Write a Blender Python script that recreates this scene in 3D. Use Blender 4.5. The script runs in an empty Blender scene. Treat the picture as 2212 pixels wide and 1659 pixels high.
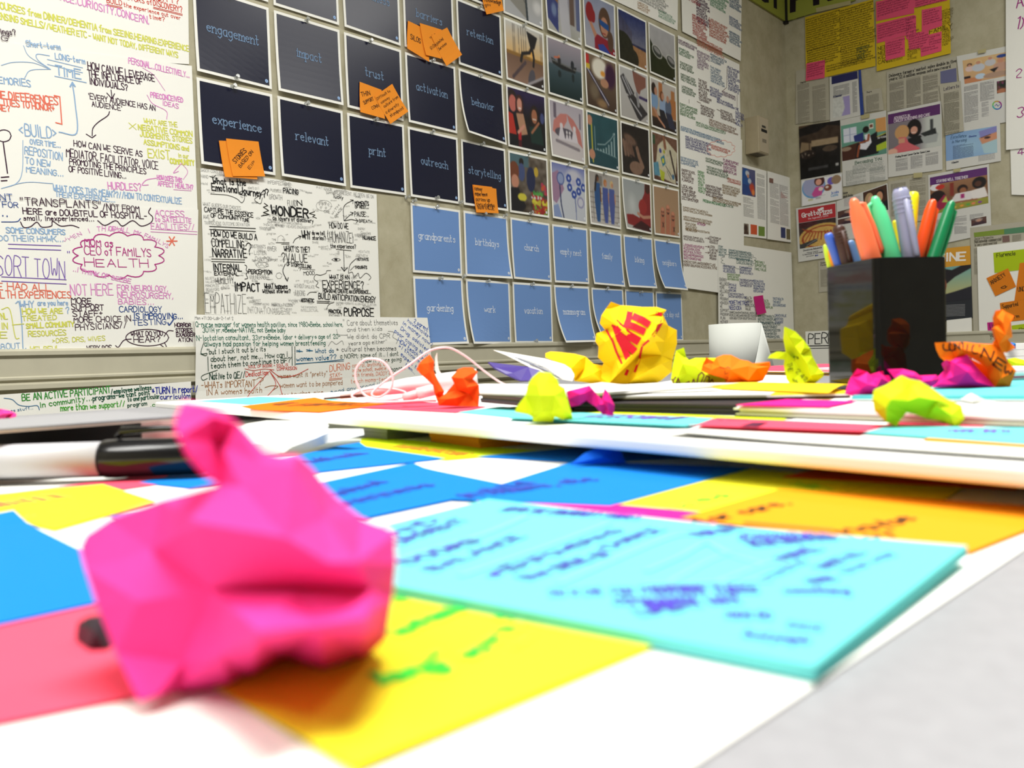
import bpy, math, random
import numpy as np
from mathutils import Vector, Matrix
from mathutils.bvhtree import BVHTree
random.seed(7); RNG = np.random.RandomState(11)
scene = bpy.context.scene
COLL = scene.collection

# ------------------------------------------------------------------ camera (image frame 2212 x 1659)
F, CX, CY = 1820.0, 1106.0, 829.5
_n = np.array([-.033, 1.0, -58.0/F]); _n /= np.linalg.norm(_n)      # world up in (right, up, forward)
_Y = np.array([0, 0, 1.0]) - _n*_n[2]; _Y /= np.linalg.norm(_Y)
_X = np.cross(_Y, _n)
if _X[0] < 0: _X = -_X
TZ = .75                      # table top height
HC = TZ + .042                # the phone lies almost on the table
CAM = np.array([0, 0, HC])
def ray(px, py):
    c = np.array([(px-CX)/F, (CY-py)/F, 1.0])
    return np.array([c@_X, c@_Y, c@_n])
cam_d = bpy.data.cameras.new('camera'); cam = bpy.data.objects.new('camera', cam_d); COLL.objects.link(cam)
scene.camera = cam
right = np.array([_X[0], _Y[0], _n[0]]); up = np.array([_X[1], _Y[1], _n[1]]); fwd = np.array([_X[2], _Y[2], _n[2]])
cam.matrix_world = Matrix(((right[0], up[0], -fwd[0], 0), (right[1], up[1], -fwd[1], 0), (right[2], up[2], -fwd[2], HC), (0, 0, 0, 1)))
cam_d.sensor_width = 36; cam_d.lens = 36*F/2212; cam_d.clip_start = .01; cam_d.clip_end = 50
cam_d.dof.use_dof = True; cam_d.dof.focus_distance = 1.35; cam_d.dof.aperture_fstop = 17.0

# ------------------------------------------------------------------ light, world, exposure
d1 = ray(2770, 717.5); d1[2] = 0; d1 /= np.linalg.norm(d1)          # along the left wall, away from the camera
nL = np.array([d1[1], -d1[0], 0])                                   # out of the left wall into the room
w = bpy.data.worlds.new('world'); scene.world = w; w.use_nodes = True
w.node_tree.nodes['Background'].inputs[0].default_value = (.9, .95, 1, 1)
w.node_tree.nodes['Background'].inputs[1].default_value = .12
def area(name, loc, size, power, col=(1, .985, .94), rotz=0):
    l = bpy.data.lights.new(name, 'AREA'); l.shape = 'RECTANGLE'; l.size, l.size_y = size
    l.energy = power; l.color = col
    o = bpy.data.objects.new(name, l); o.location = loc; o.rotation_euler = (0, 0, rotz); COLL.objects.link(o); return o
ROT = math.atan2(d1[1], d1[0])
area('ceiling_panel_light', (.15, .25, 2.8), (1.2, .6), 44, rotz=ROT)
area('ceiling_panel_light', (-1.0, -.7, 2.8), (1.2, .6), 22, rotz=ROT)
area('ceiling_panel_light', (1.9, 2.0, 2.8), (1.2, .6), 17, rotz=ROT)
scene.view_settings.view_transform = 'Standard'; scene.view_settings.look = 'None'
scene.view_settings.gamma = 1; scene.view_settings.use_curve_mapping = False
scene.view_settings.exposure = .93

# ------------------------------------------------------------------ colour, materials
def lin(c):
    c = np.asarray(c, float)/255.0
    return np.where(c <= .04045, c/12.92, ((c+.055)/1.055)**2.4)
MATS = {}
def mat(name, col, rough=.6, spec=.3, noise=0, nscale=40, bump=0, bscale=200, metal=0, coat=0, trans=0, emis=0, attr=False, sss=0):
    if name in MATS: return MATS[name]
    m = bpy.data.materials.new(name); m.use_nodes = True; nt = m.node_tree; b = nt.nodes['Principled BSDF']
    c = lin(col); b.inputs['Base Color'].default_value = (*c, 1)
    b.inputs['Roughness'].default_value = rough; b.inputs['Specular IOR Level'].default_value = spec
    b.inputs['Metallic'].default_value = metal; b.inputs['Coat Weight'].default_value = coat
    b.inputs['Transmission Weight'].default_value = trans
    if attr:
        a = nt.nodes.new('ShaderNodeAttribute'); a.attribute_name = 'Col'
        nt.links.new(a.outputs['Color'], b.inputs['Base Color'])
    elif noise:
        tc = nt.nodes.new('ShaderNodeTexCoord'); n = nt.nodes.new('ShaderNodeTexNoise'); n.inputs['Scale'].default_value = nscale
        n.inputs['Detail'].default_value = 5; r = nt.nodes.new('ShaderNodeValToRGB')
        r.color_ramp.elements[0].position = .35; r.color_ramp.elements[1].position = .68
        r.color_ramp.elements[0].color = (*(c*(1-noise)), 1); r.color_ramp.elements[1].color = (*np.minimum(1, c*(1+noise*.6)), 1)
        nt.links.new(tc.outputs['Object'], n.inputs['Vector']); nt.links.new(n.outputs['Fac'], r.inputs[0]); nt.links.new(r.outputs[0], b.inputs['Base Color'])
    if bump:
        tc = nt.nodes.new('ShaderNodeTexCoord'); n2 = nt.nodes.new('ShaderNodeTexNoise'); n2.inputs['Scale'].default_value = bscale
        bp = nt.nodes.new('ShaderNodeBump'); bp.inputs['Strength'].default_value = bump; bp.inputs['Distance'].default_value = .001
        nt.links.new(tc.outputs['Object'], n2.inputs['Vector']); nt.links.new(n2.outputs['Fac'], bp.inputs['Height']); nt.links.new(bp.outputs[0], b.inputs['Normal'])
    MATS[name] = m; return m
def paper(col, key=None):      # dyed paper: matt, a little light through it
    key = key or 'paper_%02x%02x%02x' % tuple(int(x) for x in col)
    if key in MATS: return MATS[key]
    m = mat(key, col, rough=.75, spec=.15, bump=.15, bscale=900)
    nt = m.node_tree; b = nt.nodes['Principled BSDF']; out = nt.nodes['Material Output']
    t = nt.nodes.new('ShaderNodeBsdfTranslucent'); t.inputs[0].default_value = (*lin(col), 1)
    mx = nt.nodes.new('ShaderNodeMixShader'); mx.inputs[0].default_value = .22
    nt.links.new(b.outputs[0], mx.inputs[1]); nt.links.new(t.outputs[0], mx.inputs[2]); nt.links.new(mx.outputs[0], out.inputs[0])
    return m
WHITE = (236, 236, 230)
INK = mat('marker_ink', (0, 0, 0), rough=.6, spec=.15, attr=True)
PRINT = mat('printed_picture', (0, 0, 0), rough=.42, spec=.35, attr=True)
MAT_WHITE = mat('white_paper', WHITE, rough=.75, spec=.15, bump=.1, bscale=600)

# ------------------------------------------------------------------ objects
ORG = {}
def tag(o, label=None, cat=None, group=None, kind=None):
    if label: o['label'] = label
    if cat: o['category'] = cat
    if group: o['group'] = group
    if kind: o['kind'] = kind
    return o
def mk(name, V, Fc, m, parent=None, cols=None, smooth=False, origin=None):
    V = np.asarray(V, float).reshape(-1, 3)
    if parent is not None: base = ORG[parent.name]
    elif origin is not None: base = np.array(origin, float)
    else:
        base = (V.max(0)+V.min(0))/2; base[2] = V[:, 2].min()
    me = bpy.data.meshes.new(name); me.from_pydata((V-base).tolist(), [], [tuple(int(i) for i in f) for f in Fc])
    if cols is not None:
        a = me.color_attributes.new('Col', 'FLOAT_COLOR', 'POINT')
        c4 = np.ones((len(V), 4)); c4[:, :3] = cols; a.data.foreach_set('color', c4.ravel())
    if smooth: me.polygons.foreach_set('use_smooth', [True]*len(me.polygons))
    me.materials.append(m); me.update()
    o = bpy.data.objects.new(name, me); COLL.objects.link(o)
    if parent is not None: o.parent = parent
    else: o.location = base
    ORG[o.name] = base; return o
def empty(name, loc, label=None, cat=None, group=None):
    o = bpy.data.objects.new(name, None); o.location = loc; COLL.objects.link(o); ORG[o.name] = np.array(loc, float)
    o.empty_display_size = .01
    return tag(o, label, cat, group)
def boxv(o, a, b, c):    # corner o and three edge vectors
    o, a, b, c = [np.array(x, float) for x in (o, a, b, c)]
    V = [o, o+a, o+a+b, o+b, o+c, o+a+c, o+a+b+c, o+b+c]
    return V, [(0, 3, 2, 1), (4, 5, 6, 7), (0, 1, 5, 4), (1, 2, 6, 5), (2, 3, 7, 6), (3, 0, 4, 7)]
def bevel(o, wdt=.001, seg=2):
    md = o.modifiers.new('bevel', 'BEVEL'); md.width = wdt; md.segments = seg; md.limit_method = 'ANGLE'; return o
def frame_for(ax):
    ax = ax/np.linalg.norm(ax); t = np.array([0, 0, 1.]) if abs(ax[2]) < .9 else np.array([1., 0, 0])
    u = np.cross(ax, t); u /= np.linalg.norm(u); return ax, u, np.cross(ax, u)
def lathe(o, axis, prof, seg=20, squash=1.0, uref=None):  # prof: (t along axis in metres, radius)
    ax, u, v = frame_for(np.array(axis, float))
    if uref is not None:
        u = np.array(uref, float)-ax*(np.array(uref)@ax); u /= np.linalg.norm(u); v = np.cross(ax, u)
    V = []; Fc = []
    for t, r in prof:
        for k in range(seg):
            a = 2*math.pi*k/seg
            V.append(np.array(o)+ax*t+u*math.cos(a)*r+v*math.sin(a)*r*squash)
    for i in range(len(prof)-1):
        for k in range(seg):
            Fc.append((i*seg+k, i*seg+(k+1) % seg, (i+1)*seg+(k+1) % seg, (i+1)*seg+k))
    Fc.append(tuple(range(seg))[::-1]); Fc.append(tuple((len(prof)-1)*seg+k for k in range(seg)))
    return V, Fc
def tube(pts, r, seg=8):
    P = [np.array(p, float) for p in pts]; V = []; Fc = []; pu = None
    for i, p in enumerate(P):
        d = P[min(i+1, len(P)-1)]-P[max(i-1, 0)]; ax, u, v = frame_for(d)
        if pu is not None:
            u = pu-ax*(pu@ax); u /= np.linalg.norm(u); v = np.cross(ax, u)
        pu = u
        rr = r[i] if hasattr(r, '__len__') else r
        for k in range(seg):
            a = 2*math.pi*k/seg; V.append(p+u*math.cos(a)*rr+v*math.sin(a)*rr)
    for i in range(len(P)-1):
        for k in range(seg):
            Fc.append((i*seg+k, i*seg+(k+1) % seg, (i+1)*seg+(k+1) % seg, (i+1)*seg+k))
    Fc.append(tuple(range(seg))[::-1]); Fc.append(tuple((len(P)-1)*seg+k for k in range(seg)))
    return V, Fc
def join(*parts):
    V = []; Fc = []
    for v, f in parts:
        n = len(V); V += list(v); Fc += [tuple(i+n for i in q) for q in f]
    return V, Fc
def spline(pts, n=8):
    P = [np.array(p, float) for p in pts]; out = []
    Q = [2*P[0]-P[1]]+P+[2*P[-1]-P[-2]]
    for i in range(1, len(Q)-2):
        for k in range(n):
            t = k/n; a, b, c, d = Q[i-1], Q[i], Q[i+1], Q[i+2]
            out.append(.5*((2*b)+(c-a)*t+(2*a-5*b+4*c-d)*t*t+(3*b-a-3*c+d)*t**3))
    out.append(P[-1]); return out

# ------------------------------------------------------------------ planes of the place
_r0 = ray(422, 168); P0 = CAM+_r0*(2.0/_r0[1]); PL = np.array([P0[0], P0[1], 0])
class WallL:
    n = nL; o = PL; u = d1
    @classmethod
    def p2(c, px, py, off=0):
        r = ray(px, py); t = ((c.o+c.n*off-CAM)@c.n)/(r@c.n); P = CAM+r*t
        return np.array([(P-c.o)@c.u, P[2]])
    @classmethod
    def S(c, q, off=0): return c.o+c.u*q[0]+c.n*off+np.array([0, 0, q[1]])
CORN_S = WallL.p2(1698, 162)[0]; CORNER = PL+d1*CORN_S
class WallR(WallL):
    n = -d1; o = CORNER; u = nL
class Flat:
    def __init__(s, z): s.z = z; s.n = np.array([0, 0, 1.])
    def p2(s, px, py, off=0):
        r = ray(px, py); t = (s.z+off-HC)/r[2]; return (CAM+r*t)[:2]
    def S(s, q, off=0): return np.array([q[0], q[1], s.z+off])
def at(px, py, Y):      # point seen at (px, py), Y metres in front of the lens
    r = ray(px, py); return CAM+r*(Y/r[1])
def onz(px, py, z):
    r = ray(px, py); return CAM+r*((z-HC)/r[2])

# ------------------------------------------------------------------ lettering: a single-stroke alphabet drawn as ribbons
G = dict(A="003860 1353", B="00083857554404 4463614000", C="6748280602204061", D="00083866623000", E="60000868 0454", F="000868 0454",
 G="67482806022040626434", H="0008 6068 0464", I="1018", J="5852301002", K="0008 6803 2560", L="080060", M="0008346860", N="00086068",
 O="280602204062664828", P="00083867654404", Q="280602204062664828 4260", R="00083867654404 3460", S="67482807155361402001", T="3038 0868",
 U="080220406268", V="083068", W="0810355068", X="0068 0860", Y="083468 3430", Z="08680060",
 a="45250402103042 4540", b="0800 032544412001", c="442504022041", d="4840 432504022042", e="0343442504022041", f="482720 0535",
 g="454a2c0b 442504022042", h="0800 03254440", i="1510 1716", j="252a1c0b 2726", k="0800 4502 2340", l="1810", m="0500 03153430 33556460",
 n="0500 03254440", o="2504022030424425", p="050c 032544412001", q="454c 432504022042", r="0500 032545", s="44250433412001",
 t="18112031 0535", u="05022042 4540", v="052045", w="0510345065", x="0045 0540", y="0521 450c", z="05450040")
G.update({'0': "280602204062664828", '1': "173830", '2': "062848660060", '3': "0748663462401001", '4': "4048 480262", '5': "68080444624001",
 '6': "5826022040624404", '7': "086820", '8': "3406284866340220406234", '9': "64240628486660", '.': "1011", ',': "110a", '?': "062848663332 3031",
 '!': "1813 1011", "'": "1816", '-': "0444", '+': "0444 2226", '/': "0048", ':': "1415 1011", ';': "1415 110a", '(': "28160220", ')': "08262200",
 '<': "460442", '>': "064402", '*': "2226 0343 0543", '"': "0806 2826", '@': "4525043153 454253", '=': "0343 0545", '$': "67482807155361402001 3929",
 '{': "38262524143231 3120", '}': "08161425 24121000"})
WID = {c: 6 for c in 'ABCDEFGHJKLMNOPQRSTUVWXYZ023456789?mw'}
WID.update({c: 2 for c in "Iil.,'!:;"}); WID.update({c: 3 for c in '1j()"'}); WID[' '] = 3; WID['1'] = 4
def _v(c): return {'a': -1, 'b': -2, 'c': -3}.get(c, None) if c in 'abc' else int(c)
def glyph(ch):
    if ch == ' ': return 3, []
    s = G.get(ch) or G.get(ch.upper()) or G['-']
    out = []
    for st in s.split(' '):
        out.append([(_v(st[i]), _v(st[i+1])) for i in range(0, len(st)-1, 2)])
    return WID.get(ch, 4.4 if ch.islower() else 5), out
def strokes_of(txt, gap=1.7, jit=0, slab=False, slant=0, smooth=True):
    x = 0; S = []
    for ch in txt:
        wd, st = glyph(ch)
        jy = random.uniform(-1, 1)*jit; js = 1+random.uniform(-.08, .08)*bool(jit)
        for s in st:
            p = [(x+a*js+slant*b, b*js+jy) for a, b in s]
            if smooth and len(p) >= 5:
                q = [p[0]]
                for i in range(len(p)-1):
                    a, b = p[i], p[i+1]
                    q += [(a[0]*.75+b[0]*.25, a[1]*.75+b[1]*.25), (a[0]*.25+b[0]*.75, a[1]*.25+b[1]*.75)]
                q.append(p[-1]); p = q
            S.append(p)
            if slab and ch.isalpha():
                for e, f in ((s[0], s[1]), (s[-1], s[-2])):
                    if abs(e[0]-f[0]) < .6 and abs(e[1]-f[1]) > .9 and e[1] in (0, 5, 8, -3):
                        S.append([(x+e[0]-(.95), e[1]+jy), (x+e[0]+(.95 if e[1] == 0 or e[1] == -3 else .1), e[1]+jy)])
        x += (wd+gap if ch != ' ' else 3.6)
    return S, max(x-gap, .1)
class Ink:
    def __init__(s): s.V = []; s.F = []; s.C = []
    def line(s, pts, wd, col, off=0.0):
        pts = [np.asarray(p, float) for p in pts]
        c = lin(col)
        for i in range(len(pts)-1):
            a, b = pts[i], pts[i+1]; d = b-a; L = np.hypot(*d)
            if L < 1e-9: continue
            d = d/L; n = np.array([-d[1], d[0]])*wd/2; e = d*wd*.42
            k = len(s.V)
            oo = off+2e-6*(len(s.F) % 75)     # strokes that cross must not be coplanar
            for q in (a-e-n, b+e-n, b+e+n, a-e+n): s.V.append((q[0], q[1], oo)); s.C.append(c)
            s.F.append((k, k+1, k+2, k+3))
    def poly(s, pts, col, off=0.0):
        k = len(s.V); c = lin(col)
        for q in pts: s.V.append((q[0], q[1], off)); s.C.append(c)
        s.F.append(tuple(range(k, k+len(pts))))
    def text(s, txt, a, b, h, col, wt=.12, jit=.25, slab=False, slant=0, off=0.0, fit=True, gap=1.7, perp=None):
        a = np.asarray(a, float); b = np.asarray(b, float); S, Wd = strokes_of(txt, gap, jit, slab, slant)
        d = b-a; L = np.hypot(*d); d = d/L; n = np.array([-d[1], d[0]]) if perp is None else np.asarray(perp, float)
        sc = h/8; sx = L/Wd if fit else sc
        for st in S:
            s.line([a+d*p[0]*sx+n*p[1]*sc for p in st], wt*min(h, 8*abs(sx)*1.7), col, off)
    def build(s, surf, parent, name='writing', base=.0006, flip=False):
        if not s.V: return None
        V = [surf.S(v[:2], base+v[2]) if not callable(surf) else surf(v[:2], base+v[2]) for v in s.V]
        return mk(name, V, s.F, INK, parent, cols=np.array(s.C))

class Sheet:
    """A sheet of paper on a plane; pixel-space helper T maps crop coordinates to the plane."""
    def __init__(s, surf, quad, off, name, label, cat, group=None, m=None, nu=6, nv=8, curl=None, rot=0, thick=.0003, bulge=.0):
        s.surf = surf; s.off = off; s.q = [np.asarray(p, float) for p in quad]   # TL TR BR BL in plane coords
        s.curl = curl; s.bulge = bulge; s.ink = Ink(); V = []; Fc = []
        for side in (0, 1):
            for j in range(nv+1):
                for i in range(nu+1):
                    V.append(s.P(i/nu, j/nv, -side*thick))
        N = (nu+1)*(nv+1); I = lambda i, j: j*(nu+1)+i
        for j in range(nv):
            for i in range(nu):
                f = (I(i, j), I(i, j+1), I(i+1, j+1), I(i+1, j)); Fc.append(f); Fc.append(tuple(N+k for k in f[::-1]))
        ring = [I(i, 0) for i in range(nu)]+[I(nu, j) for j in range(nv)]+[I(i, nv) for i in range(nu, 0, -1)]+[I(0, j) for j in range(nv, 0, -1)]
        for k in range(len(ring)):
            a, b = ring[k], ring[(k+1) % len(ring)]; Fc.append((a, b, N+b, N+a))
        s.o = tag(mk(name, V, Fc, m or MAT_WHITE), label, cat, group)
    def uv(s, u, v):
        a, b, c, d = s.q; return (a*(1-u)+b*u)*(1-v)+(d*(1-u)+c*u)*v
    def lift(s, u, v):
        z = s.bulge*math.sin(math.pi*min(max(v, 0), 1))*math.sin(math.pi*min(max(u, 0), 1))
        if s.curl: z += s.curl(u, v)
        return z
    def P(s, u, v, e=0): return s.surf.S(s.uv(u, v), s.off+s.lift(u, v)+e)
    def inv(s, q):
        # inverse of a near-parallelogram
        a, b, c, d = s.q; M = np.array([b-a, d-a]).T; uv = np.linalg.solve(M, q-a)
        for _ in range(3):
            r = s.uv(*uv)-q; uv = uv-np.linalg.solve(np.array([(b-a)*(1-uv[1])+(c-d)*uv[1], (d-a)*(1-uv[0])+(c-b)*uv[0]]).T, r)
        return uv
    def S(s, q, e=0):
        l = 0
        if s.curl or s.bulge:
            u, v = s.inv(np.asarray(q)); l = s.lift(u, v)
        return s.surf.S(q, s.off+l+e)
    def px(s, T, x, y): return s.surf.p2(T[0]+x/T[2], T[1]+y/T[2])
    def t(s, T, txt, a, b, h, col, wt=.12, off=0.0, **k):
        A = s.px(T, *a); B = s.px(T, *b); U = s.px(T, a[0], a[1]-h)
        d = (B-A)/np.hypot(*(B-A)); n = np.array([-d[1], d[0]]); hh = abs((U-A)@n) or np.hypot(*(U-A))
        if n@(U-A) < 0 and isinstance(s.surf, Flat): n = -n
        s.ink.text(txt, A, B, hh, col, wt, off=off, perp=n, **k)
    def l(s, T, pts, w, col, sm=False, off=0.0):
        P = [s.px(T, *p) for p in pts]
        if sm: P = spline(P, 6)
        A = s.px(T, pts[0][0], pts[0][1]); B = s.px(T, pts[0][0], pts[0][1]-w)
        s.ink.line(P, np.hypot(*(A-B)), col, off)
    def p(s, T, pts, col, off=0.0): s.ink.poly([s.px(T, *p) for p in pts], col, off)
    def blk(s, T, a, b, n, col, wt=.13, jit=.3, fill=.72, words=None, off=0.0, caps=True):
        """block of handwriting between two crop corners"""
        A = s.px(T, *a); B = s.px(T, *b); R_ = s.surf is WallR
        if R_: B[1] = s.px(T, a[0], b[1])[1]
        H = max(A[1]-B[1], .011*n)/n
        for i in range(n):
            x = A[0]; y = A[1]-H*(i+.85); sc = H*fill/8; end = B[0]-random.random()*.18*(B[0]-A[0])
            while x < end:
                wd = random.choice(words or WORDS); wd = wd.upper() if caps else wd
                S, Wd = strokes_of(wd, 1.5, jit)
                if x+Wd*sc > B[0]+.012 and x > A[0]: break
                for st in S: s.ink.line([(x+p[0]*sc, y+p[1]*sc) for p in st], wt*1.15*H*fill, [c_*.82 for c_ in col], off)
                x += (Wd+3)*sc
    def cols(s, T, a, b, n, col=(120, 120, 118), lines=20, gap=.08, wt=.45, off=0.0):
        """newspaper columns: rows of tiny print"""
        lines = int(lines*1.6); col = [min(255, c_*1.08) for c_ in col]
        A = s.px(T, *a); B = s.px(T, *b); W = (B[0]-A[0])/n
        for c in range(n):
            x0 = A[0]+W*c; x1 = x0+W*(1-gap); H = max(A[1]-B[1], .0025*lines)/lines
            for i in range(lines):
                if random.random() < .04: continue
                y = A[1]-H*(i+.6); x = x0; end = x1 if random.random() > .15 else x0+(x1-x0)*random.uniform(.3, .8)
                while x < end:
                    l = min(random.uniform(.05, .2)*W, end-x); s.ink.line([(x, y), (x+l*.85, y)], H*wt*.8, col, off); x += l+.012*W
    def done(s, name='writing', base=.0006):
        if isinstance(s.surf, Flat): base = .00015
        o = s.ink.build(s, s.o, name, base)
        if o and name == 'print_lines': o['kind'] = 'stuff'
        return s.o
WORDS = "care health story people time listen trust family need doctor how we can with about the and value local class group support wellness school kids mother energy team share question idea event plan program access home more".split()
# ------------------------------------------------------------------ printed pictures (colour per point of a fine grid)
class Pic:
    def __init__(s, W=56, H=56, c=(200, 200, 200)):
        s.W, s.H = W*2, H*2; s.a = np.ones((s.H, s.W, 3))*np.array(c, float)
        s.y, s.x = np.mgrid[0:s.H, 0:s.W]; s.x = (s.x+.5)/s.W; s.y = (s.y+.5)/s.H
    def put(s, m, c, al=1.0):
        m = m.astype(float)[..., None]*al; s.a = s.a*(1-m)+np.array(c, float)*m; return s
    def g(s, c1, c2, y0=0, y1=1, x=False):
        t = np.clip(((s.x if x else s.y)-y0)/(y1-y0), 0, 1)[..., None]; m = ((s.x if x else s.y) >= min(y0, 0) if y0 <= 0 else (s.x if x else s.y) >= y0)[..., None]
        s.a = np.where(m, np.array(c1, float)*(1-t)+np.array(c2, float)*t, s.a); return s
    def e(s, cx, cy, rx, ry, c, rot=0, al=1, soft=0):
        dx, dy = s.x-cx, s.y-cy; r = math.radians(rot); u = (dx*math.cos(r)+dy*math.sin(r))/rx; v = (-dx*math.sin(r)+dy*math.cos(r))/ry
        d = np.sqrt(u*u+v*v); m = (d < 1) if not soft else np.clip((1-d)/soft, 0, 1); return s.put(m, c, al)
    def p(s, pts, c, al=1):
        m = np.zeros((s.H, s.W), bool); n = len(pts)
        for i in range(n):
            (x0, y0), (x1, y1) = pts[i], pts[(i+1) % n]
            if y0 == y1: continue
            k = ((y0 > s.y) != (y1 > s.y)) & (s.x < (x1-x0)*(s.y-y0)/(y1-y0)+x0); m ^= k
        return s.put(m, c, al)
    def r(s, x0, y0, x1, y1, c, al=1): return s.put((s.x >= x0) & (s.x < x1) & (s.y >= y0) & (s.y < y1), c, al)
    def l(s, pts, w, c, al=1):
        m = np.zeros((s.H, s.W), bool)
        for (x0, y0), (x1, y1) in zip(pts, pts[1:]):
            dx, dy = x1-x0, y1-y0; t = np.clip(((s.x-x0)*dx+(s.y-y0)*dy)/(dx*dx+dy*dy+1e-9), 0, 1)
            m |= np.hypot(s.x-x0-t*dx, s.y-y0-t*dy) < w/2
        return s.put(m, c, al)
    def n(s, amp, sc=12):
        q = RNG.rand(sc+2, sc+2); yy = s.y*sc; xx = s.x*sc; i = yy.astype(int); j = xx.astype(int); fy = yy-i; fx = xx-j
        v = q[i, j]*(1-fy)*(1-fx)+q[i+1, j]*fy*(1-fx)+q[i, j+1]*(1-fy)*fx+q[i+1, j+1]*fy*fx
        s.a = np.clip(s.a+(v[..., None]-.5)*2*amp, 0, 255); return s
    def dots(s, x0, y0, x1, y1, n, r, cols, al=1):
        for _ in range(n): s.e(random.uniform(x0, x1), random.uniform(y0, y1), r*random.uniform(.6, 1.3), r*random.uniform(.6, 1.3), random.choice(cols), al=al)
        return s
    def out(s): return s.a.reshape(s.H//2, 2, s.W//2, 2, 3).mean((1, 3))
SK = (196, 140, 112); SKD = (120, 76, 54)
def head(C, x, y, r, hair, skin=SK, body=None):
    if body: C.e(x, y+r*3.1, r*2.1, r*2.4, body)
    C.e(x, y-r*.2, r*1.15, r*1.3, hair); C.e(x, y+r*.15, r*.8, r, skin); return C
PIC = {}
def pic(f): PIC[f.__name__] = f; return f
@pic
def trellis(C): C.g((170, 168, 160), (190, 192, 196)).p([(0, 0), (.5, 0), (.62, 1), (0, .7)], (150, 148, 140)); C.l([(.5, -.1), (.6, 1)], .05, (45, 55, 62)); C.l([(0, .15), (.55, .7)], .015, (90, 88, 82)).l([(.3, .0), (.1, .5)], .015, (90, 88, 82)).e(.88, .7, .16, .16, (225, 225, 225), soft=.6)
@pic
def corridor(C): C.g((150, 150, 175), (190, 190, 180)).n(20, 5).p([(0, 0), (.35, 0), (.3, 1), (0, .8)], (60, 70, 130)).p([(0, 0), (.2, 0), (.34, .45), (0, .3)], (150, 100, 55)).r(.68, .15, .82, .75, (110, 90, 80)).p([(.35, .2), (.6, .1), (.7, 1), (.4, 1)], (205, 205, 215), .8).e(.2, .6, .1, .16, (120, 140, 180), soft=.5).r(.88, .1, 1, .8, (100, 110, 150)).e(.91, .1, .06, .08, (50, 45, 50))
@pic
def masked_child(C): C.g((150, 158, 185), (175, 175, 185)).n(8, 5).p([(.12, .5), (.2, .47), (.42, .75), (.32, .8)], SK).e(.17, .32, .13, .19, (150, 32, 38)).e(.27, .38, .08, .13, (150, 32, 38)).p([(.3, .8), (.4, .7), (.8, .75), (1, .9), (1, 1), (.3, 1)], (150, 30, 50)).p([(.4, .9), (.6, .85), (.85, 1), (.45, 1)], (50, 70, 160)).e(.66, .42, .2, .3, (92, 66, 50)).e(.85, .75, .1, .2, (92, 66, 50)).e(.65, .5, .13, .19, SK).p([(.48, .38), (.8, .43), (.8, .55), (.62, .52), (.5, .48)], (30, 80, 150)).l([(.58, .64), (.68, .64)], .03, (150, 60, 60))
@pic
def beach_fence(C):
    C.g((40, 52, 110), (120, 122, 140), 0, .6).r(0, .58, 1, .66, (30, 38, 80)).p([(.3, .6), (1, .64), (1, 1), (.3, 1)], (170, 125, 85))
    for i in range(11): C.l([(.03+i*.042, .08+i*.024), (.03+i*.042, .6)], .016, (70, 60, 70))
    C.e(.12, .75, .4, .34, (34, 36, 24)).e(.5, .9, .2, .2, (38, 38, 26)).n(9, 24)
@pic
def spectacles(C):
    C.g((190, 190, 195), (170, 170, 165)).p([(0, .3), (.15, .45), (.5, .55), (1, .72), (1, 1), (0, 1)], (34, 44, 22)).n(7, 10)
    for x, y in ((.28, .52), (.85, .6)): C.e(x, y, .21, .12, (220, 220, 215), 18).e(x, y, .185, .1, (60, 66, 62), 18).e(x, y-.03, .14, .05, (150, 150, 150), 18)
@pic
def runner(C):
    C.g((215, 215, 210), (235, 190, 120), 0, .55)
    for x in (.18, .22, .33, .4, .46, .52, .93, .97): C.l([(x, .02), (x+.01, .55)], .012, (90, 80, 72))
    C.g((120, 90, 70), (150, 118, 100), .52, 1).r(0, .5, 1, .56, (150, 110, 50)).e(.68, .42, .09, .14, (255, 190, 90), soft=.8).p([(.55, .05), (.85, .1), (.76, .33), (.65, .33)], (25, 22, 25)).l([(.7, .3), (.62, .42), (.42, .48), (.38, .62)], .06, (25, 22, 25)).l([(.7, .32), (.74, .5), (.72, .64)], .05, (25, 22, 25)).l([(.5, .62), (.15, .95)], .06, (80, 65, 70)).e(.66, .88, .09, .18, (85, 82, 92), 15).p([(.6, 1), (1, .78), (1, 1)], (50, 40, 40)).l([(.55, 1), (1, .78)], .05, (165, 160, 165))
@pic
def canoe(C): C.g((170, 160, 172), (120, 125, 135), 0, .45).g((70, 90, 100), (14, 40, 44), .45, 1).p([(.08, .34), (.5, .43), (.85, .38), (.8, .5), (.4, .5), (.12, .44)], (30, 32, 34)).l([(.1, .38), (.82, .44)], .03, (110, 112, 110)).e(.32, .36, .05, .07, (40, 40, 45)).e(.72, .36, .05, .08, (28, 36, 46)).e(.32, .28, .03, .03, SK).l([(.18, .32), (.3, .3)], .03, (220, 110, 70)).e(.32, .6, .05, .07, (25, 40, 44)).e(.73, .6, .04, .08, (25, 40, 44))
@pic
def craft_table(C): C.g((130, 110, 90), (70, 52, 40)).e(.45, .22, .3, .24, (245, 240, 225), soft=.3).e(.8, .3, .22, .3, (60, 22, 60), soft=.4).r(.0, .02, .1, .2, (200, 50, 50)).r(0, .2, .12, .3, (220, 190, 60)).p([(0, .3), (.1, .3), (.75, .85), (.7, .95)], (34, 34, 70)).l([(.05, .3), (.72, .88)], .03, (210, 205, 215)).e(.6, .48, .14, .09, (190, 140, 110)).e(.25, .7, .2, .22, (120, 105, 85), soft=.6).e(.5, .9, .25, .12, (150, 120, 85), soft=.6).e(.55, .3, .1, .07, (235, 160, 60), soft=.5)
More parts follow.
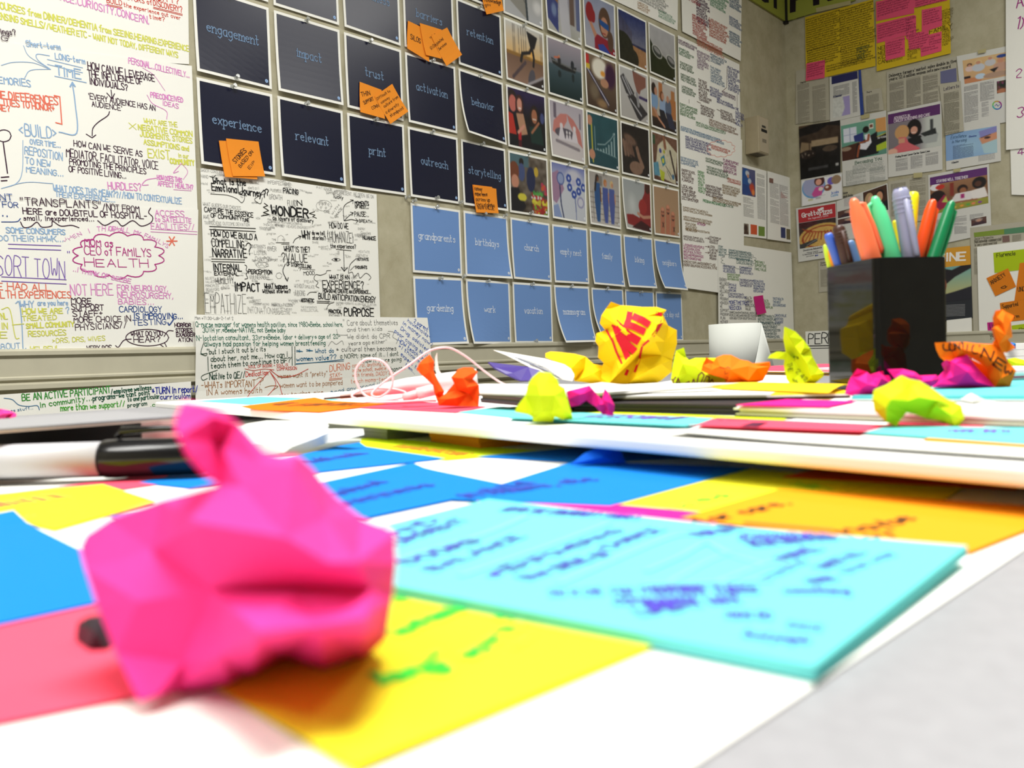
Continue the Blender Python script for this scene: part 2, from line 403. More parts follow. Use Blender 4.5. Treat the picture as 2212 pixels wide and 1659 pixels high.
@pic
def binder_hand(C): C.g((200, 200, 200), (185, 182, 178)).p([(.45, .0), (.95, .05), (.95, .25), (.75, .35), (.7, .45), (.6, .4), (.5, .2)], (140, 92, 80)).p([(.0, .2), (.12, .12), (.5, .45), (.45, .58), (.2, .5)], (60, 60, 64)).p([(.25, .55), (.5, .5), (1, .8), (.7, 1), (.6, .95)], (50, 50, 54)).l([(.08, .2), (.35, .5)], .05, (170, 170, 175)).l([(.16, .18), (.42, .48)], .03, (190, 190, 195)).l([(.35, .6), (.75, .88)], .04, (180, 180, 185)).l([(.6, .45), (.65, .68)], .09, (150, 150, 155)).l([(.7, .5), (1, .52)], .06, (60, 50, 100))
@pic
def seated_group(C):
    C.g((205, 200, 195), (190, 180, 165), 0, .5).g((60, 42, 30), (30, 22, 20), .75, 1).r(.75, .3, 1, .72, (185, 120, 70)).r(.3, .02, .45, .35, (190, 120, 70)).r(.8, .1, .95, .3, (185, 125, 75)).r(0, .5, .2, .8, (170, 120, 80))
    C.e(.12, .45, .14, .2, (130, 165, 205)).e(.1, .2, .09, .13, (40, 28, 26)).e(.18, .24, .06, .09, SK).e(.45, .52, .14, .18, (150, 175, 210)).e(.42, .3, .08, .11, (110, 66, 40)).e(.45, .3, .055, .08, SK).e(.68, .52, .13, .2, (90, 105, 130)).e(.64, .28, .08, .1, (200, 195, 190)).e(.66, .32, .055, .08, SK).p([(.3, .6), (.5, .6), (.7, .95), (.4, 1)], (28, 32, 44)).p([(.55, .62), (.8, .62), (.98, .95), (.7, .95)], (44, 52, 76)).l([(.1, .62), (.25, .8), (.5, .95)], .06, SK)
@pic
def laughing_women(C):
    C.g((44, 30, 80), (14, 14, 22), 0, .5).n(8, 8).e(.1, .18, .13, .16, (40, 26, 26)).e(.12, .26, .1, .15, (200, 110, 100)).p([(0, .42), (.12, .45), (.2, .8), (.0, .8)], (190, 50, 40)).e(.3, .28, .11, .2, (60, 30, 28)).e(.3, .26, .07, .12, (215, 150, 130)).l([(.28, .32), (.33, .32)], .025, (240, 230, 225)).p([(.2, .42), (.4, .4), (.5, .75), (.3, .8)], (185, 140, 110)).e(.7, .42, .13, .22, (36, 24, 22)).e(.7, .4, .08, .13, (170, 110, 80)).l([(.66, .45), (.74, .45)], .025, (235, 225, 215)).p([(.55, .6), (.88, .55), (.95, .9), (.6, .9)], (20, 50, 46)).r(.24, .7, .33, 1, (180, 30, 45)).l([(.4, .62), (.25, .75)], .06, (215, 150, 130)).e(.92, .4, .06, .1, (70, 80, 130)).l([(.62, .7), (.82, .5)], .05, (170, 110, 80)).r(0, .88, 1, 1, (12, 14, 24), .6)
@pic
def paper_family(C):
    C.g((185, 178, 190), (215, 208, 208)).r(.1, .02, .18, .3, (110, 100, 115)).r(.88, .1, .93, .4, (120, 115, 130)).p([(.05, .55), (.1, .35), (.3, .2), (.5, .17), (.5, .3), (.3, .55), (.15, .6)], (205, 130, 122)).p([(.5, .17), (.7, .25), (.9, .45), (.97, .75), (.8, .65), (.55, .3)], (200, 125, 118)).e(.42, .55, .3, .1, (90, 84, 96)).l([(.15, .72), (.85, .8)], .06, (140, 132, 140))
    for x, s in ((.32, 1), (.72, 1), (.48, .5), (.57, .5)): C.e(x, .62-.2*s, .04*s+.01, .045*s+.01, (225, 220, 225)).p([(x-.04*s, .66-.2*s), (x+.04*s, .66-.2*s), (x+.11*s, .68), (x-.11*s, .68)], (222, 216, 224))
@pic
def chalk_chart(C):
    C.g((32, 82, 92), (26, 70, 80)).n(5, 8).l([(.22, .24), (.22, .7)], .01, (190, 205, 205)).l([(.22, .68), (.95, .76)], .01, (190, 205, 205)).l([(.3, .58), (.55, .55), (.75, .42), (.9, .28)], .015, (200, 215, 215)).l([(.83, .3), (.9, .27), (.9, .35)], .012, (200, 215, 215)).l([(.12, .2), (.12, .95)], .035, (205, 190, 60)).e(.06, .14, .09, .1, SK).e(.1, .8, .1, .1, SK)
    for i in range(7): C.r(.28+i*.095, .68-.02*i*i/2-.02+i*.009, .33+i*.095, .7+i*.009, (150, 175, 178))
@pic
def folded_hands(C): C.g((24, 18, 18), (34, 26, 22)); [C.l([(.05+i*.09, .35+i*.02), (.12+i*.1, .62)], .085, (128-8*i, 98-7*i, 82-6*i)) for i in range(4)]; C.e(.3, .3, .3, .12, (110, 84, 70), 15, soft=.4).l([(.55, .45), (.62, .62), (.75, .8)], .11, (140, 108, 90)).e(.5, .86, .25, .14, (134, 104, 86)).l([(.3, .62), (.6, .7)], .03, (30, 20, 18)).n(7, 20)
@pic
def brainstorm(C):
    C.g((120, 84, 66), (90, 60, 46)).p([(.2, .25), (.5, .05), (1, .3), (.9, 1), (.05, .9)], (215, 208, 180)).r(0, .05, .1, .25, (50, 80, 50)).l([(.45, 0), (.5, .25)], .1, (150, 100, 75)).p([(.3, .5), (.45, .42), (.5, .6), (.38, .68)], (40, 120, 150)).e(.4, .55, .05, .06, (220, 210, 70)).p([(.0, .65), (.2, .6), (.25, .9), (.02, .92)], (90, 150, 175)).p([(.25, .75), (.45, .8), (.4, 1), (.28, .98)], (190, 200, 50)).l([(.7, .3), (.95, .95)], .06, (60, 45, 40)).e(.3, .35, .05, .05, (60, 70, 150)).e(.8, .85, .05, .06, (60, 110, 150)).l([(.5, .65), (.75, .85)], .02, (60, 60, 60)).l([(.55, .75), (.7, .92)], .015, (60, 60, 60)).e(.45, .35, .04, .04, (190, 190, 60)).n(14, 22)
@pic
def produce_market(C):
    C.g((110, 100, 90), (80, 70, 60)).n(30, 14).r(.0, .0, .5, .2, (80, 110, 120)).e(.3, .12, .06, .07, (30, 26, 26)).e(.3, .3, .09, .16, (70, 84, 130)).e(.1, .3, .13, .17, (120, 66, 44)).e(.12, .48, .1, .12, (200, 140, 115)).p([(0, .6), (.2, .58), (.4, .9), (.3, 1), (0, 1)], (26, 26, 34)).e(.55, .4, .12, .22, (36, 44, 80)).e(.7, .25, .06, .09, (200, 170, 60)).e(.3, .74, .12, .07, (215, 205, 70)).p([(.55, .62), (1, .72), (1, 1), (.6, 1)], (150, 60, 50))
    C.dots(.55, .62, .85, .66, 12, .03, [(70, 150, 70), (90, 170, 80)]).dots(.55, .69, .9, .73, 14, .03, [(190, 40, 50), (220, 225, 220)]).dots(.6, .76, 1, .83, 22, .035, [(225, 215, 70), (205, 190, 60)]).dots(.65, .86, 1, 1, 26, .035, [(165, 40, 40), (200, 70, 50), (215, 200, 70), (120, 170, 60)]).dots(.85, .45, 1, .65, 8, .04, [(205, 90, 60), (190, 60, 90)])
@pic
def stethoscope(C):
    C.g((120, 130, 190), (205, 210, 220), 0, .35).e(.65, .2, .3, .2, (205, 205, 218), soft=.5).p([(0, .2), (.18, .12), (.35, .45), (.1, .75), (0, .7)], (165, 130, 160)).e(.25, .27, .11, .12, (60, 80, 150)).e(.25, .27, .09, .1, (150, 165, 205)).l([(.22, .4), (.24, .75), (.3, 1)], .03, (40, 48, 90)).l([(.68, .6), (.7, .85), (.7, 1)], .02, (70, 85, 150)).p([(0, .8), (.15, .75), (.25, 1), (0, 1)], (140, 160, 205))
    for x, y in ((.5, .23), (.52, .4), (.65, .52), (.8, .26), (.8, .44), (.95, .35)): C.p([(x+.085*math.cos(k*math.pi/3+.2), y+.085*math.sin(k*math.pi/3+.2)) for k in range(6)], (40, 70, 160)).e(x, y, .03, .03, (210, 215, 240))
    C.e(.85, .65, .11, .11, (150, 150, 190)).e(.85, .65, .08, .08, (210, 212, 225)).r(.6, .25, .7, .36, (190, 190, 220))
@pic
def nurses(C):
    C.g((170, 165, 160), (200, 195, 190)).r(.2, .05, .42, .25, (130, 125, 120))
    for i in range(6): C.l([(0, .4+i*.1), (1, .38+i*.11)], .01, (110, 105, 100)); C.l([(.1+i*.17, .35), (.1+i*.17, .95)], .008, (120, 115, 110))
    for x, b, hr, sk, y in ((.25, (40, 84, 140), (34, 26, 26), SKD, .1), (.52, (70, 88, 160), (190, 120, 60), SK, .17), (.74, (76, 92, 160), (215, 185, 130), SK, .17)):
        C.e(x, y, .055, .07, hr).e(x+.02, y+.02, .035, .045, sk).p([(x-.09, y+.1), (x+.09, y+.1), (x+.1, .55), (x+.05, .97), (x-.05, .97), (x-.1, .55)], b).l([(x+.1, y+.2), (x+.11, .55)], .035, sk)
    C.l([(.22, .1), (.17, .35)], .05, (34, 26, 26))
@pic
def expecting(C): C.g((165, 172, 175), (190, 192, 188)).e(.3, .5, .2, .3, (200, 205, 205), soft=.8).p([(.8, 0), (1, 0), (1, 1), (.05, .92), (.05, .72), (.3, .7), (.55, .75), (.6, .45), (.78, .2)], (140, 34, 36)).e(.9, .08, .1, .12, (70, 34, 26)).e(.7, .5, .16, .16, (160, 44, 42)).l([(.5, .66), (.7, .72), (.98, .68)], .07, (195, 140, 115)).p([(.2, .98), (.6, .8), (1, .9), (1, 1)], (60, 16, 20))
@pic
def finger_faces(C):
    C.g((176, 144, 112), (186, 152, 118))
    for x, t in ((.33, .42), (.55, .35), (.75, .48)): C.l([(x, t+.08), (x-.04, 1.1)], .17, (190, 120, 92)).e(x, t+.05, .06, .05, (215, 145, 115)); C.e(x-.03, t+.1, .012, .02, (20, 16, 16)).e(x+.03, t+.1, .012, .02, (20, 16, 16)); C.l([(x-.04, t+.17), (x, t+.2), (x+.04, t+.17)], .022, (20, 16, 16))
    C.l([(.3, .75), (.36, .85)], .015, (20, 16, 16)).l([(.36, .75), (.3, .85)], .015, (20, 16, 16)).l([(.75, .82), (.81, .92)], .015, (20, 16, 16)).l([(.81, .82), (.75, .92)], .015, (20, 16, 16))
@pic
def surgeons(C): C.g((90, 92, 130), (60, 60, 110)).e(.35, .5, .32, .5, (40, 84, 150)).e(.45, .18, .14, .1, (190, 195, 205)).e(.5, .28, .08, .07, SK).e(.75, .7, .25, .25, (190, 70, 45), soft=.5).e(.85, .85, .15, .15, (230, 130, 60), soft=.5).e(.6, .45, .12, .1, (180, 190, 205)).p([(.1, .6), (.5, .6), (.7, .9), (.1, 1)], (36, 66, 130))
@pic
def tavern(C): C.g((90, 70, 54), (22, 18, 18), 0, .5).g((22, 18, 18), (8, 8, 10), .5, 1).p([(0, .05), (1, -.1), (1, .1), (0, .2)], (20, 16, 18)).p([(.1, .3), (.7, .05), (1, .1), (.95, .3), (.15, .4)], (60, 46, 36)).r(.3, .3, .95, .42, (160, 140, 112)).p([(.05, .3), (.3, .35), (.3, .5), (0, .5)], (140, 120, 95)).e(.75, .5, .18, .06, (80, 66, 54)).e(.2, .55, .2, .08, (40, 30, 28)).dots(.05, .5, .35, .6, 10, .02, [(120, 110, 100), (60, 50, 44)]).l([(.25, .35), (.25, .48)], .02, (40, 30, 26)).r(.2, .8, .7, .86, (60, 60, 62)).r(.88, .8, .96, .86, (170, 170, 170)).n(9, 16)
@pic
def desk_worker(C): C.g((110, 165, 145), (90, 140, 125)).r(.05, .1, .35, .5, (215, 220, 235)).l([(.2, .1), (.2, .5)], .015, (150, 160, 190)).l([(.05, .3), (.35, .3)], .015, (150, 160, 190)).r(.78, 0, 1, .38, (205, 150, 90)).r(.63, .1, .73, .25, (225, 220, 210)).r(.65, .13, .71, .21, (110, 60, 40)).p([(0, .62), (.4, .55), (.45, .72), (.4, 1), (0, 1)], (70, 36, 26)).p([(.35, .6), (.8, .35), (.82, .95), (.3, 1)], (20, 20, 28)).p([(.28, .35), (.5, .3), (.5, .55), (.3, .52)], (44, 54, 120)).e(.56, .24, .07, .09, (26, 18, 18)).p([(.52, .38), (.64, .36), (.68, .62), (.55, .8), (.4, .75), (.42, .6), (.55, .6)], (225, 225, 235)).l([(.62, .4), (.6, .55), (.42, .58)], .05, (150, 78, 50)).l([(.4, .65), (.35, .95)], .05, (150, 78, 50)).p([(.8, .5), (1, .42), (1, .65), (.8, .72)], (20, 20, 20)).p([(.78, .73), (1, .66), (1, .85), (.78, .9)], (170, 190, 50)).l([(.8, .5), (1, .44)], .02, (220, 205, 70)).e(.1, .68, .12, .06, (150, 130, 110))
@pic
def screening(C): C.g((128, 120, 128), (118, 112, 116)).g((128, 120, 128), (190, 195, 190), .55, .75, x=True).r(0, 0, 1, .001, (0, 0, 0)); C.r(.8, .1, .86, .5, (60, 64, 66)).e(.5, .3, .14, .3, (22, 16, 20)).e(.5, .35, .07, .13, (205, 150, 130)).l([(.46, .42), (.52, .42)], .02, (235, 225, 220)).p([(.38, .6), (.62, .55), (.7, .8), (.4, .85)], (20, 20, 24)).e(.27, .35, .14, .24, (196, 150, 100)).p([(.2, .5), (.34, .52), (.4, .72), (.6, .95), (.6, 1), (.02, 1), (.1, .82), (.22, .72)], (205, 100, 108)).r(.2, .55, .32, .7, (205, 150, 120)).p([(.62, .5), (.9, .4), (.92, .6), (.7, .62)], (40, 44, 46)).p([(.62, .62), (.95, .58), (.92, .85), (.68, .85)], (160, 165, 165)).e(.08, .95, .1, .12, (220, 170, 150))
@pic
def volunteers(C): C.g((210, 175, 125), (200, 160, 120)); [head(C, x, y, r, h, SK, b) for x, y, r, h, b in ((.15, .25, .05, (60, 40, 36), (215, 190, 185)), (.35, .2, .07, (215, 190, 140), (190, 195, 205)), (.62, .12, .06, (205, 180, 140), (190, 190, 195)), (.85, .3, .08, (200, 150, 110), (190, 150, 130)))]; C.e(.88, .12, .12, .07, (40, 66, 140)).r(0, .7, .15, .8, (40, 32, 36)).r(0, .8, .4, 1, (195, 130, 90)).e(.38, .8, .12, .12, (185, 205, 225)).e(.75, .85, .3, .12, (170, 140, 120)).p([(.6, .6), (.8, .55), (.7, .75)], (34, 30, 34))
@pic
def family_table(C): C.g((150, 110, 80), (120, 84, 60), 0, .5).g((150, 150, 60), (140, 140, 60), .78, 1).r(.35, .05, .42, .5, (130, 50, 40)).e(.1, .1, .1, .12, (225, 225, 230)).e(.18, .12, .08, .08, (190, 50, 40)).e(.13, .45, .14, .22, (34, 22, 24)).p([(.05, .75), (.25, .4), (.4, .75), (.1, .95)], (150, 34, 70)).p([(.2, .65), (.28, .45), (.32, .7)], (180, 195, 90)).e(.57, .33, .09, .15, (40, 24, 22)).e(.58, .38, .06, .1, (150, 95, 66)).p([(.35, .7), (.45, .45), (.7, .45), (.75, .72), (.55, .8)], (220, 215, 215)).r(.54, .5, .6, .65, (160, 40, 110)).e(.86, .22, .12, .2, (24, 18, 20)).e(.84, .25, .06, .1, (80, 48, 36)).p([(.7, .45), (.95, .4), (1, .75), (.75, .78)], (225, 220, 218)).l([(.45, .75), (.8, .78)], .06, (150, 100, 70)); [C.e(x, .9, .035, .04, c) for x, c in ((.3, (200, 60, 60)), (.42, (230, 180, 60)), (.55, (220, 150, 60)), (.66, (90, 160, 70)), (.75, (220, 130, 90)), (.86, (130, 70, 150)))]
@pic
def pizza(C):
    C.g((56, 40, 40), (80, 60, 50)).r(0, 0, .5, .2, (70, 30, 34)).e(.6, .62, .62, .48, (196, 158, 84), -12).e(.6, .63, .54, .4, (150, 60, 36), -12).e(.6, .63, .49, .36, (204, 165, 90), -12)
    for i in range(8): C.l([(.1+.1*i, .25+.05*i), (.3+.08*i, .45), (.15+.11*i, .75)], .03, (160, 66, 40))
    C.p([(0, .85), (.45, .7), (.5, .8), (.1, 1), (0, 1)], (60, 60, 62)).l([(.2, .9), (.5, .72)], .03, (130, 130, 130)).n(12, 22)
@pic
def couple(C): C.g((70, 44, 32), (60, 36, 28)).e(.25, .45, .2, .35, (180, 150, 110)).e(.3, .4, .11, .17, (215, 165, 135)).p([(.05, .8), (.5, .75), (.5, 1), (0, 1)], (24, 20, 22)).e(.7, .3, .17, .2, (34, 24, 22)).e(.68, .38, .14, .2, (200, 145, 112)).p([(.5, .7), (1, .6), (1, 1), (.45, 1)], (20, 22, 30)).p([(.62, .65), (.78, .62), (.7, .85)], (220, 220, 225))
@pic
def kid_ad(C): C.g((225, 226, 232), (225, 225, 226)).e(.3, .32, .3, .45, (90, 150, 205)).e(.3, .28, .28, .43, (160, 165, 200)).e(.45, .12, .13, .2, (70, 36, 36)).e(.43, .16, .08, .13, (220, 160, 140)).p([(.25, .6), (.35, .35), (.55, .35), (.5, .7), (.3, .75)], (200, 80, 150)).e(.48, .45, .06, .08, (225, 215, 205)).e(.75, .2, .1, .15, (110, 96, 190)).e(.87, .18, .12, .18, (150, 125, 100)).e(.66, .45, .1, .13, (130, 70, 56)).e(.64, .42, .04, .05, (225, 215, 205)).r(.1, .72, .6, .73, (150, 150, 150)).r(.15, .78, .28, .86, (190, 190, 150)).r(.35, .76, .48, .84, (180, 180, 180))
@pic
def nursing_ad(C): C.g((126, 160, 205), (140, 175, 210), x=True).e(.5, .6, .4, .5, (150, 185, 210), soft=.9).p([(.66, .1), (1, 0), (1, .25), (.68, .35)], (130, 130, 190)).p([(.66, .35), (1, .22), (1, .5), (.72, .62)], (200, 140, 108)).e(.82, .38, .06, .04, (60, 40, 40)).l([(.7, .35), (.88, .28)], .025, (90, 56, 44)).p([(.7, .6), (1, .48), (1, 1), (.75, .95)], (165, 195, 205))
@pic
def sunset_hands(C): C.g((110, 165, 165), (200, 180, 110)).p([(0, .0), (.4, .1), (1, -.1), (1, .1), (.5, .3), (.2, .5), (0, .5)], (30, 26, 32)).e(.1, .5, .14, .2, (150, 80, 60)).p([(0, .8), (.5, .72), (1, .62), (1, 1), (0, 1)], (34, 34, 44)).r(0, .98, 1, 1, (26, 28, 36))
@pic
def coast_map(C): C.g((205, 208, 205), (205, 208, 205)).n(14, 16).p([(.6, 0), (1, 0), (1, 1), (.5, 1), (.7, .6)], (160, 150, 200))
@pic
def small_portrait(C): C.g((90, 60, 54), (80, 52, 50)); head(C, .5, .35, .2, (150, 140, 130), (190, 140, 120), (60, 40, 50))
@pic
def brown_head(C): C.g((150, 140, 125), (120, 100, 80)).e(.5, .4, .3, .32, (60, 42, 34)).p([(.1, 1), (.3, .7), (.8, .7), (1, 1)], (70, 50, 40))
@pic
def green_craft(C): C.g((50, 44, 40), (90, 60, 50)).dots(0, 0, 1, .6, 14, .12, [(50, 90, 50), (30, 40, 34), (90, 60, 50), (120, 50, 90)]).e(.5, .85, .5, .2, (170, 110, 80))
def picture(sheet, name, f, x0=0, y0=0, x1=1, y1=1, W=52, H=52, base=.0004, label=None, gain=1.0, rotframe=None):
    """print PIC[f] on a rectangle (u, v fractions) of a sheet"""
    W, H = int(W*1.45), int(H*1.45); C = Pic(W, H); PIC[f](C) if isinstance(f, str) else f(C)
    a = np.clip(C.out()*gain, 0, 255)                     # H x W x 3 cell colours
    V = []; Fc = []
    for j in range(H+1):
        for i in range(W+1): V.append(sheet.P(x0+(x1-x0)*i/W, y0+(y1-y0)*j/H, base))
    c = np.zeros((H+1, W+1, 3)); pad = np.pad(a, ((1, 1), (1, 1), (0, 0)), 'edge'); c = (pad[:-1, :-1]+pad[1:, :-1]+pad[:-1, 1:]+pad[1:, 1:])/4
    for j in range(H):
        for i in range(W): k = j*(W+1)+i; Fc.append((k, k+W+1, k+W+2, k+1))
    return mk(name, V, Fc, PRINT, sheet.o, cols=lin(c.reshape(-1, 3)))
def panel(sheet, name, col, x0, y0, x1, y1, nx=6, ny=8, base=.0004, m=None):
    V = []; Fc = []
    for j in range(ny+1):
        for i in range(nx+1): V.append(sheet.P(x0+(x1-x0)*i/nx, y0+(y1-y0)*j/ny, base))
    for j in range(ny):
        for i in range(nx): k = j*(nx+1)+i; Fc.append((k, k+nx+1, k+nx+2, k+1))
    return mk(name, V, Fc, m or mat('print_%02x%02x%02x' % tuple(int(x) for x in col), col, rough=.45, spec=.3), sheet.o)
# ------------------------------------------------------------------ the room
def wallmat():
    m = mat('mottled_wall', (158, 151, 124), rough=.55, spec=.25, bump=.12, bscale=60)
    nt = m.node_tree; b = nt.nodes['Principled BSDF']; N = nt.nodes.new; L = nt.links.new
    tc = N('ShaderNodeTexCoord'); n1 = N('ShaderNodeTexNoise'); n1.inputs['Scale'].default_value = 14; n1.inputs['Detail'].default_value = 8; n1.inputs['Roughness'].default_value = .65
    r = N('ShaderNodeValToRGB'); e = r.color_ramp.elements; e[0].position = .2; e[0].color = (*lin((158, 151, 124)), 1); e[1].position = .72; e[1].color = (*lin((186, 181, 157)), 1)
    v = N('ShaderNodeTexVoronoi'); v.feature = 'DISTANCE_TO_EDGE'; v.inputs['Scale'].default_value = 5
    wv = N('ShaderNodeTexNoise'); wv.inputs['Scale'].default_value = 3; ad = N('ShaderNodeMixRGB'); ad.blend_type = 'ADD'; ad.inputs[0].default_value = .6
    L(tc.outputs['Object'], wv.inputs['Vector']); L(tc.outputs['Object'], ad.inputs[1]); L(wv.outputs['Color'], ad.inputs[2]); L(ad.outputs[0], v.inputs['Vector'])
    cr = N('ShaderNodeValToRGB'); cr.color_ramp.elements[0].position = .0; cr.color_ramp.elements[0].color = (.72, .7, .66, 1); cr.color_ramp.elements[1].position = .006; cr.color_ramp.elements[1].color = (1, 1, 1, 1)
    mu = N('ShaderNodeMixRGB'); mu.blend_type = 'MULTIPLY'; mu.inputs[0].default_value = .35
    L(tc.outputs['Object'], n1.inputs['Vector']); L(n1.outputs['Fac'], r.inputs[0]); L(v.outputs['Distance'], cr.inputs[0]); L(r.outputs[0], mu.inputs[1]); L(cr.outputs[0], mu.inputs[2]); L(mu.outputs[0], b.inputs['Base Color'])
    return m
WM = wallmat(); CEIL = 2.9; SB = -3.4; RW = 4.6
def slab(name, a, b, z0, z1, th, n, m):
    a = np.array([a[0], a[1], z0]); b = np.array([b[0], b[1], z0]); V, Fc = boxv(a, b-a, np.array([0, 0, z1-z0]), n*th)
    return tag(mk(name, V, Fc, m), kind='structure')
p_a = PL+d1*SB; p_c = CORNER; p_r = CORNER+nL*RW; p_b = p_a+nL*RW
slab('wall_left', p_a, p_c, 0, CEIL, .1, -nL, WM); slab('wall_right', p_c, p_r, 0, CEIL, .1, d1, WM)
slab('wall_back', p_a, p_b, 0, CEIL, .1, -d1, WM); slab('wall_near', p_b, p_r, 0, CEIL, .1, nL, WM)
def hslab(name, z0, z1, m):
    V = [np.array([q[0], q[1], z]) for z in (z0, z1) for q in (p_a, p_b, p_r, p_c)]
    return tag(mk(name, V, [(0, 1, 2, 3), (7, 6, 5, 4), (0, 4, 5, 1), (1, 5, 6, 2), (2, 6, 7, 3), (3, 7, 4, 0)], m), kind='structure')
hslab('floor', -.08, 0, mat('grey_carpet', (110, 108, 104), rough=.9, noise=.2, nscale=60))
hslab('ceiling', CEIL, CEIL+.08, mat('ceiling_tile', (225, 224, 218), rough=.9, noise=.04, nscale=30))
# chair rail: moulded profile along both walls (n = distance from wall, z)
RAIL = [(0, .841), (.012, .841), (.02, .836), (.02, .828), (.014, .822), (.014, .786), (.018, .783), (.018, .779), (.013, .776), (.013, .772), (.02, .769), (.02, .760), (.012, .756), (.012, .728), (.006, .722), (0, .722)]
def rail(name, o, u, n, s0, s1):
    V = []; k = len(RAIL)
    for s in (s0, s1): V += [o+u*s+n*a+np.array([0, 0, z]) for a, z in RAIL]
    Fc = [(i, (i+1) % k, k+(i+1) % k, k+i) for i in range(k)]+[tuple(range(k))[::-1], tuple(range(k, 2*k))]
    return tag(mk(name, V, Fc, mat('cream_trim', (188, 184, 164), rough=.4, spec=.4, noise=.04, nscale=20)), kind='structure')
rail('trim_1', PL, d1, nL, SB+.01, CORN_S-.03); rail('trim_2', CORNER, nL, -d1, .0, RW-.03)

# ------------------------------------------------------------------ cards pinned to the left wall
def curlf(cl, cr, ct=.0):
    return lambda u, v: (cl*(1-u)+cr*u)*max(0, v)**2.4+.0015
PIT, ROW, CW, CH = .2155, .2155, .2005, .2025
DARKM = mat('navy_gloss_print', (25, 28, 48), rough=.27, spec=.3)
BLUEM = mat('blue_gloss_print', (108, 144, 200), rough=.5, spec=.25)
def card(col, row_z, lab, cl=0.0, cr=.0, dx=0, kind='navy', word=None, picf=None, dy=0, off=.004):
    s0 = col*PIT+dx; z0 = row_z+dy; tw = random.uniform(-.0015, .0015)
    q = [(s0, z0+tw), (s0+CW, z0-tw), (s0+CW, z0-CH-tw), (s0, z0-CH+tw)]
    nm = {'navy': 'word_card', 'blue': 'word_card', 'photo': 'photo_card'}[kind]
    gr = {'navy': 'navy word cards pinned to the wall', 'blue': 'pale blue word cards pinned to the wall', 'photo': 'photo prints pinned to the wall'}[kind]
    sh = Sheet(WallL, q, off, nm, lab, 'card' if kind != 'photo' else 'photo', gr, curl=curlf(cl/1000, cr/1000), nu=5, nv=10)
    b = .035
    if kind == 'photo':
        picture(sh, 'picture', picf, b, b, 1-b, 1-b, gain=.88)
    else:
        panel(sh, 'print_panel', None, b, b, 1-b, 1-b, 5, 12, m=DARKM if kind == 'navy' else BLUEM)
    if word:
        h = .0225 if kind == 'navy' else .0205; _, Wd = strokes_of(word, 1.5); L = Wd*h/8*.84; cx = s0+CW*.5; y = z0-CH*.505
        sh.ink.text(word, (cx-L/2, y), (cx+L/2, y), h, (112, 138, 170) if kind == 'navy' else (214, 224, 238), .1, jit=0, slab=True, off=.0005, gap=1.5)
        sh.done('word')
    I2 = Ink(); c = np.array([s0+CW*.925, z0-CH*.915]); r = .0046; cc = (150, 180, 220) if kind == 'navy' else (225, 228, 232)
    I2.poly([c+r*np.array([math.cos(k*math.pi/4), math.sin(k*math.pi/4)]) for k in range(8)], cc)
    I2.poly([c+r*.35*np.array([math.cos(k*math.pi/3), math.sin(k*math.pi/3)]) for k in range(6)], (90, 120, 170), .0003)
    I2.build(sh.S, sh.o, 'round_emblem', .001)
    return sh
PINM = mat('clear_plastic', (225, 228, 225), rough=.12, spec=.6, trans=.75)
def _pin():
    V, Fc = lathe((0, 0, 0), (0, 0, 1), [(0, .0052), (.0016, .0058), (.003, .0042), (.007, .0026), (.0105, .0034), (.0115, .0052), (.0135, .0055), (.0145, .004)], 12)
    return V, Fc
_pv, _pf = _pin(); PINMESH = bpy.data.meshes.new('push_pin'); PINMESH.from_pydata([tuple(v) for v in _pv], [], _pf); PINMESH.materials.append(PINM)
NEEDLE = bpy.data.meshes.new('needle'); _nv, _nf = lathe((0, 0, -.006), (0, 0, 1), [(0, .0004), (.0065, .0006)], 6)
NEEDLE.from_pydata([tuple(v) for v in _nv], [], _nf); NEEDLE.materials.append(mat('steel', (180, 180, 182), rough=.25, metal=1))
def pin(wall, s, z, lab, off=.006):
    o = bpy.data.objects.new('push_pin', PINMESH); COLL.objects.link(o)
    n = wall.n; tl = np.array([random.uniform(-.35, .35), random.uniform(-.35, .35), random.uniform(.0, .6)]); ax = Vector(n+tl*.6).normalized()
    o.rotation_mode = 'QUATERNION'; o.rotation_quaternion = Vector((0, 0, 1)).rotation_difference(ax)
    o.location = wall.S((s, z), off); ORG[o.name] = np.array(o.location)
    c = bpy.data.objects.new('needle', NEEDLE); COLL.objects.link(c); c.parent = o
    return tag(o, lab, 'push pin', 'clear push pins on the left wall')
Z0, Z1, Z2, Z3 = 1.4725, 1.688, 1.9035, 2.119; B0, B1 = 1.2515, 1.0395
def wc(col, z, word, cl=0, cr=0, kind='navy', pins=True, extra='', **k):
    lab = '%s card with the word %s%s' % ('dark navy' if kind == 'navy' else 'pale blue', word, extra)
    sh = card(col, z, lab, cl, cr, kind=kind, word=word, **k)
    if pins: pin(WallL, col*PIT+CW*.47+random.uniform(-.01, .01), z-.004, 'clear push pin at the top edge of the %s card' % word)
    return sh
wc(0, Z0, 'experience', 5, 0); wc(1, Z0, 'relevant', 6, 3); wc(2, Z0, 'print', 2, 0); wc(3, Z0, 'outreach', 3, 0); wc(4, Z0, 'storytelling', 3, 6)
wc(0, Z1, 'engagement', 5, 0); wc(1, Z1, 'impact', 7, 6); wc(2, Z1, 'trust', 3, 0); wc(3, Z1, 'activation', 6, 0); wc(4, Z1, 'behavior', 34, 9)
wc(2, Z2, 'awareness', 4, 0); wc(3, Z2, 'barriers', 0, 0); wc(4, Z2, 'retention', 3, 0)
card(0, Z2, 'navy card above the engagement card, only its bottom edge in view', 0, 0)
card(1, Z2, 'navy card above the impact card, cut off by the photo top', 0, 0)
card(4, Z3, 'navy card above the retention card, only its bottom strip in view', 0, 0); card(3, Z3, 'navy card above the barriers card, out of view but for an edge', 0, 0)
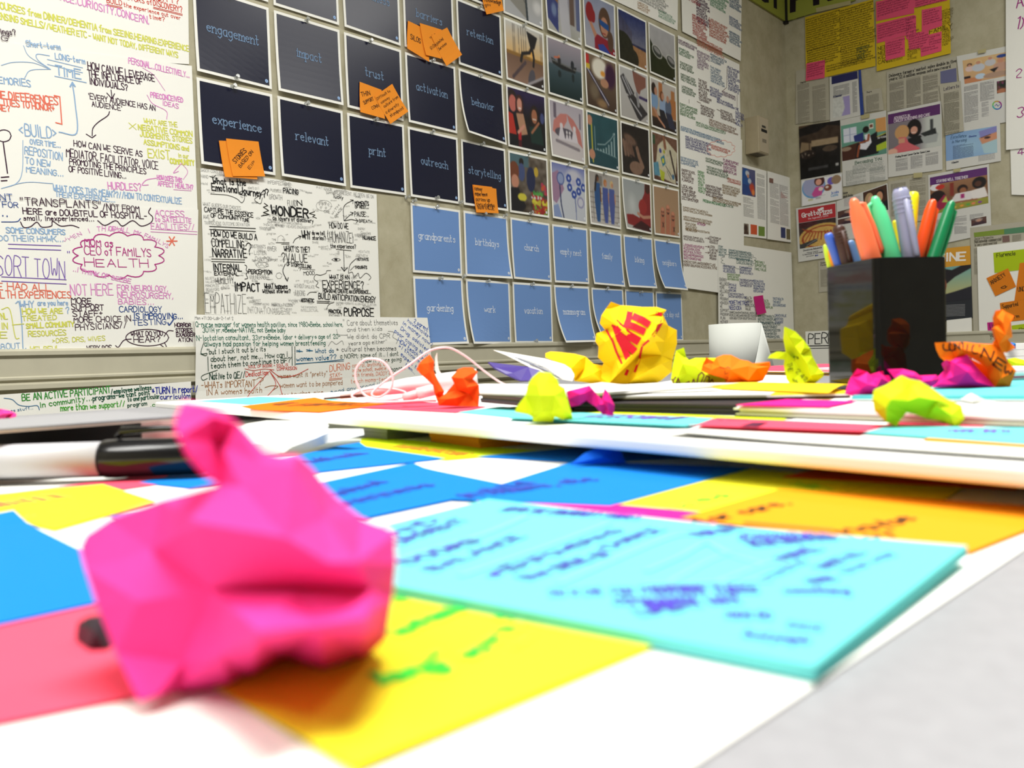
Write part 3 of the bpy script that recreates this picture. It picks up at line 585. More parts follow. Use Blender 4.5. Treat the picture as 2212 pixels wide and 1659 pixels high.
PH = [(5, Z0, 'produce_market', 'shoppers and bright fruit at a produce market', 0, 0), (6, Z0, 'stethoscope', 'a stethoscope and blue medical hexagons', 5, 0), (7, Z0, 'nurses', 'three nurses in blue scrubs', 6, 0), (8, Z0, 'expecting', 'a pregnant woman in red', 16, 0), (9, Z0, 'finger_faces', 'three fingers with smiling faces', 3, 0),
 (5, Z1, 'laughing_women', 'two laughing women in the dark', 2, 0), (6, Z1, 'paper_family', 'hands sheltering a paper family', 9, 0), (7, Z1, 'chalk_chart', 'a growth chart on a green chalkboard', 6, 0), (8, Z1, 'folded_hands', 'old brown hands folded', 2, 0), (9, Z1, 'brainstorm', 'a desk of doodled papers', 4, 0),
 (5, Z2, 'runner', 'a runner leaping at sunrise', 4, 0), (6, Z2, 'canoe', 'two people in a canoe on still water', 3, 0), (7, Z2, 'craft_table', 'a blurred colourful festival scene', 5, 0), (8, Z2, 'binder_hand', 'a hand beside an open metal clasp', 2, 0), (9, Z2, 'seated_group', 'a group seated on the floor', 3, 0),
 (5, Z3, 'trellis', 'a mast and clouds', 0, 0), (6, Z3, 'corridor', 'a blurred bright corridor', 8, 0), (7, Z3, 'masked_child', 'a child in a blue mask and red boxing gloves', 4, 0), (8, Z3, 'beach_fence', 'a dune fence under a blue sky', 3, 0), (9, Z3, 'spectacles', 'spectacles lying on grass', 2, 0)]
for c, z, f, d, cl, cr in PH:
    card(c, z, 'photo print of %s' % d, cl, cr, kind='photo', picf=f)
    if z != Z3: pin(WallL, c*PIT+CW*.48, z-.003, 'clear push pin above the photo of %s' % d)
for c, wd, cl, cr in ((3, 'grandparents', 0, 0), (4, 'birthdays', 0, 16), (5, 'church', 8, 2), (6, 'empty nest', 5, 2), (7, 'family', 14, 12), (8, 'biking', 20, 18), (9, 'neighbors', 45, 32)): wc(c, B0, wd, cl, cr, 'blue')
for c, wd, cl, cr in ((3, 'gardening', 10, 20), (4, 'work', 26, 0), (5, 'vacation', 4, 0), (6, 'mammogram', 46, 30), (7, 'school', 55, 32), (8, 'sports', 10, 10), (9, "mom's day out", 4, 2)):
    if wd == 'sports':
        card(8, B1, 'pale blue card behind the big yellow crumpled ball, its word hidden', 10, 8, kind='blue'); pin(WallL, 8*PIT+.1, B1-.008, 'clear push pin on the blue card behind the yellow ball')
    else: wc(c, B1, wd, cl, cr, 'blue')
for c, z, t in ((0, Z1, 'engagement'), (3, Z0, 'outreach'), (5, B1, 'vacation'), (5, Z0, 'produce market photo')):
    pin(WallL, c*PIT+CW*.5, z-CH+.006, 'clear push pin at the bottom edge of the %s%s' % (t, '' if 'photo' in t else ' card'))
for px, py, t in ((889, 435, 'left, above the grandparents card'), (990, 438, 'between the outreach and storytelling cards'), (1258, 362, 'between the paper family and chalkboard photos'), (997, 599, 'between the gardening and work cards'), (1000+86, 467, 'between the birthdays and church cards'), (874, 427, 'at the bottom right corner of the print card')):
    q = WallL.p2(px, py); pin(WallL, q[0], q[1], 'clear push pin '+t)

# orange sticky notes stuck on the cards
ORANGE = paper((250, 158, 52))
def wall_note(T, quad, txts, lab, off, col=None, wall=WallL, m=None, group='orange sticky notes on the navy cards', ink=(40, 30, 30), wt=.13, cat='sticky note'):
    q = [wall.p2(T[0]+x/T[2], T[1]+y/T[2]) for x, y in quad]
    sh = Sheet(wall, q, off, 'sticky_note', lab, cat, group, m=m or ORANGE, nu=4, nv=5, curl=lambda u, v: .0015+.006*max(v, 0)**2.5)
    for t, a, b, h in txts: sh.t(T, t, a, b, h, ink, wt, jit=.5)
    sh.done('writing', .0007); return sh
T3 = (400, 0, 4.148); T6 = (820, 0, 3.606)
wall_note(T3, [(282, 1268), (600, 1280), (615, 1617), (325, 1595)], [], 'orange sticky note underneath, on the experience card', .0095)
wall_note(T3, [(342, 1250), (632, 1278), (680, 1592), (392, 1590)], [('STORIES', (420, 1475), (525, 1365), 60), ('BASED ON', (465, 1515), (585, 1375), 50), ('EIP', (545, 1530), (600, 1465), 40)], 'orange sticky note reading stories based on, on the experience card', .0115)
wall_note(T3, [(1545, 740), (1740, 812), (1760, 1075), (1540, 1015)], [('THIN', (1560, 870), (1640, 860), 40), ('SUPPORT', (1580, 945), (1670, 905), 35), ('CONN', (1650, 990), (1715, 965), 30)], 'orange sticky note on the trust card, left of the tilted one', .008)
wall_note(T3, [(1675, 870), (1832, 760), (1965, 1010), (1805, 1122)], [('Difficult to', (1700, 905), (1815, 830), 30), ('convey', (1735, 940), (1810, 890), 30), ('culture from', (1760, 975), (1885, 885), 32), ('a diversity', (1775, 1030), (1890, 950), 32), ('standpoint', (1810, 1060), (1930, 985), 32)], 'tilted orange sticky note reading difficult to convey, on the trust card', .010)
wall_note(T6, [(205, 168), (380, 250), (360, 492), (190, 388)], [('SILOS', (222, 310), (300, 345), 36)], 'orange sticky note reading silos, on the barriers card', .0075)
wall_note(T6, [(292, 188), (462, 240), (450, 470), (330, 440)], [('value', (370, 310), (415, 280), 22)], 'middle orange sticky note of the three on the barriers card', .0105)
wall_note(T6, [(375, 290), (500, 225), (606, 440), (485, 528)], [('5! Disjointed', (375, 400), (470, 320), 30), ('Services', (435, 405), (495, 355), 28)], 'tilted orange sticky note reading disjointed services, on the barriers card', .0135)
wall_note(T6, [(770, -60), (925, -60), (940, 95), (805, 125)], [('Knowledge', (800, 20), (925, 45), 34), ('gov', (800, 60), (845, 55), 26)], 'orange sticky note at the top, above the retention card', .009)
wall_note(T6, [(707, 1442), (860, 1460), (890, 1660), (728, 1665)], [], 'orange sticky note underneath, below the storytelling word', .008)
wall_note(T6, [(712, 1443), (888, 1475), (897, 1668), (722, 1660)], [(w_, (718+i*4, 1485+i*42), (718+i*4+wd, 1492+i*42), 30) for i, (w_, wd) in enumerate((('convey', 60), ('experience', 95), ('across up', 110), ('thru stakeho', 140)))]+[('build VALUE', (738, 1632), (865, 1642), 30)], 'orange sticky note reading build value, on the storytelling card', .0105)
# ------------------------------------------------------------------ hand-lettered flip chart sheets, left end of the wall
DP = (58, 30, 52); LB = (140, 172, 208); PK = (214, 132, 196); MG = (176, 44, 130); RD = (205, 62, 48); CO = (226, 112, 90); YL = (208, 210, 92); VI = (120, 88, 176); NB = (44, 74, 140); GRN = (70, 150, 70); TEAL = (40, 110, 100)
def wsheet(T, quad, off, lab, group='hand-lettered flip chart sheets', name='flip_chart_sheet', wall=WallL, col=None, cat='paper sheet', **k):
    return Sheet(wall, [wall.p2(T[0]+x/T[2], T[1]+y/T[2]) for x, y in quad], off, name, lab, cat, group, m=col or MAT_WHITE, **k)
T1 = (0, 0, 3.77); T2 = (0, 420, 3.456); TP = (0, 0, 1)
def band(v0, a): return lambda u, v: a*max(0, v-v0)**2/(1-v0)**2
A = wsheet(TP, [(-260, -330), (402, -160), (406, 140), (-265, 100)], .0035, 'top flip chart sheet left of the navy cards, pink and red lettering', curl=lambda u, v: .002)
t = lambda *a, **k: A.t(T1, *a, **k)
t('PATIENCE·CURIOSITY·CONCERN·'.replace('·', '.'), (300, -45), (1205, 205), 62, PK); t('CURIOSITY?', (1080, -30), (1450, 40), 50, RD); t('FACTORS of', (960, -10), (1230, 48), 42, RD); t('DISCOVERY?', (1240, 50), (1475, 108), 46, RD)
t('BUILD', (862, 28), (985, 52), 42, RD); t('the experience out over', (1000, 60), (1462, 168), 34, RD); t('time?', (1210, 155), (1335, 182), 36, RD)
for yy in (0, 10): A.l(T1, [(862, 42+yy), (985, 66+yy)], 5, RD); A.l(T1, [(1240, 64+yy), (1475, 122+yy)], 5, RD)
t('COURSES from DINNER/DEMENTIA from SEEING.HEARING.EXPERIENCE', (-40, 70), (1530, 425), 52, YL, .17); t('SENSING SMELLS//WEATHER ETC - WANT NOT TODAY, DIFFERENT WAYS', (-60, 150), (1440, 475), 50, YL, .17)
A.done()
B = wsheet(TP, [(-262, 60), (411, 144), (424, 470), (-265, 470)], .0055, 'middle flip chart sheet asking how can we leverage the influence of individuals', curl=lambda u, v: .002)
t = lambda *a, **k: B.t(T1, *a, **k)
t('ings?', (0, 290), (125, 295), 50, DP); t('G', (8, 345), (60, 345), 46, DP)
for s_, a_, b_, h_, c_, w_ in [('Short-term', (205, 385), (480, 418), 50, LB, .14), ('LONG-term', (440, 488), (680, 528), 46, LB, .15), ('TIME', (445, 615), (645, 652), 72, LB, .13), ('MEMORIES', (-60, 680), (240, 715), 55, LB, .14), ('IN THE DIFFERENCES', (-160, 790), (460, 862), 62, CO, .15), ('REALITIES TO HONOR+', (-120, 845), (435, 915), 52, CO, .16), ('ONE?', (-60, 905), (75, 915), 50, CO, .15),
 ('HOW CAN WE LEVERAGE', (705, 572), (1248, 672), 60, DP, .12), ('THE INFLUENCE OF', (705, 632), (1150, 697), 52, DP, .13), ('INDIVIDUALS?', (720, 692), (1030, 745), 52, DP, .13), ("'EVERY AUDIENCE HAS AN", (708, 810), (1252, 908), 44, DP, .13), ("AUDIENCE'", (738, 873), (985, 908), 42, DP, .13),
 ('HOW CAN WE SERVE AS', (590, 1197), (1148, 1282), 50, DP, .12), ('MEDIATOR, FACILITATOR, VOICE', (530, 1280), (1275, 1385), 66, DP, .11), ('PROMOTING THE PRINCIPLES', (555, 1342), (1178, 1422), 46, DP, .13), ('OF POSITIVE LIVING...', (550, 1402), (1015, 1460), 46, DP, .13),
 ('<BUILD>', (150, 1108), (455, 1138), 92, LB, .1), ('OVER TIME...', (235, 1178), (482, 1208), 42, LB, .16), ('REPOSITION', (190, 1258), (495, 1312), 62, LB, .12), ('TO NEW', (195, 1335), (400, 1368), 52, LB, .14), ('MEANING...', (205, 1408), (505, 1442), 46, LB, .15),
 ('PERSONAL...COLLECTIVELY...', (1035, 522), (1530, 640), 46, PK, .14), ('PRECONCEIVED', (1215, 798), (1478, 840), 40, PK, .17), ('IDEAS', (1312, 862), (1440, 890), 36, PK, .15), ('HURDLES?', (870, 1545), (1140, 1558), 58, PK, .12), ('HOW DOES THIS', (1268, 1465), (1470, 1490), 36, PK, .2), ('AFFECT HEALTH?', (1275, 1515), (1560, 1548), 36, PK, .18),
 ('WHAT ARE THE', (1162, 1008), (1430, 1040), 36, YL, .18), ('NEGATIVE COMMON', (1115, 1060), (1552, 1118), 42, YL, .2), ('JUDGMENTS, STORIES', (1130, 1115), (1552, 1172), 42, YL, .18), ('ASSUMPTIONS and', (1160, 1180), (1525, 1235), 40, YL, .2), ('EXIST', (1195, 1285), (1370, 1305), 70, YL, .12), ('in our', (1440, 1285), (1525, 1295), 36, YL, .15), ('COMMUNITY', (1375, 1335), (1570, 1352), 40, YL, .25),
 ('X', (1040, 1055), (1095, 1062), 46, YL, .12), ('WHAT DOES THIS MEAN??//HOW TO CONTEXTUALIZE', (425, 1560), (1465, 1665), 52, LB, .15), ('THEIR EXPERIENCE....', (440, 1605), (925, 1652), 42, LB, .15)]: t(s_, a_, b_, h_, c_, w_)
L_ = lambda pts, w=7, c=DP, sm=True: B.l(T1, pts, w, c, sm)
L_([(892, 740), (900, 810)]); L_([(858, 765), (900, 812), (920, 770)], sm=False); L_([(880, 915), (862, 950), (790, 1000), (745, 1050), (738, 1112)]); L_([(690, 1098), (738, 1128), (768, 1105)], sm=False)
for yy in (0, 40): L_([(375, 492+yy), (660, 560+yy)], 6, LB)
L_([(435, 628), (690, 680)], 7, LB); L_([(430, 785), (475, 795), (492, 1018), (443, 1005)], 9, CO, False); L_([(578, 690), (600, 850), (612, 1090), (470, 1082)], 9, LB); L_([(560, 712), (578, 680), (598, 710)], 12, LB, False)
L_([(0, 540), (100, 515), (260, 520), (400, 572), (230, 470), (180, 380)], 5, LB); L_([(400, 572), (300, 500), (290, 450), (390, 462)], 6, LB); L_([(400, 572), (240, 580), (190, 640)], 5, LB)
L_([(20+60*math.cos(k/8*2*math.pi), 1112+48*math.sin(k/8*2*math.pi)) for k in range(9)]); L_([(15, 1165), (50, 1415)], 9); L_([(0, 1450), (60, 1445)], 9); L_([(0, 1478), (45, 1475)], 9)
L_([(1150, 560), (1240, 620), (1330, 745)], 4, PK); L_([(1185, 780), (1230, 850), (1340, 910), (1345, 975)], 5, PK); L_([(1465, 1335), (1400, 1410), (1440, 1400)], 5, PK); L_([(1465, 1335), (1515, 1400), (1480, 1465)], 4, PK); L_([(1260, 1455), (1180, 1470), (1145, 1510), (1195, 1510)], 6, PK); L_([(0, 1540), (120, 1500), (170, 1400), (175, 1150)], 5, LB); L_([(0, 1540), (200, 1490), (420, 1500)], 5, LB); L_([(1400, 1548), (1545, 1558)], 4, PK)
B.done()
C_ = wsheet(TP, [(-262, 432), (424, 454), (419, 776), (-262, 782)], .0075, 'lower flip chart sheet with a cloud around mom as ceo of family health', curl=lambda u, v: .002)
t = lambda *a, **k: C_.t(T2, *a, **k)
for s_, a_, b_, h_, c_, w_ in [('WANT', (-120, 48), (85, 50), 50, NB, .12), ('TIME FOR', (-160, 100), (125, 104), 42, NB, .13), ('..', (0, 165), (50, 170), 40, NB, .2), ('"TRANSPLANTS"', (145, 85), (745, 110), 58, DP, .11), ('/NOT FROM', (755, 125), (1025, 140), 50, DP, .12), ('HERE are DOUBTFUL OF HOSPITAL-', (160, 150), (1085, 188), 46, DP, .14), ('small, inexperienced...', (165, 198), (690, 205), 36, DP, .15),
 ('ACCESS', (1145, 162), (1360, 172), 42, PK, .13), ('to SATELLITE', (1145, 205), (1415, 218), 36, PK, .16), ('FACILITIES//', (1115, 260), (1440, 270), 42, PK, .12), ('SOME CONSUMERS', (35, 290), (475, 305), 40, LB, .18), ('DO THEIR HMWK...', (-20, 350), (460, 358), 42, LB, .14), ('RESORT TOWN', (-170, 595), (475, 635), 150, VI, .055), ('"', (495, 470), (515, 470), 40, VI, .15),
 ('MOM as', (620, 388), (830, 395), 54, MG, .12), ('CEO of FAMILYS', (618, 452), (1115, 468), 60, MG, .1), ('HEALTH', (620, 540), (1090, 548), 60, MG, .1), ('NOT HERE', (515, 755), (830, 755), 85, PK, .08), ('FOR NEUROLOGY,', (862, 718), (1240, 725), 40, PK, .14), ('NEUROSURGERY,', (865, 772), (1280, 780), 44, PK, .13), ('BABIES...', (870, 820), (1135, 825), 40, PK, .13),
 ('MORE', (520, 815), (670, 817), 42, DP, .14), ('SUPPORT', (520, 862), (760, 866), 42, DP, .14), ('STAFF+', (530, 912), (755, 908), 40, DP, .14), ('MORE CHOICE IN', (540, 960), (960, 948), 42, DP, .13), ('PHYSICIANS//', (550, 1015), (935, 998), 44, DP, .12), ('CARDIOLOGY', (878, 880), (1192, 880), 42, NB, .13), ('IS IMPROVING...', (985, 928), (1350, 930), 40, NB, .16), ('TESTING', (978, 978), (1225, 972), 40, NB, .13),
 ('WE HAD ALL', (-90, 712), (370, 720), 50, CO, .13), ('HEALTH EXPERIENCES', (-130, 775), (518, 775), 52, CO, .13), ('WHY', (140, 845), (240, 845), 46, LB, .14), ('are you here', (270, 832), (495, 828), 40, LB, .15), ('?', (480, 890), (505, 890), 50, LB, .12), ('HOW WE ARE', (155, 895), (455, 888), 38, YL, .2), ('TREATED', (155, 945), (410, 935), 36, YL, .18), ('SMALL COMMUNITY', (185, 1000), (540, 985), 36, YL, .22), ('RESOURCES', (200, 1062), (480, 1050), 40, YL, .16), ('>DRS, DRS, WIVES', (380, 1110), (770, 1090), 34, YL, .14), ('HELPFUL', (215, 1170), (435, 1165), 34, YL, .16), ('NL', (0, 935), (45, 930), 46, YL, .14), ('IN', (0, 1005), (45, 1005), 46, YL, .14), ('E', (-10, 1072), (40, 1072), 46, YL, .14),
 ('ABOUT', (-40, 1162), (140, 1150), 44, LB, .12), ('RIVALS', (-60, 1238), (180, 1228), 50, LB, .11), ('VERY POS.', (635, 1165), (830, 1160), 34, DP, .15), ('EXPERIENCES', (652, 1205), (955, 1195), 34, DP, .17), ('WHAT DO YOU', (965, 1058), (1200, 1055), 34, DP, .16), ('HEAR?', (985, 1105), (1185, 1100), 42, DP, .13), ('HORROR', (1290, 990), (1410, 990), 28, DP, .2), ('STORIES', (1298, 1028), (1420, 1028), 28, DP, .2), ('EXAGGER', (1302, 1062), (1440, 1062), 28, DP, .2), ('ATION', (1318, 1100), (1420, 1100), 28, DP, .18)]: t(s_, a_, b_, h_, c_, w_)
for i, (ch, x, y, a) in enumerate([(c, 475+i*34, 360-90*math.sin(min(1, i/9)*1.45), -55+i*8) for i, c in enumerate('WHEN I THINK')]+[(c, 800+i*26, 275+i*i*.45, 8+i*2) for i, c in enumerate('OF ALL MY FAMILYS')]):
    if ch != ' ': r_ = math.radians(min(a, 40)); t(ch, (x, y), (x+24*math.cos(r_), y+24*math.sin(r_)), 34, PK, .13)
for i, ch in enumerate('HEALTH....'): t(ch, (1205+i*1.5, 385+i*28), (1204+i*1.5, 410+i*28), 26, PK, .14)
t('..I THINK OF BEEBE', (530, 575), (960, 668), 34, PK, .15)
L_ = lambda pts, w=7, c=DP, sm=True: C_.l(T2, pts, w, c, sm)
def cloud(L, cx, cy, rx, ry, n, a, w, c):
    P = []
    for k in range(n*6+1):
        th = 2*math.pi*k/(n*6); bump = 1+a*abs(math.sin(th*n/2)); P.append((cx+rx*bump*math.cos(th), cy+ry*bump*math.sin(th)))
    L(P, w, c, False)
cloud(L_, 870, 460, 300, 150, 14, .16, 7, MG)
L_([(140, 210), (165, 250), (215, 245), (262, 212), (300, 248), (370, 240), (380, 205), (440, 240), (520, 235), (575, 252)], 7); L_([(715, 200), (770, 235), (850, 200), (900, 240), (975, 200), (1040, 240), (1110, 215), (1125, 175), (1095, 140), (1110, 105)], 7); L_([(0, 210), (110, 208), (140, 185)], 6, NB)
for yy in (0, 32): L_([(50, 375+yy), (440, 388+yy)], 6, VI); L_([(0, 618+yy), (480, 640+yy)], 6, VI)
for yy in (0, 20): L_([(1110, 262+yy), (1455, 282+yy)], 4, PK)
for a_ in (0, 60, 120): L_([(1268-38*math.cos(math.radians(a_)), 352-36*math.sin(math.radians(a_))), (1268+38*math.cos(math.radians(a_)), 352+36*math.sin(math.radians(a_)))], 9, CO)
L_([(1085+160*math.cos(k/12*2*math.pi), 1070+62*math.sin(k/12*2*math.pi)) for k in range(13)], 6); L_([(1185, 1125), (1232, 1155), (1215, 1110)], 6); L_([(1210, 1060), (1240, 1020), (1278, 1020)], 6); L_([(965, 1080), (910, 1090), (870, 1140), (848, 1130)], 6)
L_([(1238, 960), (1250, 975), (1280, 935)], 9, NB); L_([(105, 815), (130, 810), (150, 960), (160, 1160), (180, 1150)], 7, LB); L_([(0, 860), (60, 860), (100, 1060), (130, 1075)], 6, YL); L_([(80, 975), (165, 968)], 6, YL)
C_.done()
D = wsheet(TP, [(-260, 870), (402, 824), (402, 905), (-260, 970)], .024, 'flip chart sheet below the trim reading be an active participant')
t = lambda *a, **k: D.t(T2, *a, **k)
for s_, a_, b_, h_, c_, w_ in [('BE AN ACTIVE PARTICIPANT', (135, 1540), (790, 1480), 50, (52, 140, 52), .13), ('/employee wellness', (795, 1490), (1095, 1455), 36, (24, 80, 60), .16), ('in community...', (268, 1590), (655, 1535), 42, (52, 140, 52), .13), ('programs-we cant point', (660, 1540), (1085, 1492), 38, (24, 80, 60), .15), ('to one particular', (920, 1545), (1155, 1520), 32, (24, 80, 60), .16), ('*TURN in report/', (1100, 1490), (1440, 1475), 50, (40, 50, 150), .13), ('curriculum', (1160, 1530), (1380, 1520), 36, (40, 50, 150), .16), ('program', (918, 1588), (1060, 1572), 30, (24, 80, 60), .16), ('more than we support//', (420, 1615), (900, 1580), 44, (70, 160, 50), .13), ('.co', (1085, 1585), (1150, 1580), 30, (52, 140, 52), .15), ('wellness stuff..', (-60, 1640), (215, 1600), 22, (70, 120, 160), .13)]: t(s_, a_, b_, h_, c_, w_)
D.l(T2, [(0, 1520), (60, 1530), (110, 1570), (180, 1580), (245, 1575), (262, 1605)], 5, (70, 120, 160), True); D.done()

# ------------------------------------------------------------------ black-and-white lettered poster
T4 = (420, 350, 4.739)
E_ = wsheet(T4, [(48, 65), (1850, 335), (1888, 1598), (95, 1562)], .004, 'white poster crammed with black lettering below the experience card', None, 'lettered_poster', cat='poster', curl=lambda u, v: .002)
t = lambda *a, **k: E_.t(T4, *a, **k); K = (28, 28, 30); GY = (150, 150, 148); MD = (95, 95, 95)
for s_, a_, b_, h_, w_ in [('What is the', (178, 225), (512, 248), 62, .16), ('Emotional', (165, 295), (440, 320), 70, .15), ('Journey?', (450, 330), (715, 365), 70, .15), ('?', (712, 345), (750, 345), 60, .16), ('PACING', (895, 318), (1050, 335), 48, .16), ('WONDER', (775, 540), (1150, 572), 92, .17), ('... as layers of discovery', (735, 590), (1205, 625), 42, .15), ('CAPTURE THE ESSENCE', (88, 510), (585, 570), 46, .14), ('OF COMMUNITY', (155, 570), (470, 600), 40, .16), ('TUNE', (475, 610), (545, 616), 34, .16), ('HOW DO WE BUILD A', (158, 762), (625, 800), 58, .14), ('COMPELLING', (165, 868), (495, 885), 78, .11), ('NARRATIVE', (175, 972), (520, 982), 82, .12), ('?', (520, 955), (580, 955), 120, .07), ('INTERNAL', (180, 1115), (470, 1120), 72, .13), ('EXTERNAL...', (190, 1160), (485, 1165), 36, .18), ('HUMILITY', (208, 1250), (390, 1240), 66, .08), ('PERCEPTION', (540, 1145), (780, 1150), 42, .17), ('IMPACT', (400, 1320), (655, 1322), 84, .14), ('EMPATHIZE', (100, 1545), (520, 1552), 205, .04), ('WHAT happens', (705, 1300), (938, 1298), 52, .16), ('Without stories?', (685, 1345), (970, 1340), 38, .18), ('WHAT IS THE?', (905, 918), (1170, 925), 56, .12), ('?VALUE', (880, 1022), (1145, 1030), 88, .08), ('OF STORYTELLING', (930, 1062), (1180, 1092), 36, .17), ('...?', (1000, 1112), (1080, 1115), 30, .16), ('WHY', (1090, 790), (1175, 792), 80, .14), ('do we tell', (1190, 745), (1320, 750), 40, .15), ('stories?', (1195, 798), (1330, 802), 42, .15), ('HOW DO WE', (1368, 680), (1562, 688), 58, .11), ('{HUMANIZE}', (1345, 820), (1625, 832), 112, .07), ('the experience?', (1380, 880), (1640, 890), 44, .13), ('MOMENTS', (1630, 445), (1772, 450), 42, .18), ('OF REST...', (1630, 475), (1768, 480), 26, .2), ('PAUSE...', (1625, 560), (1770, 562), 46, .12), ('BREATH...', (1670, 618), (1835, 630), 30, .15), ('NUANCE', (1710, 795), (1840, 800), 34, .2), ('MOTIVATE', (1650, 1010), (1768, 1012), 28, .2), ('THOUGHTS', (1628, 1092), (1752, 1094), 28, .2), ('WHAT IS AN', (1368, 1200), (1570, 1200), 42, .15), ('EXPERIENCE?', (1300, 1295), (1722, 1300), 82, .1), ('HOW DO WE CREATE AN EXPERIENCE...', (1302, 1335), (1790, 1350), 34, .18), ('BUILD ANTICIPATION.ENERGY', (1255, 1400), (1838, 1440), 58, .13), ('PURPOSE', (1518, 1575), (1818, 1585), 82, .14), ('PRACTICAL', (1360, 1545), (1492, 1550), 34, .2), ('AESTHETIC', (1075, 1430), (1208, 1436), 32, .22), ('lucky', (1408, 370), (1510, 385), 36, .15), ('N', (1040, 450), (1085, 450), 50, .16), ('FLUID', (940, 450), (1028, 458), 60, .08), ('WITH', (1400, 545), (1470, 450), 36, .1), ('GRACE', (1430, 575), (1500, 480), 36, .12), ('MOOD', (1105, 1160), (1215, 1155), 36, .12)]: t(s_, a_, b_, h_, K, w_, off=.0004, jit=.35)
t('JUXTAPOSE', (1868, 1215), (1862, 945), 56, K, .1, off=.0004); t('ENTANGLE', (1365, 1582), (1500, 1585), 24, MD); t('FILMMAKING', (1530, 1595), (1720, 1598), 16, MD); t('INTONATION', (528, 1548), (785, 1556), 62, GY, .05); t('DEVASTATION', (160, 975), (150, 755), 24, MD, .1); t('Nature', (1860, 1590), (1868, 1440), 34, GY, .08)
for s_, a_, b_, h_ in [('SHOCK-CONSUME', (50, 100), (275, 128), 30), ('HAND', (55, 165), (130, 172), 34), ('Hold', (55, 235), (120, 240), 26), ('IMPERFECTIONS', (735, 225), (965, 250), 34), ('detail', (535, 280), (650, 285), 30), ('PUZZLE', (760, 305), (880, 315), 26), ('GROWTH', (752, 382), (885, 392), 48), ('PATIENCE', (1235, 275), (1400, 298), 24), ('/BE PRESENT. BE OPEN. BE ON', (1410, 325), (1820, 375), 34), ('LISTEN', (600, 950), (720, 952), 40), ('CHAMPION', (610, 1010), (770, 1012), 40), ('VOICE', (605, 1065), (745, 1068), 42), ('VULNERABLE', (550, 1200), (755, 1200), 42), ('GIVER', (735, 912), (825, 915), 46), ('WHAT GUIDES OUR CHOICES', (75, 450), (460, 495), 36), ('AWE', (78, 585), (145, 585), 42), ('TRANSCIENT OUTCOME DEVIATION', (90, 640), (550, 660), 32), ('?HOW DO WE KEEP VIEWERS ENGAGED?!', (690, 655), (1170, 690), 26), ('HOW DO WE EXPERIENCE THE', (735, 620), (1090, 650), 22), ('TRADITION', (650, 695), (770, 700), 28), ('CONSTRAINTS', (550, 880), (715, 885), 32), ('BELIEFS', (100, 1205), (190, 1200), 24), ('VALUES', (100, 1240), (190, 1238), 24), ('PRINCIPLES', (100, 1282), (235, 1280), 26), ('BEHAVIORS', (105, 1318), (240, 1318), 26), ('chill', (260, 1308), (345, 1300), 44), ('FICTION + PASSION', (775, 1478), (990, 1482), 34), ('WHAT IS THEIR?', (790, 1520), (985, 1525), 26), ('PERSPECTIVE', (795, 1558), (965, 1562), 32), ('INTELLECTUAL', (1075, 1530), (1255, 1532), 24), ('THE EXPERIENCE', (1075, 1495), (1240, 1498), 18), ('WITHOUT', (1010, 1290), (1110, 1290), 40), ('JUDGING', (1010, 1370), (1120, 1370), 56), ('SIMULATE', (1115, 1290), (1215, 1295), 30), ('FEAR', (1110, 1240), (1210, 1240), 26), ('RESPECT', (580, 1430), (665, 1430), 22), ('UNDERSTANDING', (585, 1465), (750, 1468), 20), ('Wonders', (950, 1430), (1070, 1430), 30), ('RENEW', (1645, 970), (1760, 972), 24), ('MEDITATE', (1665, 930), (1780, 935), 22), ('CHIME', (1835, 580), (1830, 440), 36), ('INSPIRE-MOTIVATE-ALIGN-MOVE TO ACTION', (1435, 1455), (1845, 1475), 22), ('Giggles', (1690, 745), (1790, 748), 34), ('SOOTHE PRECIP', (110, 970), (85, 660), 26), ('ASYMMETRY', (1280, 900), (1390, 905), 18)]: t(s_, a_, b_, h_, GY, .09)
for _ in range(230):
    x = random.uniform(70, 1760); y = random.uniform(140, 1560); 
    if y < 340 and x > 700+ (y-140)*5: continue
    wd = random.choice(WORDS).upper() if random.random() < .6 else random.choice(WORDS); h_ = random.uniform(11, 24); t(wd, (x, y), (x+len(wd)*h_*.62, y+random.uniform(-6, 9)), h_, (168, 168, 164) if random.random() < .7 else (120, 120, 118), .11)
L_ = lambda pts, w=5, c=K, sm=False: E_.l(T4, pts, w, c, sm, .0004)
for y in (662, 692): L_([(140, y), (610, y+22)], 7)
for y in (995, 1020): L_([(160, y), (500, y+8)], 6)
L_([(700, 425), (735, 450), (690, 465), (745, 500), (690, 520), (750, 540), (670, 555)], 7); L_([(1215, 510), (1160, 530), (1220, 545), (1195, 560), (1235, 578)], 6); L_([(1515, 600), (1510, 480), (1540, 430), (1610, 395)], 6, sm=True); L_([(1580, 390), (1612, 393), (1605, 430)]); L_([(1520, 600), (1560, 560), (1605, 525)], 6); L_([(1580, 515), (1610, 522), (1598, 550)]); L_([(1520, 605), (1590, 590), (1655, 605)], 6); L_([(1635, 580), (1660, 605), (1640, 625)])
L_([(1512, 905), (1518, 1110)], 6); L_([(1488, 1080), (1518, 1118), (1548, 1085)], 8); L_([(1435, 895), (1590, 910)]); L_([(1560, 1130), (1580, 1050), (1640, 990)], 6, sm=True); L_([(1580, 1110), (1620, 1070)]); L_([(915, 1045), (890, 1120), (930, 1210)], 7, sm=True); L_([(915, 1190), (935, 1220), (945, 1185)], 8)
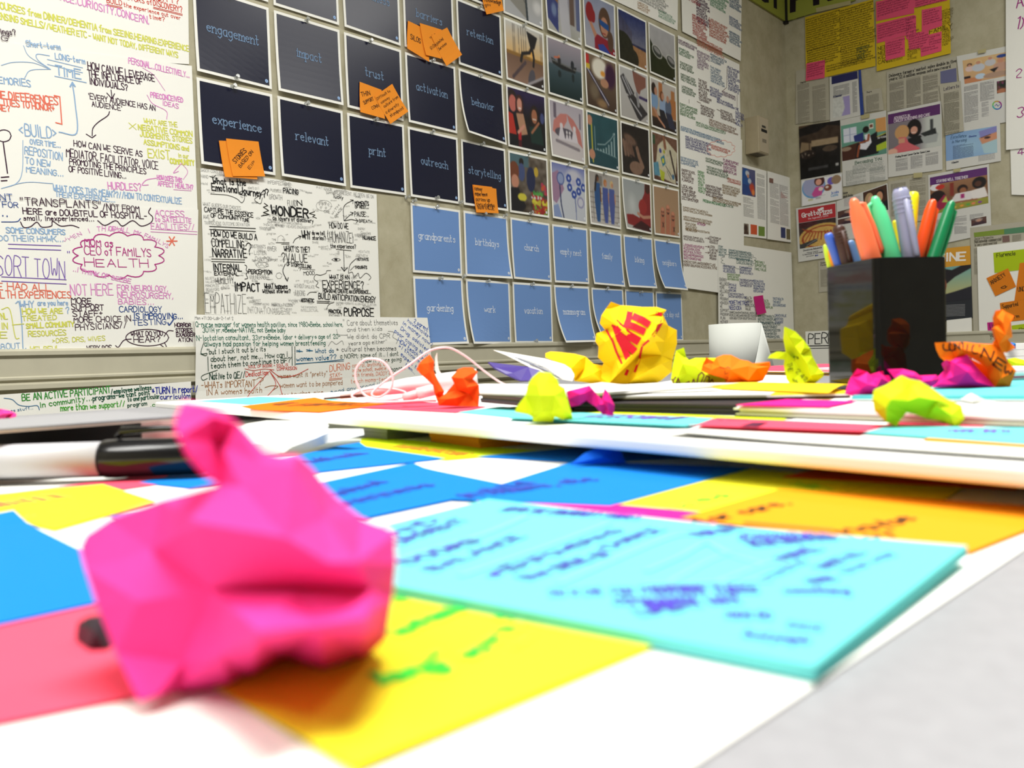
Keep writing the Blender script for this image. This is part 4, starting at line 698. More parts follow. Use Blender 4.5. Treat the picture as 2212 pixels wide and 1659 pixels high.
L_([(500, 1055), (520, 1070), (515, 1110), (535, 1125), (515, 1150), (530, 1190), (500, 1200)], 6, sm=True); L_([(995, 830), (1020, 790), (1075, 762)], 6, sm=True); L_([(1050, 755), (1078, 762), (1062, 790)]); L_([(820, 828), (955, 828)], 5); L_([(875, 842), (955, 842)], 5); L_([(1090, 1098), (1220, 1106)], 4); L_([(1240, 1425), (1370, 1430)], 6); L_([(1240, 1442), (1365, 1446)], 6); L_([(1415, 1435), (1360, 1460), (1335, 1510)], 5, sm=True); L_([(1235, 1335), (1170, 1335), (1140, 1362)], 5, sm=True); L_([(150, 330), (230, 335), (330, 345), (420, 380), (470, 420), (500, 370), (480, 300), (440, 330), (520, 350)], 5, sm=True); L_([(140, 150), (180, 160), (200, 140)], 6, sm=True); L_([(690, 330), (600, 385), (660, 430), (680, 370)], 5, sm=True)
P = [(1250+30*math.cos(k*.9)+30*max(0, 0), 1200) for k in range(1)]
L_([(1260, 1290), (1228, 1270), (1250, 1235), (1210, 1200), (1225, 1155), (1275, 1160), (1330, 1140), (1340, 1115), (1380, 1112)], 5, sm=True); L_([(1560, 1140), (1600, 1130), (1620, 1180), (1660, 1140), (1680, 1190), (1740, 1140), (1790, 1180), (1770, 1210)], 5, sm=True)
L_([(680+62*math.cos(k/10*2*math.pi), 1055+30*math.sin(k/10*2*math.pi)) for k in range(11)], 3, GY); L_([(1310+80*math.cos(k/12*2*math.pi), 450+55*math.sin(k/12*2*math.pi)) for k in range(13)], 3, GY)
for x, y in ((1265, 425), (1295, 432), (1325, 420), (1355, 436), (1280, 465), (1330, 470)): L_([(x+9*math.cos(k), y+9*math.sin(k)) for k in range(7)], 3, GY); L_([(x, y+9), (x, y+26)], 3, GY)
L_([(1390, 1000), (1430, 985), (1480, 1002), (1430, 1018), (1390, 1000)], 4, MD, True); L_([(1425, 1000), (1440, 1002)], 18, K); L_([(835, 828), (840, 770), (870, 750), (900, 772), (902, 825)], 3, GY); L_([(850+32*math.cos(k), 1165+32*math.sin(k)) for k in range(7)], 3, MD)
E_.done()

# ------------------------------------------------------------------ green-written sheet hanging over the chair rail
T5 = (400, 660, 4.096); DG = (24, 104, 84); FG = (16, 60, 44); BR = (160, 104, 50); TB = (20, 100, 140); BL = (44, 90, 180); PG = (110, 112, 112); OR_ = (224, 132, 100)
H_ = wsheet(T5, [(35, 85), (2095, 112), (2150, 640), (2170, 960), (60, 980)][0:2]+[(2165, 960), (60, 980)], .024, 'long sheet of green handwriting draped over the chair rail', None, curl=lambda u, v: .004*math.sin(v*6))
t = lambda *a, **k: H_.t(T5, *a, jit=.4, **k)
for s_, a_, b_, h_, c_, w_ in [('Mon @11:30-Lab#2-1 of 2', (42, 128), (378, 130), 26, PG, .1), ('Q-nurse manager for womens health pavilion, since 1980@Beebe, school here,', (45, 195), (1345, 190), 46, DG, .1), ('30TH yr.@Beebe-NATIVE, not Beebe baby', (105, 240), (835, 240), 42, DG, .11), ('N-lactation consultant, 33yrs@Beebe, labor + delivery', (50, 312), (1080, 300), 46, DG, .1), ('@ age of 20-', (1090, 300), (1320, 292), 40, DG, .11), ('always had passion for helping women breastfeeding', (120, 365), (1185, 352), 44, DG, .11), ('"but I stuck it out b/c its', (145, 435), (660, 405), 44, FG, .11), ('about her, not me... How can I', (180, 500), (855, 455), 46, FG, .11), ('teach them to continue to BF?"', (185, 560), (900, 500), 46, FG, .12),
 ('**', (930, 430), (1085, 425), 50, TB, .1), ('What do', (1098, 425), (1262, 420), 40, TB, .12), ('women value??', (935, 495), (1285, 475), 40, TB, .14), ('" Care about themselves', (1350, 180), (1830, 175), 50, PG, .07), ('and then kids', (1380, 235), (1690, 225), 36, PG, .09), ('We didnt do CPR', (1380, 300), (1755, 292), 42, PG, .08), ('years ago either"', (1390, 355), (1730, 335), 34, PG, .1), ('* cultural then becomes', (1285, 410), (1812, 400), 40, (84, 88, 90), .1), ('a NORM; some of it.. I dont', (1320, 470), (1835, 445), 40, FG, .1), ('know if youre going', (1510, 510), (1860, 490), 36, FG, .11), ('change..', (1755, 590), (1900, 565), 44, FG, .1),
 ('SOUL OF BEEBE + SOUL IS', (510, 555), (860, 535), 22, RD, .14), ('COMPASSION', (765, 575), (940, 570), 28, RD, .14), ('Dedication', (495, 632), (690, 612), 44, RD, .12), ('Native to QE//', (175, 655), (490, 640), 58, FG, .11), ('-WHATs IMPORTANT', (105, 735), (580, 715), 58, BR, .09), ('IN A womens health', (150, 795), (640, 770), 50, BR, .09), ('?', (590, 700), (660, 700), 70, BR, .07), ('women want it "pretty"', (775, 645), (1215, 618), 40, BR, .1), ('women want to be pampered', (800, 730), (1350, 700), 46, BR, .09), ('nice touches, nice', (795, 810), (1180, 780), 38, BR, .1), ('DURING', (1232, 585), (1410, 565), 58, OR_, .09), ('STAY-', (1238, 640), (1345, 625), 34, OR_, .12), ('control, anything, BF', (1430, 548), (1740, 530), 34, OR_, .1), ('in the school, sweetie', (1432, 590), (1730, 570), 34, OR_, .1), ('with friends, DADDY dog', (1435, 632), (1800, 612), 34, OR_, .1), ('teach moms-techno', (1425, 690), (1795, 660), 36, OR_, .1), ('*pad any broad Ill', (1250, 780), (1700, 705), 34, TB, .12),
 ('2 parent', (1970, 150), (2090, 235), 40, BL, .12), ('households-', (1915, 145), (2110, 300), 36, BL, .12), ('in money now?', (1870, 165), (2125, 370), 40, BL, .12), ('Drug. addicted-', (1850, 215), (2105, 425), 38, BL, .12), ('poor coping skills', (1795, 240), (2100, 480), 38, BL, .12), ('HOW teach child', (1820, 320), (2090, 520), 42, BL, .12), ('>I think most', (1830, 370), (2080, 560), 38, BL, .12), ('expect to do', (1850, 440), (2060, 620), 38, BL, .12), ('them...', (1895, 530), (1985, 610), 34, BL, .12)]: t(s_, a_, b_, h_, c_, w_)
L_ = lambda pts, w=6, c=RD, sm=True: H_.l(T5, pts, w, c, sm, .0003)
for x in (890, 915): L_([(x, 365), (x+8, 530)], 6, FG, False)
L_([(150, 455), (160, 580)], 6, FG); L_([(115, 320), (90, 400), (95, 430), (140, 425), (130, 445), (85, 430)], 5, FG); L_([(240, 572), (110, 620), (115, 660), (155, 645)], 5, FG)
L_([(930, 520), (1150, 500), (1350, 478)], 5, TB); L_([(930, 515), (1350, 492)], 4, TB)
for e_ in ([(700, 580), (560, 740), (510, 810)], [(705, 585), (760, 700), (680, 810)], [(705, 585), (790, 700), (825, 820)], [(705, 570), (800, 630), (920, 620), (1040, 562)]): L_(e_, 5)
L_([(480, 560), (560, 575), (650, 562), (740, 570)], 4); L_([(665, 725), (720, 710), (780, 715), (740, 745)], 5, BR); L_([(1230, 650), (1345, 640)], 4, OR_); L_([(1230, 662), (1340, 652)], 4, OR_); L_([(1285, 215), (1300, 260), (1380, 265)], 3, PG); L_([(1210, 360), (1240, 320), (1280, 345), (1330, 315), (1345, 350)], 3, PG); L_([(1740, 230), (1790, 240), (1780, 280), (1820, 310), (1810, 340)], 3, PG)
H_.done()

# ------------------------------------------------------------------ coloured sheets between the photo prints and the corner
T8 = (1440, 0, 3.95); T9 = (1440, 400, 4.147); PU = (110, 60, 110); DB = (64, 72, 150); SB_ = (110, 140, 170); GN = (60, 110, 66); BRN = (96, 56, 52); OCH = (160, 126, 70); TL_ = (70, 130, 140)
SA = wsheet(TP, [(1300, -95), (1463, -40), (1462, 66), (1322, 0)], .004, 'sheet above the spectacles photo with faint orange and green notes')
SA.blk(TP, (1375, 2), (1402, 20), 3, (200, 150, 90)); SA.blk(TP, (1420, 20), (1456, 42), 3, (110, 180, 140)); SA.blk(TP, (1330, -60), (1440, -5), 6, (150, 150, 150)); SA.done()
SBq = wsheet(TP, [(1466, -110), (1600, -50), (1597, 133), (1471, 69)], .004, 'top coloured notes sheet beside the cards, red and blue writing', curl=lambda u, v: .003)
for a_, b_, n_, c_ in (((1473, -60), (1512, 18), 7, (200, 90, 90)), ((1500, -20), (1528, 62), 10, (100, 60, 100)), ((1492, 30), (1522, 88), 8, (215, 100, 90)), ((1530, -20), (1570, 34), 6, (110, 180, 140)), ((1528, 38), (1570, 100), 7, (220, 120, 95)), ((1572, -20), (1597, 30), 6, SB_), ((1572, 34), (1598, 62), 4, (120, 140, 180)), ((1572, 66), (1597, 105), 5, SB_), ((1502, 78), (1560, 112), 4, (225, 130, 110))): SBq.blk(TP, a_, b_, n_, c_, wt=.2)
SBq.done()
SC = wsheet(TP, [(1461, 77), (1594, 140), (1597, 304), (1464, 262)], .0055, 'second coloured notes sheet, green, purple and blue columns', curl=lambda u, v: .002)
for a_, b_, n_, c_ in (((1462, 84), (1500, 108), 2, PU), ((1463, 102), (1494, 126), 3, (50, 130, 80)), ((1465, 132), (1495, 158), 3, GN), ((1467, 158), (1499, 182), 3, GN), ((1469, 184), (1499, 212), 3, GN), ((1465, 222), (1502, 262), 4, (70, 140, 70)), ((1502, 108), (1529, 160), 6, (150, 110, 150)), ((1505, 170), (1532, 228), 7, BRN), ((1531, 115), (1566, 150), 3, SB_), ((1531, 142), (1560, 190), 6, (130, 160, 190)), ((1530, 186), (1556, 218), 4, DB), ((1568, 142), (1594, 206), 8, DB), ((1556, 196), (1588, 216), 2, PU), ((1510, 226), (1540, 258), 4, BRN), ((1553, 236), (1585, 265), 4, BRN), ((1528, 256), (1592, 280), 3, (150, 110, 80)), ((1500, 262), (1570, 288), 2, (80, 150, 90)), ((1585, 232), (1596, 275), 5, DB), ((1545, 212), (1586, 232), 2, DB)): SC.blk(TP, a_, b_, n_, c_, wt=.17)
for p_ in ([(1567, 146), (1566, 190), (1557, 198)], [(1589, 206), (1589, 238)], [(1482, 150), (1482, 157)], [(1485, 216), (1485, 224)], [(1502, 220), (1510, 224)], [(1545, 237), (1553, 241)]): SC.l(TP, p_, 1.1, BRN)
SC.done()
SD = wsheet(TP, [(1464, 262), (1599, 303), (1599, 466), (1467, 440)], .0075, 'third coloured notes sheet, orange cloud and nutritional program', curl=lambda u, v: .002)
for a_, b_, n_, c_ in (((1466, 272), (1560, 300), 2, (70, 140, 190)), ((1476, 293), (1530, 330), 5, (70, 70, 150)), ((1466, 338), (1502, 362), 3, (110, 150, 190)), ((1468, 364), (1500, 400), 4, (120, 90, 86)), ((1468, 398), (1505, 440), 4, BRN), ((1503, 368), (1518, 420), 7, (80, 170, 80)), ((1532, 312), (1572, 328), 2, (230, 100, 80)), ((1520, 340), (1558, 362), 2, GN), ((1522, 358), (1568, 388), 3, GN), ((1558, 342), (1590, 382), 4, (170, 70, 140)), ((1567, 384), (1596, 402), 2, (225, 100, 80)), ((1520, 398), (1556, 432), 4, BRN), ((1556, 398), (1592, 428), 4, OCH), ((1535, 425), (1598, 445), 2, OCH), ((1514, 430), (1560, 448), 1, (70, 160, 90)), ((1558, 440), (1585, 452), 1, (60, 120, 80))): SD.blk(TP, a_, b_, n_, c_, wt=.17)
def cl2(sh, cx, cy, rx, ry, n, c): cloud(lambda P, w, cc, sm: sh.l(TP, P, w, cc, sm), cx, cy, rx, ry, n, .16, .8, c)
cl2(SD, 1553, 322, 27, 16, 12, (230, 120, 100)); SD.done()
SE = wsheet(TP, [(1467, 440), (1602, 466), (1602, 640), (1472, 622)], .0095, 'fourth coloured notes sheet, ochre lines and magenta health fairs', curl=lambda u, v: .002)
for a_, b_, n_, c_ in (((1470, 446), (1532, 460), 2, OCH), ((1471, 466), (1532, 482), 2, OCH), ((1475, 480), (1500, 504), 3, OCH), ((1475, 492), (1537, 500), 1, OCH), ((1501, 480), (1525, 492), 1, (200, 60, 160)), ((1471, 508), (1518, 526), 2, BRN), ((1527, 510), (1552, 530), 3, BRN), ((1471, 526), (1516, 566), 5, (200, 60, 150)), ((1527, 530), (1545, 564), 5, BRN), ((1471, 562), (1545, 584), 2, (130, 90, 60))): SE.blk(TP, a_, b_, n_, c_, wt=.15)
for y in (515, 533, 546): SE.l(TP, [(1518, y), (1527, y+1)], 1, BRN); SE.l(TP, [(1524, y-2), (1527, y+1), (1524, y+3)], .9, BRN)
SE.done()
SF = wsheet(TP, [(1545, 522), (1704, 546), (1712, 790), (1547, 800)], .0115, 'lowest coloured notes sheet behind the paper roll, blue and green writing', curl=lambda u, v: .004*abs(u-.5))
for a_, b_, n_, c_ in (((1546, 530), (1562, 556), 4, TL_), ((1568, 538), (1618, 562), 4, TL_), ((1585, 558), (1622, 575), 2, (50, 120, 120)), ((1625, 562), (1652, 588), 3, (100, 160, 80)), ((1556, 572), (1586, 592), 3, (70, 90, 170)), ((1592, 575), (1620, 595), 3, (70, 90, 170)), ((1565, 590), (1592, 608), 3, (110, 170, 70)), ((1592, 602), (1622, 622), 3, DB), ((1622, 604), (1650, 634), 5, (60, 90, 170)), ((1568, 612), (1588, 632), 3, (70, 80, 170)), ((1567, 632), (1606, 646), 2, DB), ((1569, 648), (1612, 672), 2, (80, 90, 180)), ((1548, 600), (1566, 700), 12, (160, 160, 160)), ((1570, 672), (1632, 692), 3, (130, 130, 130)), ((1604, 640), (1624, 672), 4, (120, 110, 110)), ((1642, 646), (1662, 668), 3, (110, 160, 80)), ((1664, 642), (1692, 664), 3, (100, 140, 190)), ((1632, 680), (1668, 700), 3, (50, 110, 110)), ((1640, 696), (1680, 738), 6, (60, 110, 120)), ((1668, 678), (1692, 700), 3, (90, 120, 180)), ((1655, 732), (1695, 770), 5, (90, 120, 180))): SF.blk(TP, a_, b_, n_, c_, wt=.15)
cl2(SF, 1590, 563, 34, 16, 14, (110, 120, 120)); SF.done()
wall_note(TP, [(1622, 641), (1642, 638), (1647, 676), (1627, 681)], [], 'small magenta sticky note on the lowest coloured notes sheet', .0135, m=paper((220, 50, 140)), group='magenta sticky notes')
# magazine spread next to the thermostat
M1 = wsheet(TP, [(1598, 354), (1653, 370), (1653, 516), (1602, 510)], .003, 'open magazine spread pinned right of the coloured notes sheets', None, 'magazine_page', cat='magazine page', curl=lambda u, v: .004*u)
picture(M1, 'picture', 'surgeons', 0, .04, .55, .42, 30, 30); picture(M1, 'picture', 'brown_head', .04, .82, .26, .97, 12, 12, gain=.9)
panel(M1, 'caption_block', (205, 88, 50), .34, .82, .6, .96, 1, 1); panel(M1, 'caption_block', (110, 140, 60), .66, .83, .92, .97, 1, 1)
M1.cols(TP, (1632, 374), (1652, 476), 1, lines=26, col=(140, 140, 140)); M1.cols(TP, (1604, 424), (1628, 472), 1, lines=14, col=(140, 140, 140)); M1.done('print_lines')
M2 = wsheet(TP, [(1653, 370), (1703, 384), (1706, 524), (1653, 517)], .007, 'right page of the magazine spread, with a small bar chart', None, 'magazine_page', cat='magazine page', curl=lambda u, v: .004*(1-u))
M2.cols(TP, (1658, 392), (1702, 490), 2, lines=28, col=(150, 150, 150)); M2.p(TP, [(1657, 385), (1666, 387), (1666, 397), (1657, 395)], (130, 100, 90), .0004)
for i_, h_ in enumerate((12, 9, 5, 3, 2)): x_ = 1684+i_*3; M2.l(TP, [(x_, 428), (x_, 428-h_)], 1.8, (190, 80, 80), off=.0004)
panel(M2, 'caption_block', (50, 60, 110), .56, .79, .76, .95, 1, 1); panel(M2, 'caption_block', (110, 100, 70), .8, .8, .97, .96, 1, 1); M2.done('print_lines')

# thermostat box on the left wall near the corner
BM = mat('beige_metal', (168, 156, 128), rough=.45, spec=.4, noise=.04)
a_ = WallL.p2(1598, 330); b_ = WallL.p2(1600, 252); s0 = 2.76; zz0, zz1 = a_[1], b_[1]
V, Fc = boxv(WallL.S((s0, zz0)), d1*.105, nL*.07, np.array([0, 0, zz1-zz0])); box = tag(bevel(mk('thermostat', V, Fc, BM), .003), 'beige metal thermostat box on the wall beside the corner', 'thermostat')
def onface(u0, u1, v0, v1, nm, m, d=.0005):
    o_ = WallL.S((s0+.105*u0, zz0+(zz1-zz0)*v0), .07); return mk(nm, *boxv(o_, d1*.105*(u1-u0), nL*d, np.array([0, 0, (zz1-zz0)*(v1-v0)])), m, box)
onface(.08, .92, .03, .97, 'face_plate', mat('beige_plate', (176, 164, 140), rough=.35, spec=.5), .002); onface(.3, .65, .7, .76, 'display', mat('dark_plastic', (50, 48, 44), rough=.4), .003); onface(.22, .78, .58, .66, 'slot', mat('black_slot', (18, 18, 18), rough=.5), .003)
for k in range(4): onface(.3, .7, .3+k*.025, .31+k*.025, 'vent_line', mat('dark_plastic', (50, 48, 44)), .0026)
for k in range(6): mk('vent_slot', *boxv(WallL.S((s0+.012+k*.015, zz0-.0008), .012), d1*.007, nL*.045, np.array([0, 0, .0012])), mat('black_slot', (18, 18, 18)), box)
# ------------------------------------------------------------------ right wall
R6 = (1690, 0, 3.95); R2 = (1710, 120, 5.927); R3 = (1900, 100, 5.926); R4 = (1900, 340, 5.186); R5 = (1700, 380, 6.913); R1 = (1590, 0, 7.135)
def rs(T, quad, off, lab, name='newspaper_clipping', cat='clipping', group='clippings taped to the right wall', col=None, **k):
    return wsheet(T, quad, off, lab, group, name, WallR, col, cat, **k)
NEWS = mat('newsprint', (176, 172, 156), rough=.8, spec=.1, bump=.1, bscale=500); MAG = mat('magazine_stock', (205, 205, 200), rough=.5, spec=.3)
YEL = mat('yellow_poster_paper', (205, 176, 38), rough=.7, spec=.15); PINKN = mat('pink_note_paper', (222, 84, 118), rough=.7, spec=.15)
SIGN = mat('lime_sign_board', (150, 156, 66), rough=.5, spec=.3)
zb = 2.462
sg = Sheet(WallL, [(2.72, 2.85), (CORN_S-.022, 2.85), (CORN_S-.022, zb), (2.72, zb)], .012, 'corner_sign', 'lime green sign with black block letters wrapping the wall corner, left half', 'sign', 'lime green sign halves in the corner', m=SIGN, thick=.01)
sg.p(R1, [(330, -60), (465, -60), (468, 55), (400, 50), (360, 20)], (28, 22, 34)); sg.done('block_letter'); sg.ink = Ink(); sg.p(R1, [(540, -60), (592, -40), (594, 155), (545, 130)], (28, 22, 34)); sg.done('block_letter')
def Rx(px, py): return WallR.p2(px, py)
sr = Sheet(WallR, [(.004, 2.85), (.36, 2.85), (.36, zb), (.004, zb)], .012, 'corner_sign', 'lime green sign with black block letters wrapping the wall corner, right half', 'sign', 'lime green sign halves in the corner', m=SIGN, thick=.01)
for P in ([(845, -80), (940, -90), (935, 190), (845, 212)], [(940, -20), (1010, -40), (1005, 0), (940, 22)], [(1195, -100), (1300, -130), (1300, 80), (1203, 102)], [(1400, -60), (1560, -60), (1520, 10), (1435, 32), (1400, 0)]): sr.p(R1, P, (34, 26, 34)); sr.done('block_letter'); sr.ink = Ink()
sr.l(R1, [(755, 345), (885, 315)], 8, (20, 20, 20)); sr.l(R1, [(950, 295), (1060, 262)], 8, (20, 20, 20)); sr.done('border_line')
V, Fc = boxv(WallL.S((CORN_S-.024, zb-.012), .001), d1*.022, nL*.02, np.array([0, 0, .4])); tag(mk('trim_3', V, Fc, mat('black_strip', (26, 24, 26), rough=.5)), kind='structure')
# yellow posters
y1 = rs(R6, [(198, 150), (780, -5), (800, 565), (206, 698)], .006, 'left yellow poster packed with tiny black handwriting', 'yellow_poster', 'poster', 'yellow posters on the right wall', YEL)
for a_, b_, n_ in (((205, 165), (490, 420), 9), ((490, 90), (780, 360), 9), ((215, 430), (490, 530), 5), ((500, 380), (790, 540), 6), ((380, 560), (700, 620), 2)): y1.blk(R6, a_, b_, int(n_*1.7), (104, 88, 26), wt=.15, jit=.5, caps=False)
y1.blk(R6, (640, 410), (785, 520), 4, (50, 96, 60), wt=.15); y1.done()
y2 = rs(R6, [(800, 15), (1430, -130), (1442, 458), (810, 612)], .0075, 'right yellow poster covered in pink notes', 'yellow_poster', 'poster', 'yellow posters on the right wall', YEL)
for a_, b_, n_ in (((820, 400), (885, 560), 4), ((1070, 420), (1180, 520), 5), ((1368, 90), (1425, 400), 14), ((890, 500), (1050, 545), 2), ((1260, 250), (1380, 300), 1)): y2.blk(R6, a_, b_, n_, (110, 92, 26), wt=.13)
y2.done(); [c_.__setitem__('kind', 'stuff') for c_ in y2.o.children]
def pn(quad, lab, off=.0095, n=6):
    s_ = rs(R6, quad, off, lab, 'sticky_note', 'sticky note', 'pink notes on the yellow posters', PINKN); xs = [q[0] for q in quad]; ys = [q[1] for q in quad]
    s_.blk(R6, (min(xs)+12, sorted(ys)[1]+10), (max(xs)-12, sorted(ys)[2]-6), n, (150, 50, 84), wt=.1, caps=False); s_.done(); return s_
pn([(212, 545), (370, 515), (366, 668), (206, 695)], 'small pink note at the bottom left corner of the left yellow poster')
pn([(806, 20), (1130, -50), (1130, 118), (808, 185)], 'pink note at the top left of the right yellow poster'); pn([(1128, -52), (1415, -110), (1418, -5), (1265, 30), ][0:2]+[(1412, 8), (1130, 70)], 'pink note at the top right of the right yellow poster')
pn([(808, 210), (1130, 130), (1130, 290), (812, 374)], 'wide pink note across the middle left of the right yellow poster'); pn([(1195, 90), (1365, 55), (1368, 225), (1195, 285)], 'pink note with dark writing at the middle right of the right yellow poster')
pn([(1050, 150), (1146, 135), (1148, 400), (1062, 330)], 'narrow pink note in the centre of the right yellow poster', .0100); pn([(882, 355), (1050, 315), (1052, 480), (888, 522)], 'lower left pink note of the right yellow poster'); pn([(1075, 300), (1255, 260), (1255, 400), (1088, 432)], 'pink note under the centre of the right yellow poster', .0105); pn([(1180, 320), (1365, 272), (1362, 440), (1188, 488)], 'lower right pink note of the right yellow poster')
# clippings
TAPE = mat('masking_tape', (176, 168, 124), rough=.6, spec=.3)
def tape(T, quad, lab): return rs(T, quad, .0125, lab, 'masking_tape', 'tape', 'strips of masking tape', TAPE, nu=2, nv=2)
c1 = rs(R2, [(60, 200), (470, 120), (492, 825), (55, 880)], .004, 'newspaper page behind the small pink note', col=NEWS); c1.cols(R2, (78, 375), (250, 850), 1, lines=34, col=(120, 116, 104)); c1.cols(R2, (270, 400), (460, 840), 1, lines=30, col=(120, 116, 104)); c1.t(R2, 'Menu', (118, 362), (185, 345), 22, (60, 58, 52), .2); c1.done('print_lines')
c2 = rs(R2, [(492, 280), (850, 200), (885, 770), (497, 855)], .0045, 'clipping with navy header and coast map', col=MAG)
panel(c2, 'header_block', (40, 42, 92), .07, .0, .99, .17, 1, 1); picture(c2, 'picture', 'coast_map', .1, .5, .68, .92, 20, 20); c2.cols(R2, (540, 400), (750, 490), 3, lines=8, col=(110, 110, 114)); c2.cols(R2, (782, 340), (850, 720), 1, lines=22, col=(110, 110, 114)); c2.t(R2, 'Hamster'.replace('mster', 'nover') if 0 else 'H Booster', (540, 545), (650, 520), 26, (50, 56, 96), .2); c2.done('print_lines')
c3 = rs(R2, [(860, 190), (890, 185), (930, 755), (880, 768)], .004, 'narrow blue strip behind the coast map clipping', col=mat('royal_blue_print', (44, 66, 140), rough=.5))
c4 = rs(R2, [(920, 460), (1150, 415), (1185, 700), (940, 735)], .004, 'small grey newspaper clipping right of the blue strip', col=NEWS); c4.cols(R2, (958, 520), (1140, 700), 1, lines=18, col=(110, 108, 98)); c4.t(R2, 'Thurs', (962, 485), (1030, 470), 18, (70, 68, 62), .2); c4.done('print_lines')
c5 = rs(R3, [(95, 330), (985, 130), (992, 450), (780, 700)][0:2]+[(1000, 660), (98, 840)], .0035, 'newspaper article about farmers market sales', col=NEWS)
c5.t(R3, "Delaware farmers' market sales double in five", (125, 400), (985, 205), 36, (60, 58, 54), .17, jit=0, slab=True); c5.t(R3, 'years; $2.6 million season sets new record', (130, 445), (910, 275), 36, (60, 58, 54), .17, jit=0, slab=True)
for a_, b_ in (((130, 470), (335, 800)), ((345, 420), (550, 770)), ((558, 385), (770, 735))): c5.cols(R3, a_, b_, 1, lines=34, col=(118, 114, 104), wt=.6)
c5.p(R3, [(782, 325), (985, 280), (992, 455), (785, 480)], (104, 106, 140), .0003); c5.done('print_lines')
c6 = rs(R3, [(770, 492), (1045, 450), (1088, 1090), (850, 1145)], .0095, 'torn newspaper strip headed letters', col=NEWS); c6.t(R3, 'Letters to', (832, 575), (1025, 530), 42, (90, 84, 96), .14, jit=0); c6.cols(R3, (830, 610), (1050, 1100), 1, lines=46, col=(112, 110, 96), wt=.6); c6.done('print_lines')
c7 = rs(R3, [(990, 130), (1640, 0), (1640, 970), (1085, 1075)], .0045, 'magazine page with a photo of volunteers and a round rainbow emblem', col=MAG)
picture(c7, 'picture', 'volunteers', .11, .075, 1.0, .39, 50, 34); picture(c7, 'picture', 'green_craft', .78, .44, 1.0, .6, 16, 14); c7.cols(R3, (1085, 520), (1285, 930), 1, lines=40, col=(118, 118, 122)); c7.cols(R3, (1290, 470), (1490, 670), 1, lines=20, col=(118, 118, 122)); c7.cols(R3, (1310, 720), (1410, 890), 1, lines=14, col=(140, 140, 144))
for k, cc in enumerate([(90, 60, 150), (60, 110, 190), (60, 170, 170), (110, 190, 90), (190, 150, 60), (150, 60, 140)]): c7.l(R3, [(1508+54*math.cos(a), 757+50*math.sin(a)) for a in (k*1.047+.1*j for j in range(11))], 14, cc)
c7.l(R3, [(1480, 765), (1500, 745), (1520, 770), (1540, 750)], 8, (90, 110, 160)); c7.done('print_lines')
c8 = rs(R3, [(105, 845), (795, 700), (810, 1580), (115, 1680)], .0045, 'magazine page headed advances in cancer screening and care', col=MAG)
panel(c8, 'header_block', (88, 44, 100), .01, .04, .975, .19, 2, 1); picture(c8, 'picture', 'screening', .01, .19, .985, .65, 56, 44)
c8.t(R3, 'ADVANCES IN', (190, 940), (392, 905), 34, (205, 190, 205), .17, jit=0, off=.0004); c8.t(R3, 'CANCER SCREENING AND CARE', (190, 980), (650, 890), 34, (205, 190, 205), .17, jit=0, off=.0004); c8.t(R3, 'Finding Breast Cancer Earlier Saves Lives', (208, 1430), (648, 1352), 22, (50, 50, 54), .2, jit=0)
c8.cols(R3, (212, 1450), (380, 1575), 1, lines=14, col=(120, 120, 124)); c8.cols(R3, (402, 1410), (570, 1545), 1, lines=14, col=(120, 120, 124)); c8.cols(R3, (594, 1375), (772, 1500), 1, lines=12, col=(120, 120, 124)); c8.done('print_lines')
c9 = rs(R2, [(98, 912), (625, 830), (632, 1498), (122, 1598)], .006, 'black magazine advert with a dim dining room', col=mat('black_print', (20, 18, 22), rough=.4, spec=.4)); picture(c9, 'picture', 'tavern', .0, .0, 1, 1, 50, 56)
c10 = rs(R2, [(628, 830), (1215, 705), (1240, 1590), (665, 1680)], .0065, 'magazine page headed becoming you, woman at a desk', col=MAG)
picture(c10, 'picture', 'desk_worker', .01, .09, .99, .62, 56, 48); c10.t(R2, 'Becoming You', (820, 1398), (1160, 1335), 42, (96, 118, 104), .16, jit=0, slab=True); c10.t(R2, 'SELF-ESTEEM', (1108, 1070), (1215, 1050), 22, (200, 200, 200), .2, off=.0004); c10.cols(R2, (790, 1410), (1215, 1450), 1, lines=4, col=(140, 146, 142)); c10.cols(R2, (700, 1480), (985, 1640), 1, lines=18, col=(140, 146, 142)); c10.cols(R2, (1005, 1440), (1225, 1600), 1, lines=18, col=(140, 146, 142)); c10.done('print_lines')
c11 = rs(R5, [(220, 60), (832, -50), (840, 345), (228, 460)], .007, 'childrens advert with round photos below the black advert', col=MAG); picture(c11, 'picture', 'kid_ad', .02, .06, .98, .98, 50, 36); c11.t(R5, 'kids', (680, 275), (780, 255), 36, (70, 110, 190), .2); c11.t(R5, 'Culinary'[0:6], (668, 315), (770, 295), 32, (90, 150, 200), .18); c11.done('print_lines')
c12 = rs(R5, [(142, 488), (740, 388), (765, 1200), (180, 1288)], .0075, 'pizza advert with a red banner', col=MAG)
panel(c12, 'red_banner', (178, 48, 54), .055, .03, .985, .28, 2, 1); picture(c12, 'picture', 'pizza', .055, .285, .985, .76, 50, 40)
c12.t(R5, 'Grotto', (236, 625), (485, 575), 62, (225, 220, 222), .2, jit=0, slab=True, off=.0004); c12.t(R5, 'Pizza', (505, 590), (680, 555), 78, (225, 220, 222), .17, jit=0, slab=True, off=.0004); c12.t(R5, 'the legendary taste', (328, 655), (625, 605), 26, (225, 190, 195), .15, jit=0, off=.0004); c12.p(R5, [(470, 525), (465, 500), (500, 490), (520, 475), (555, 468), (560, 495), (520, 510), (505, 530)], (225, 220, 222), .0005)
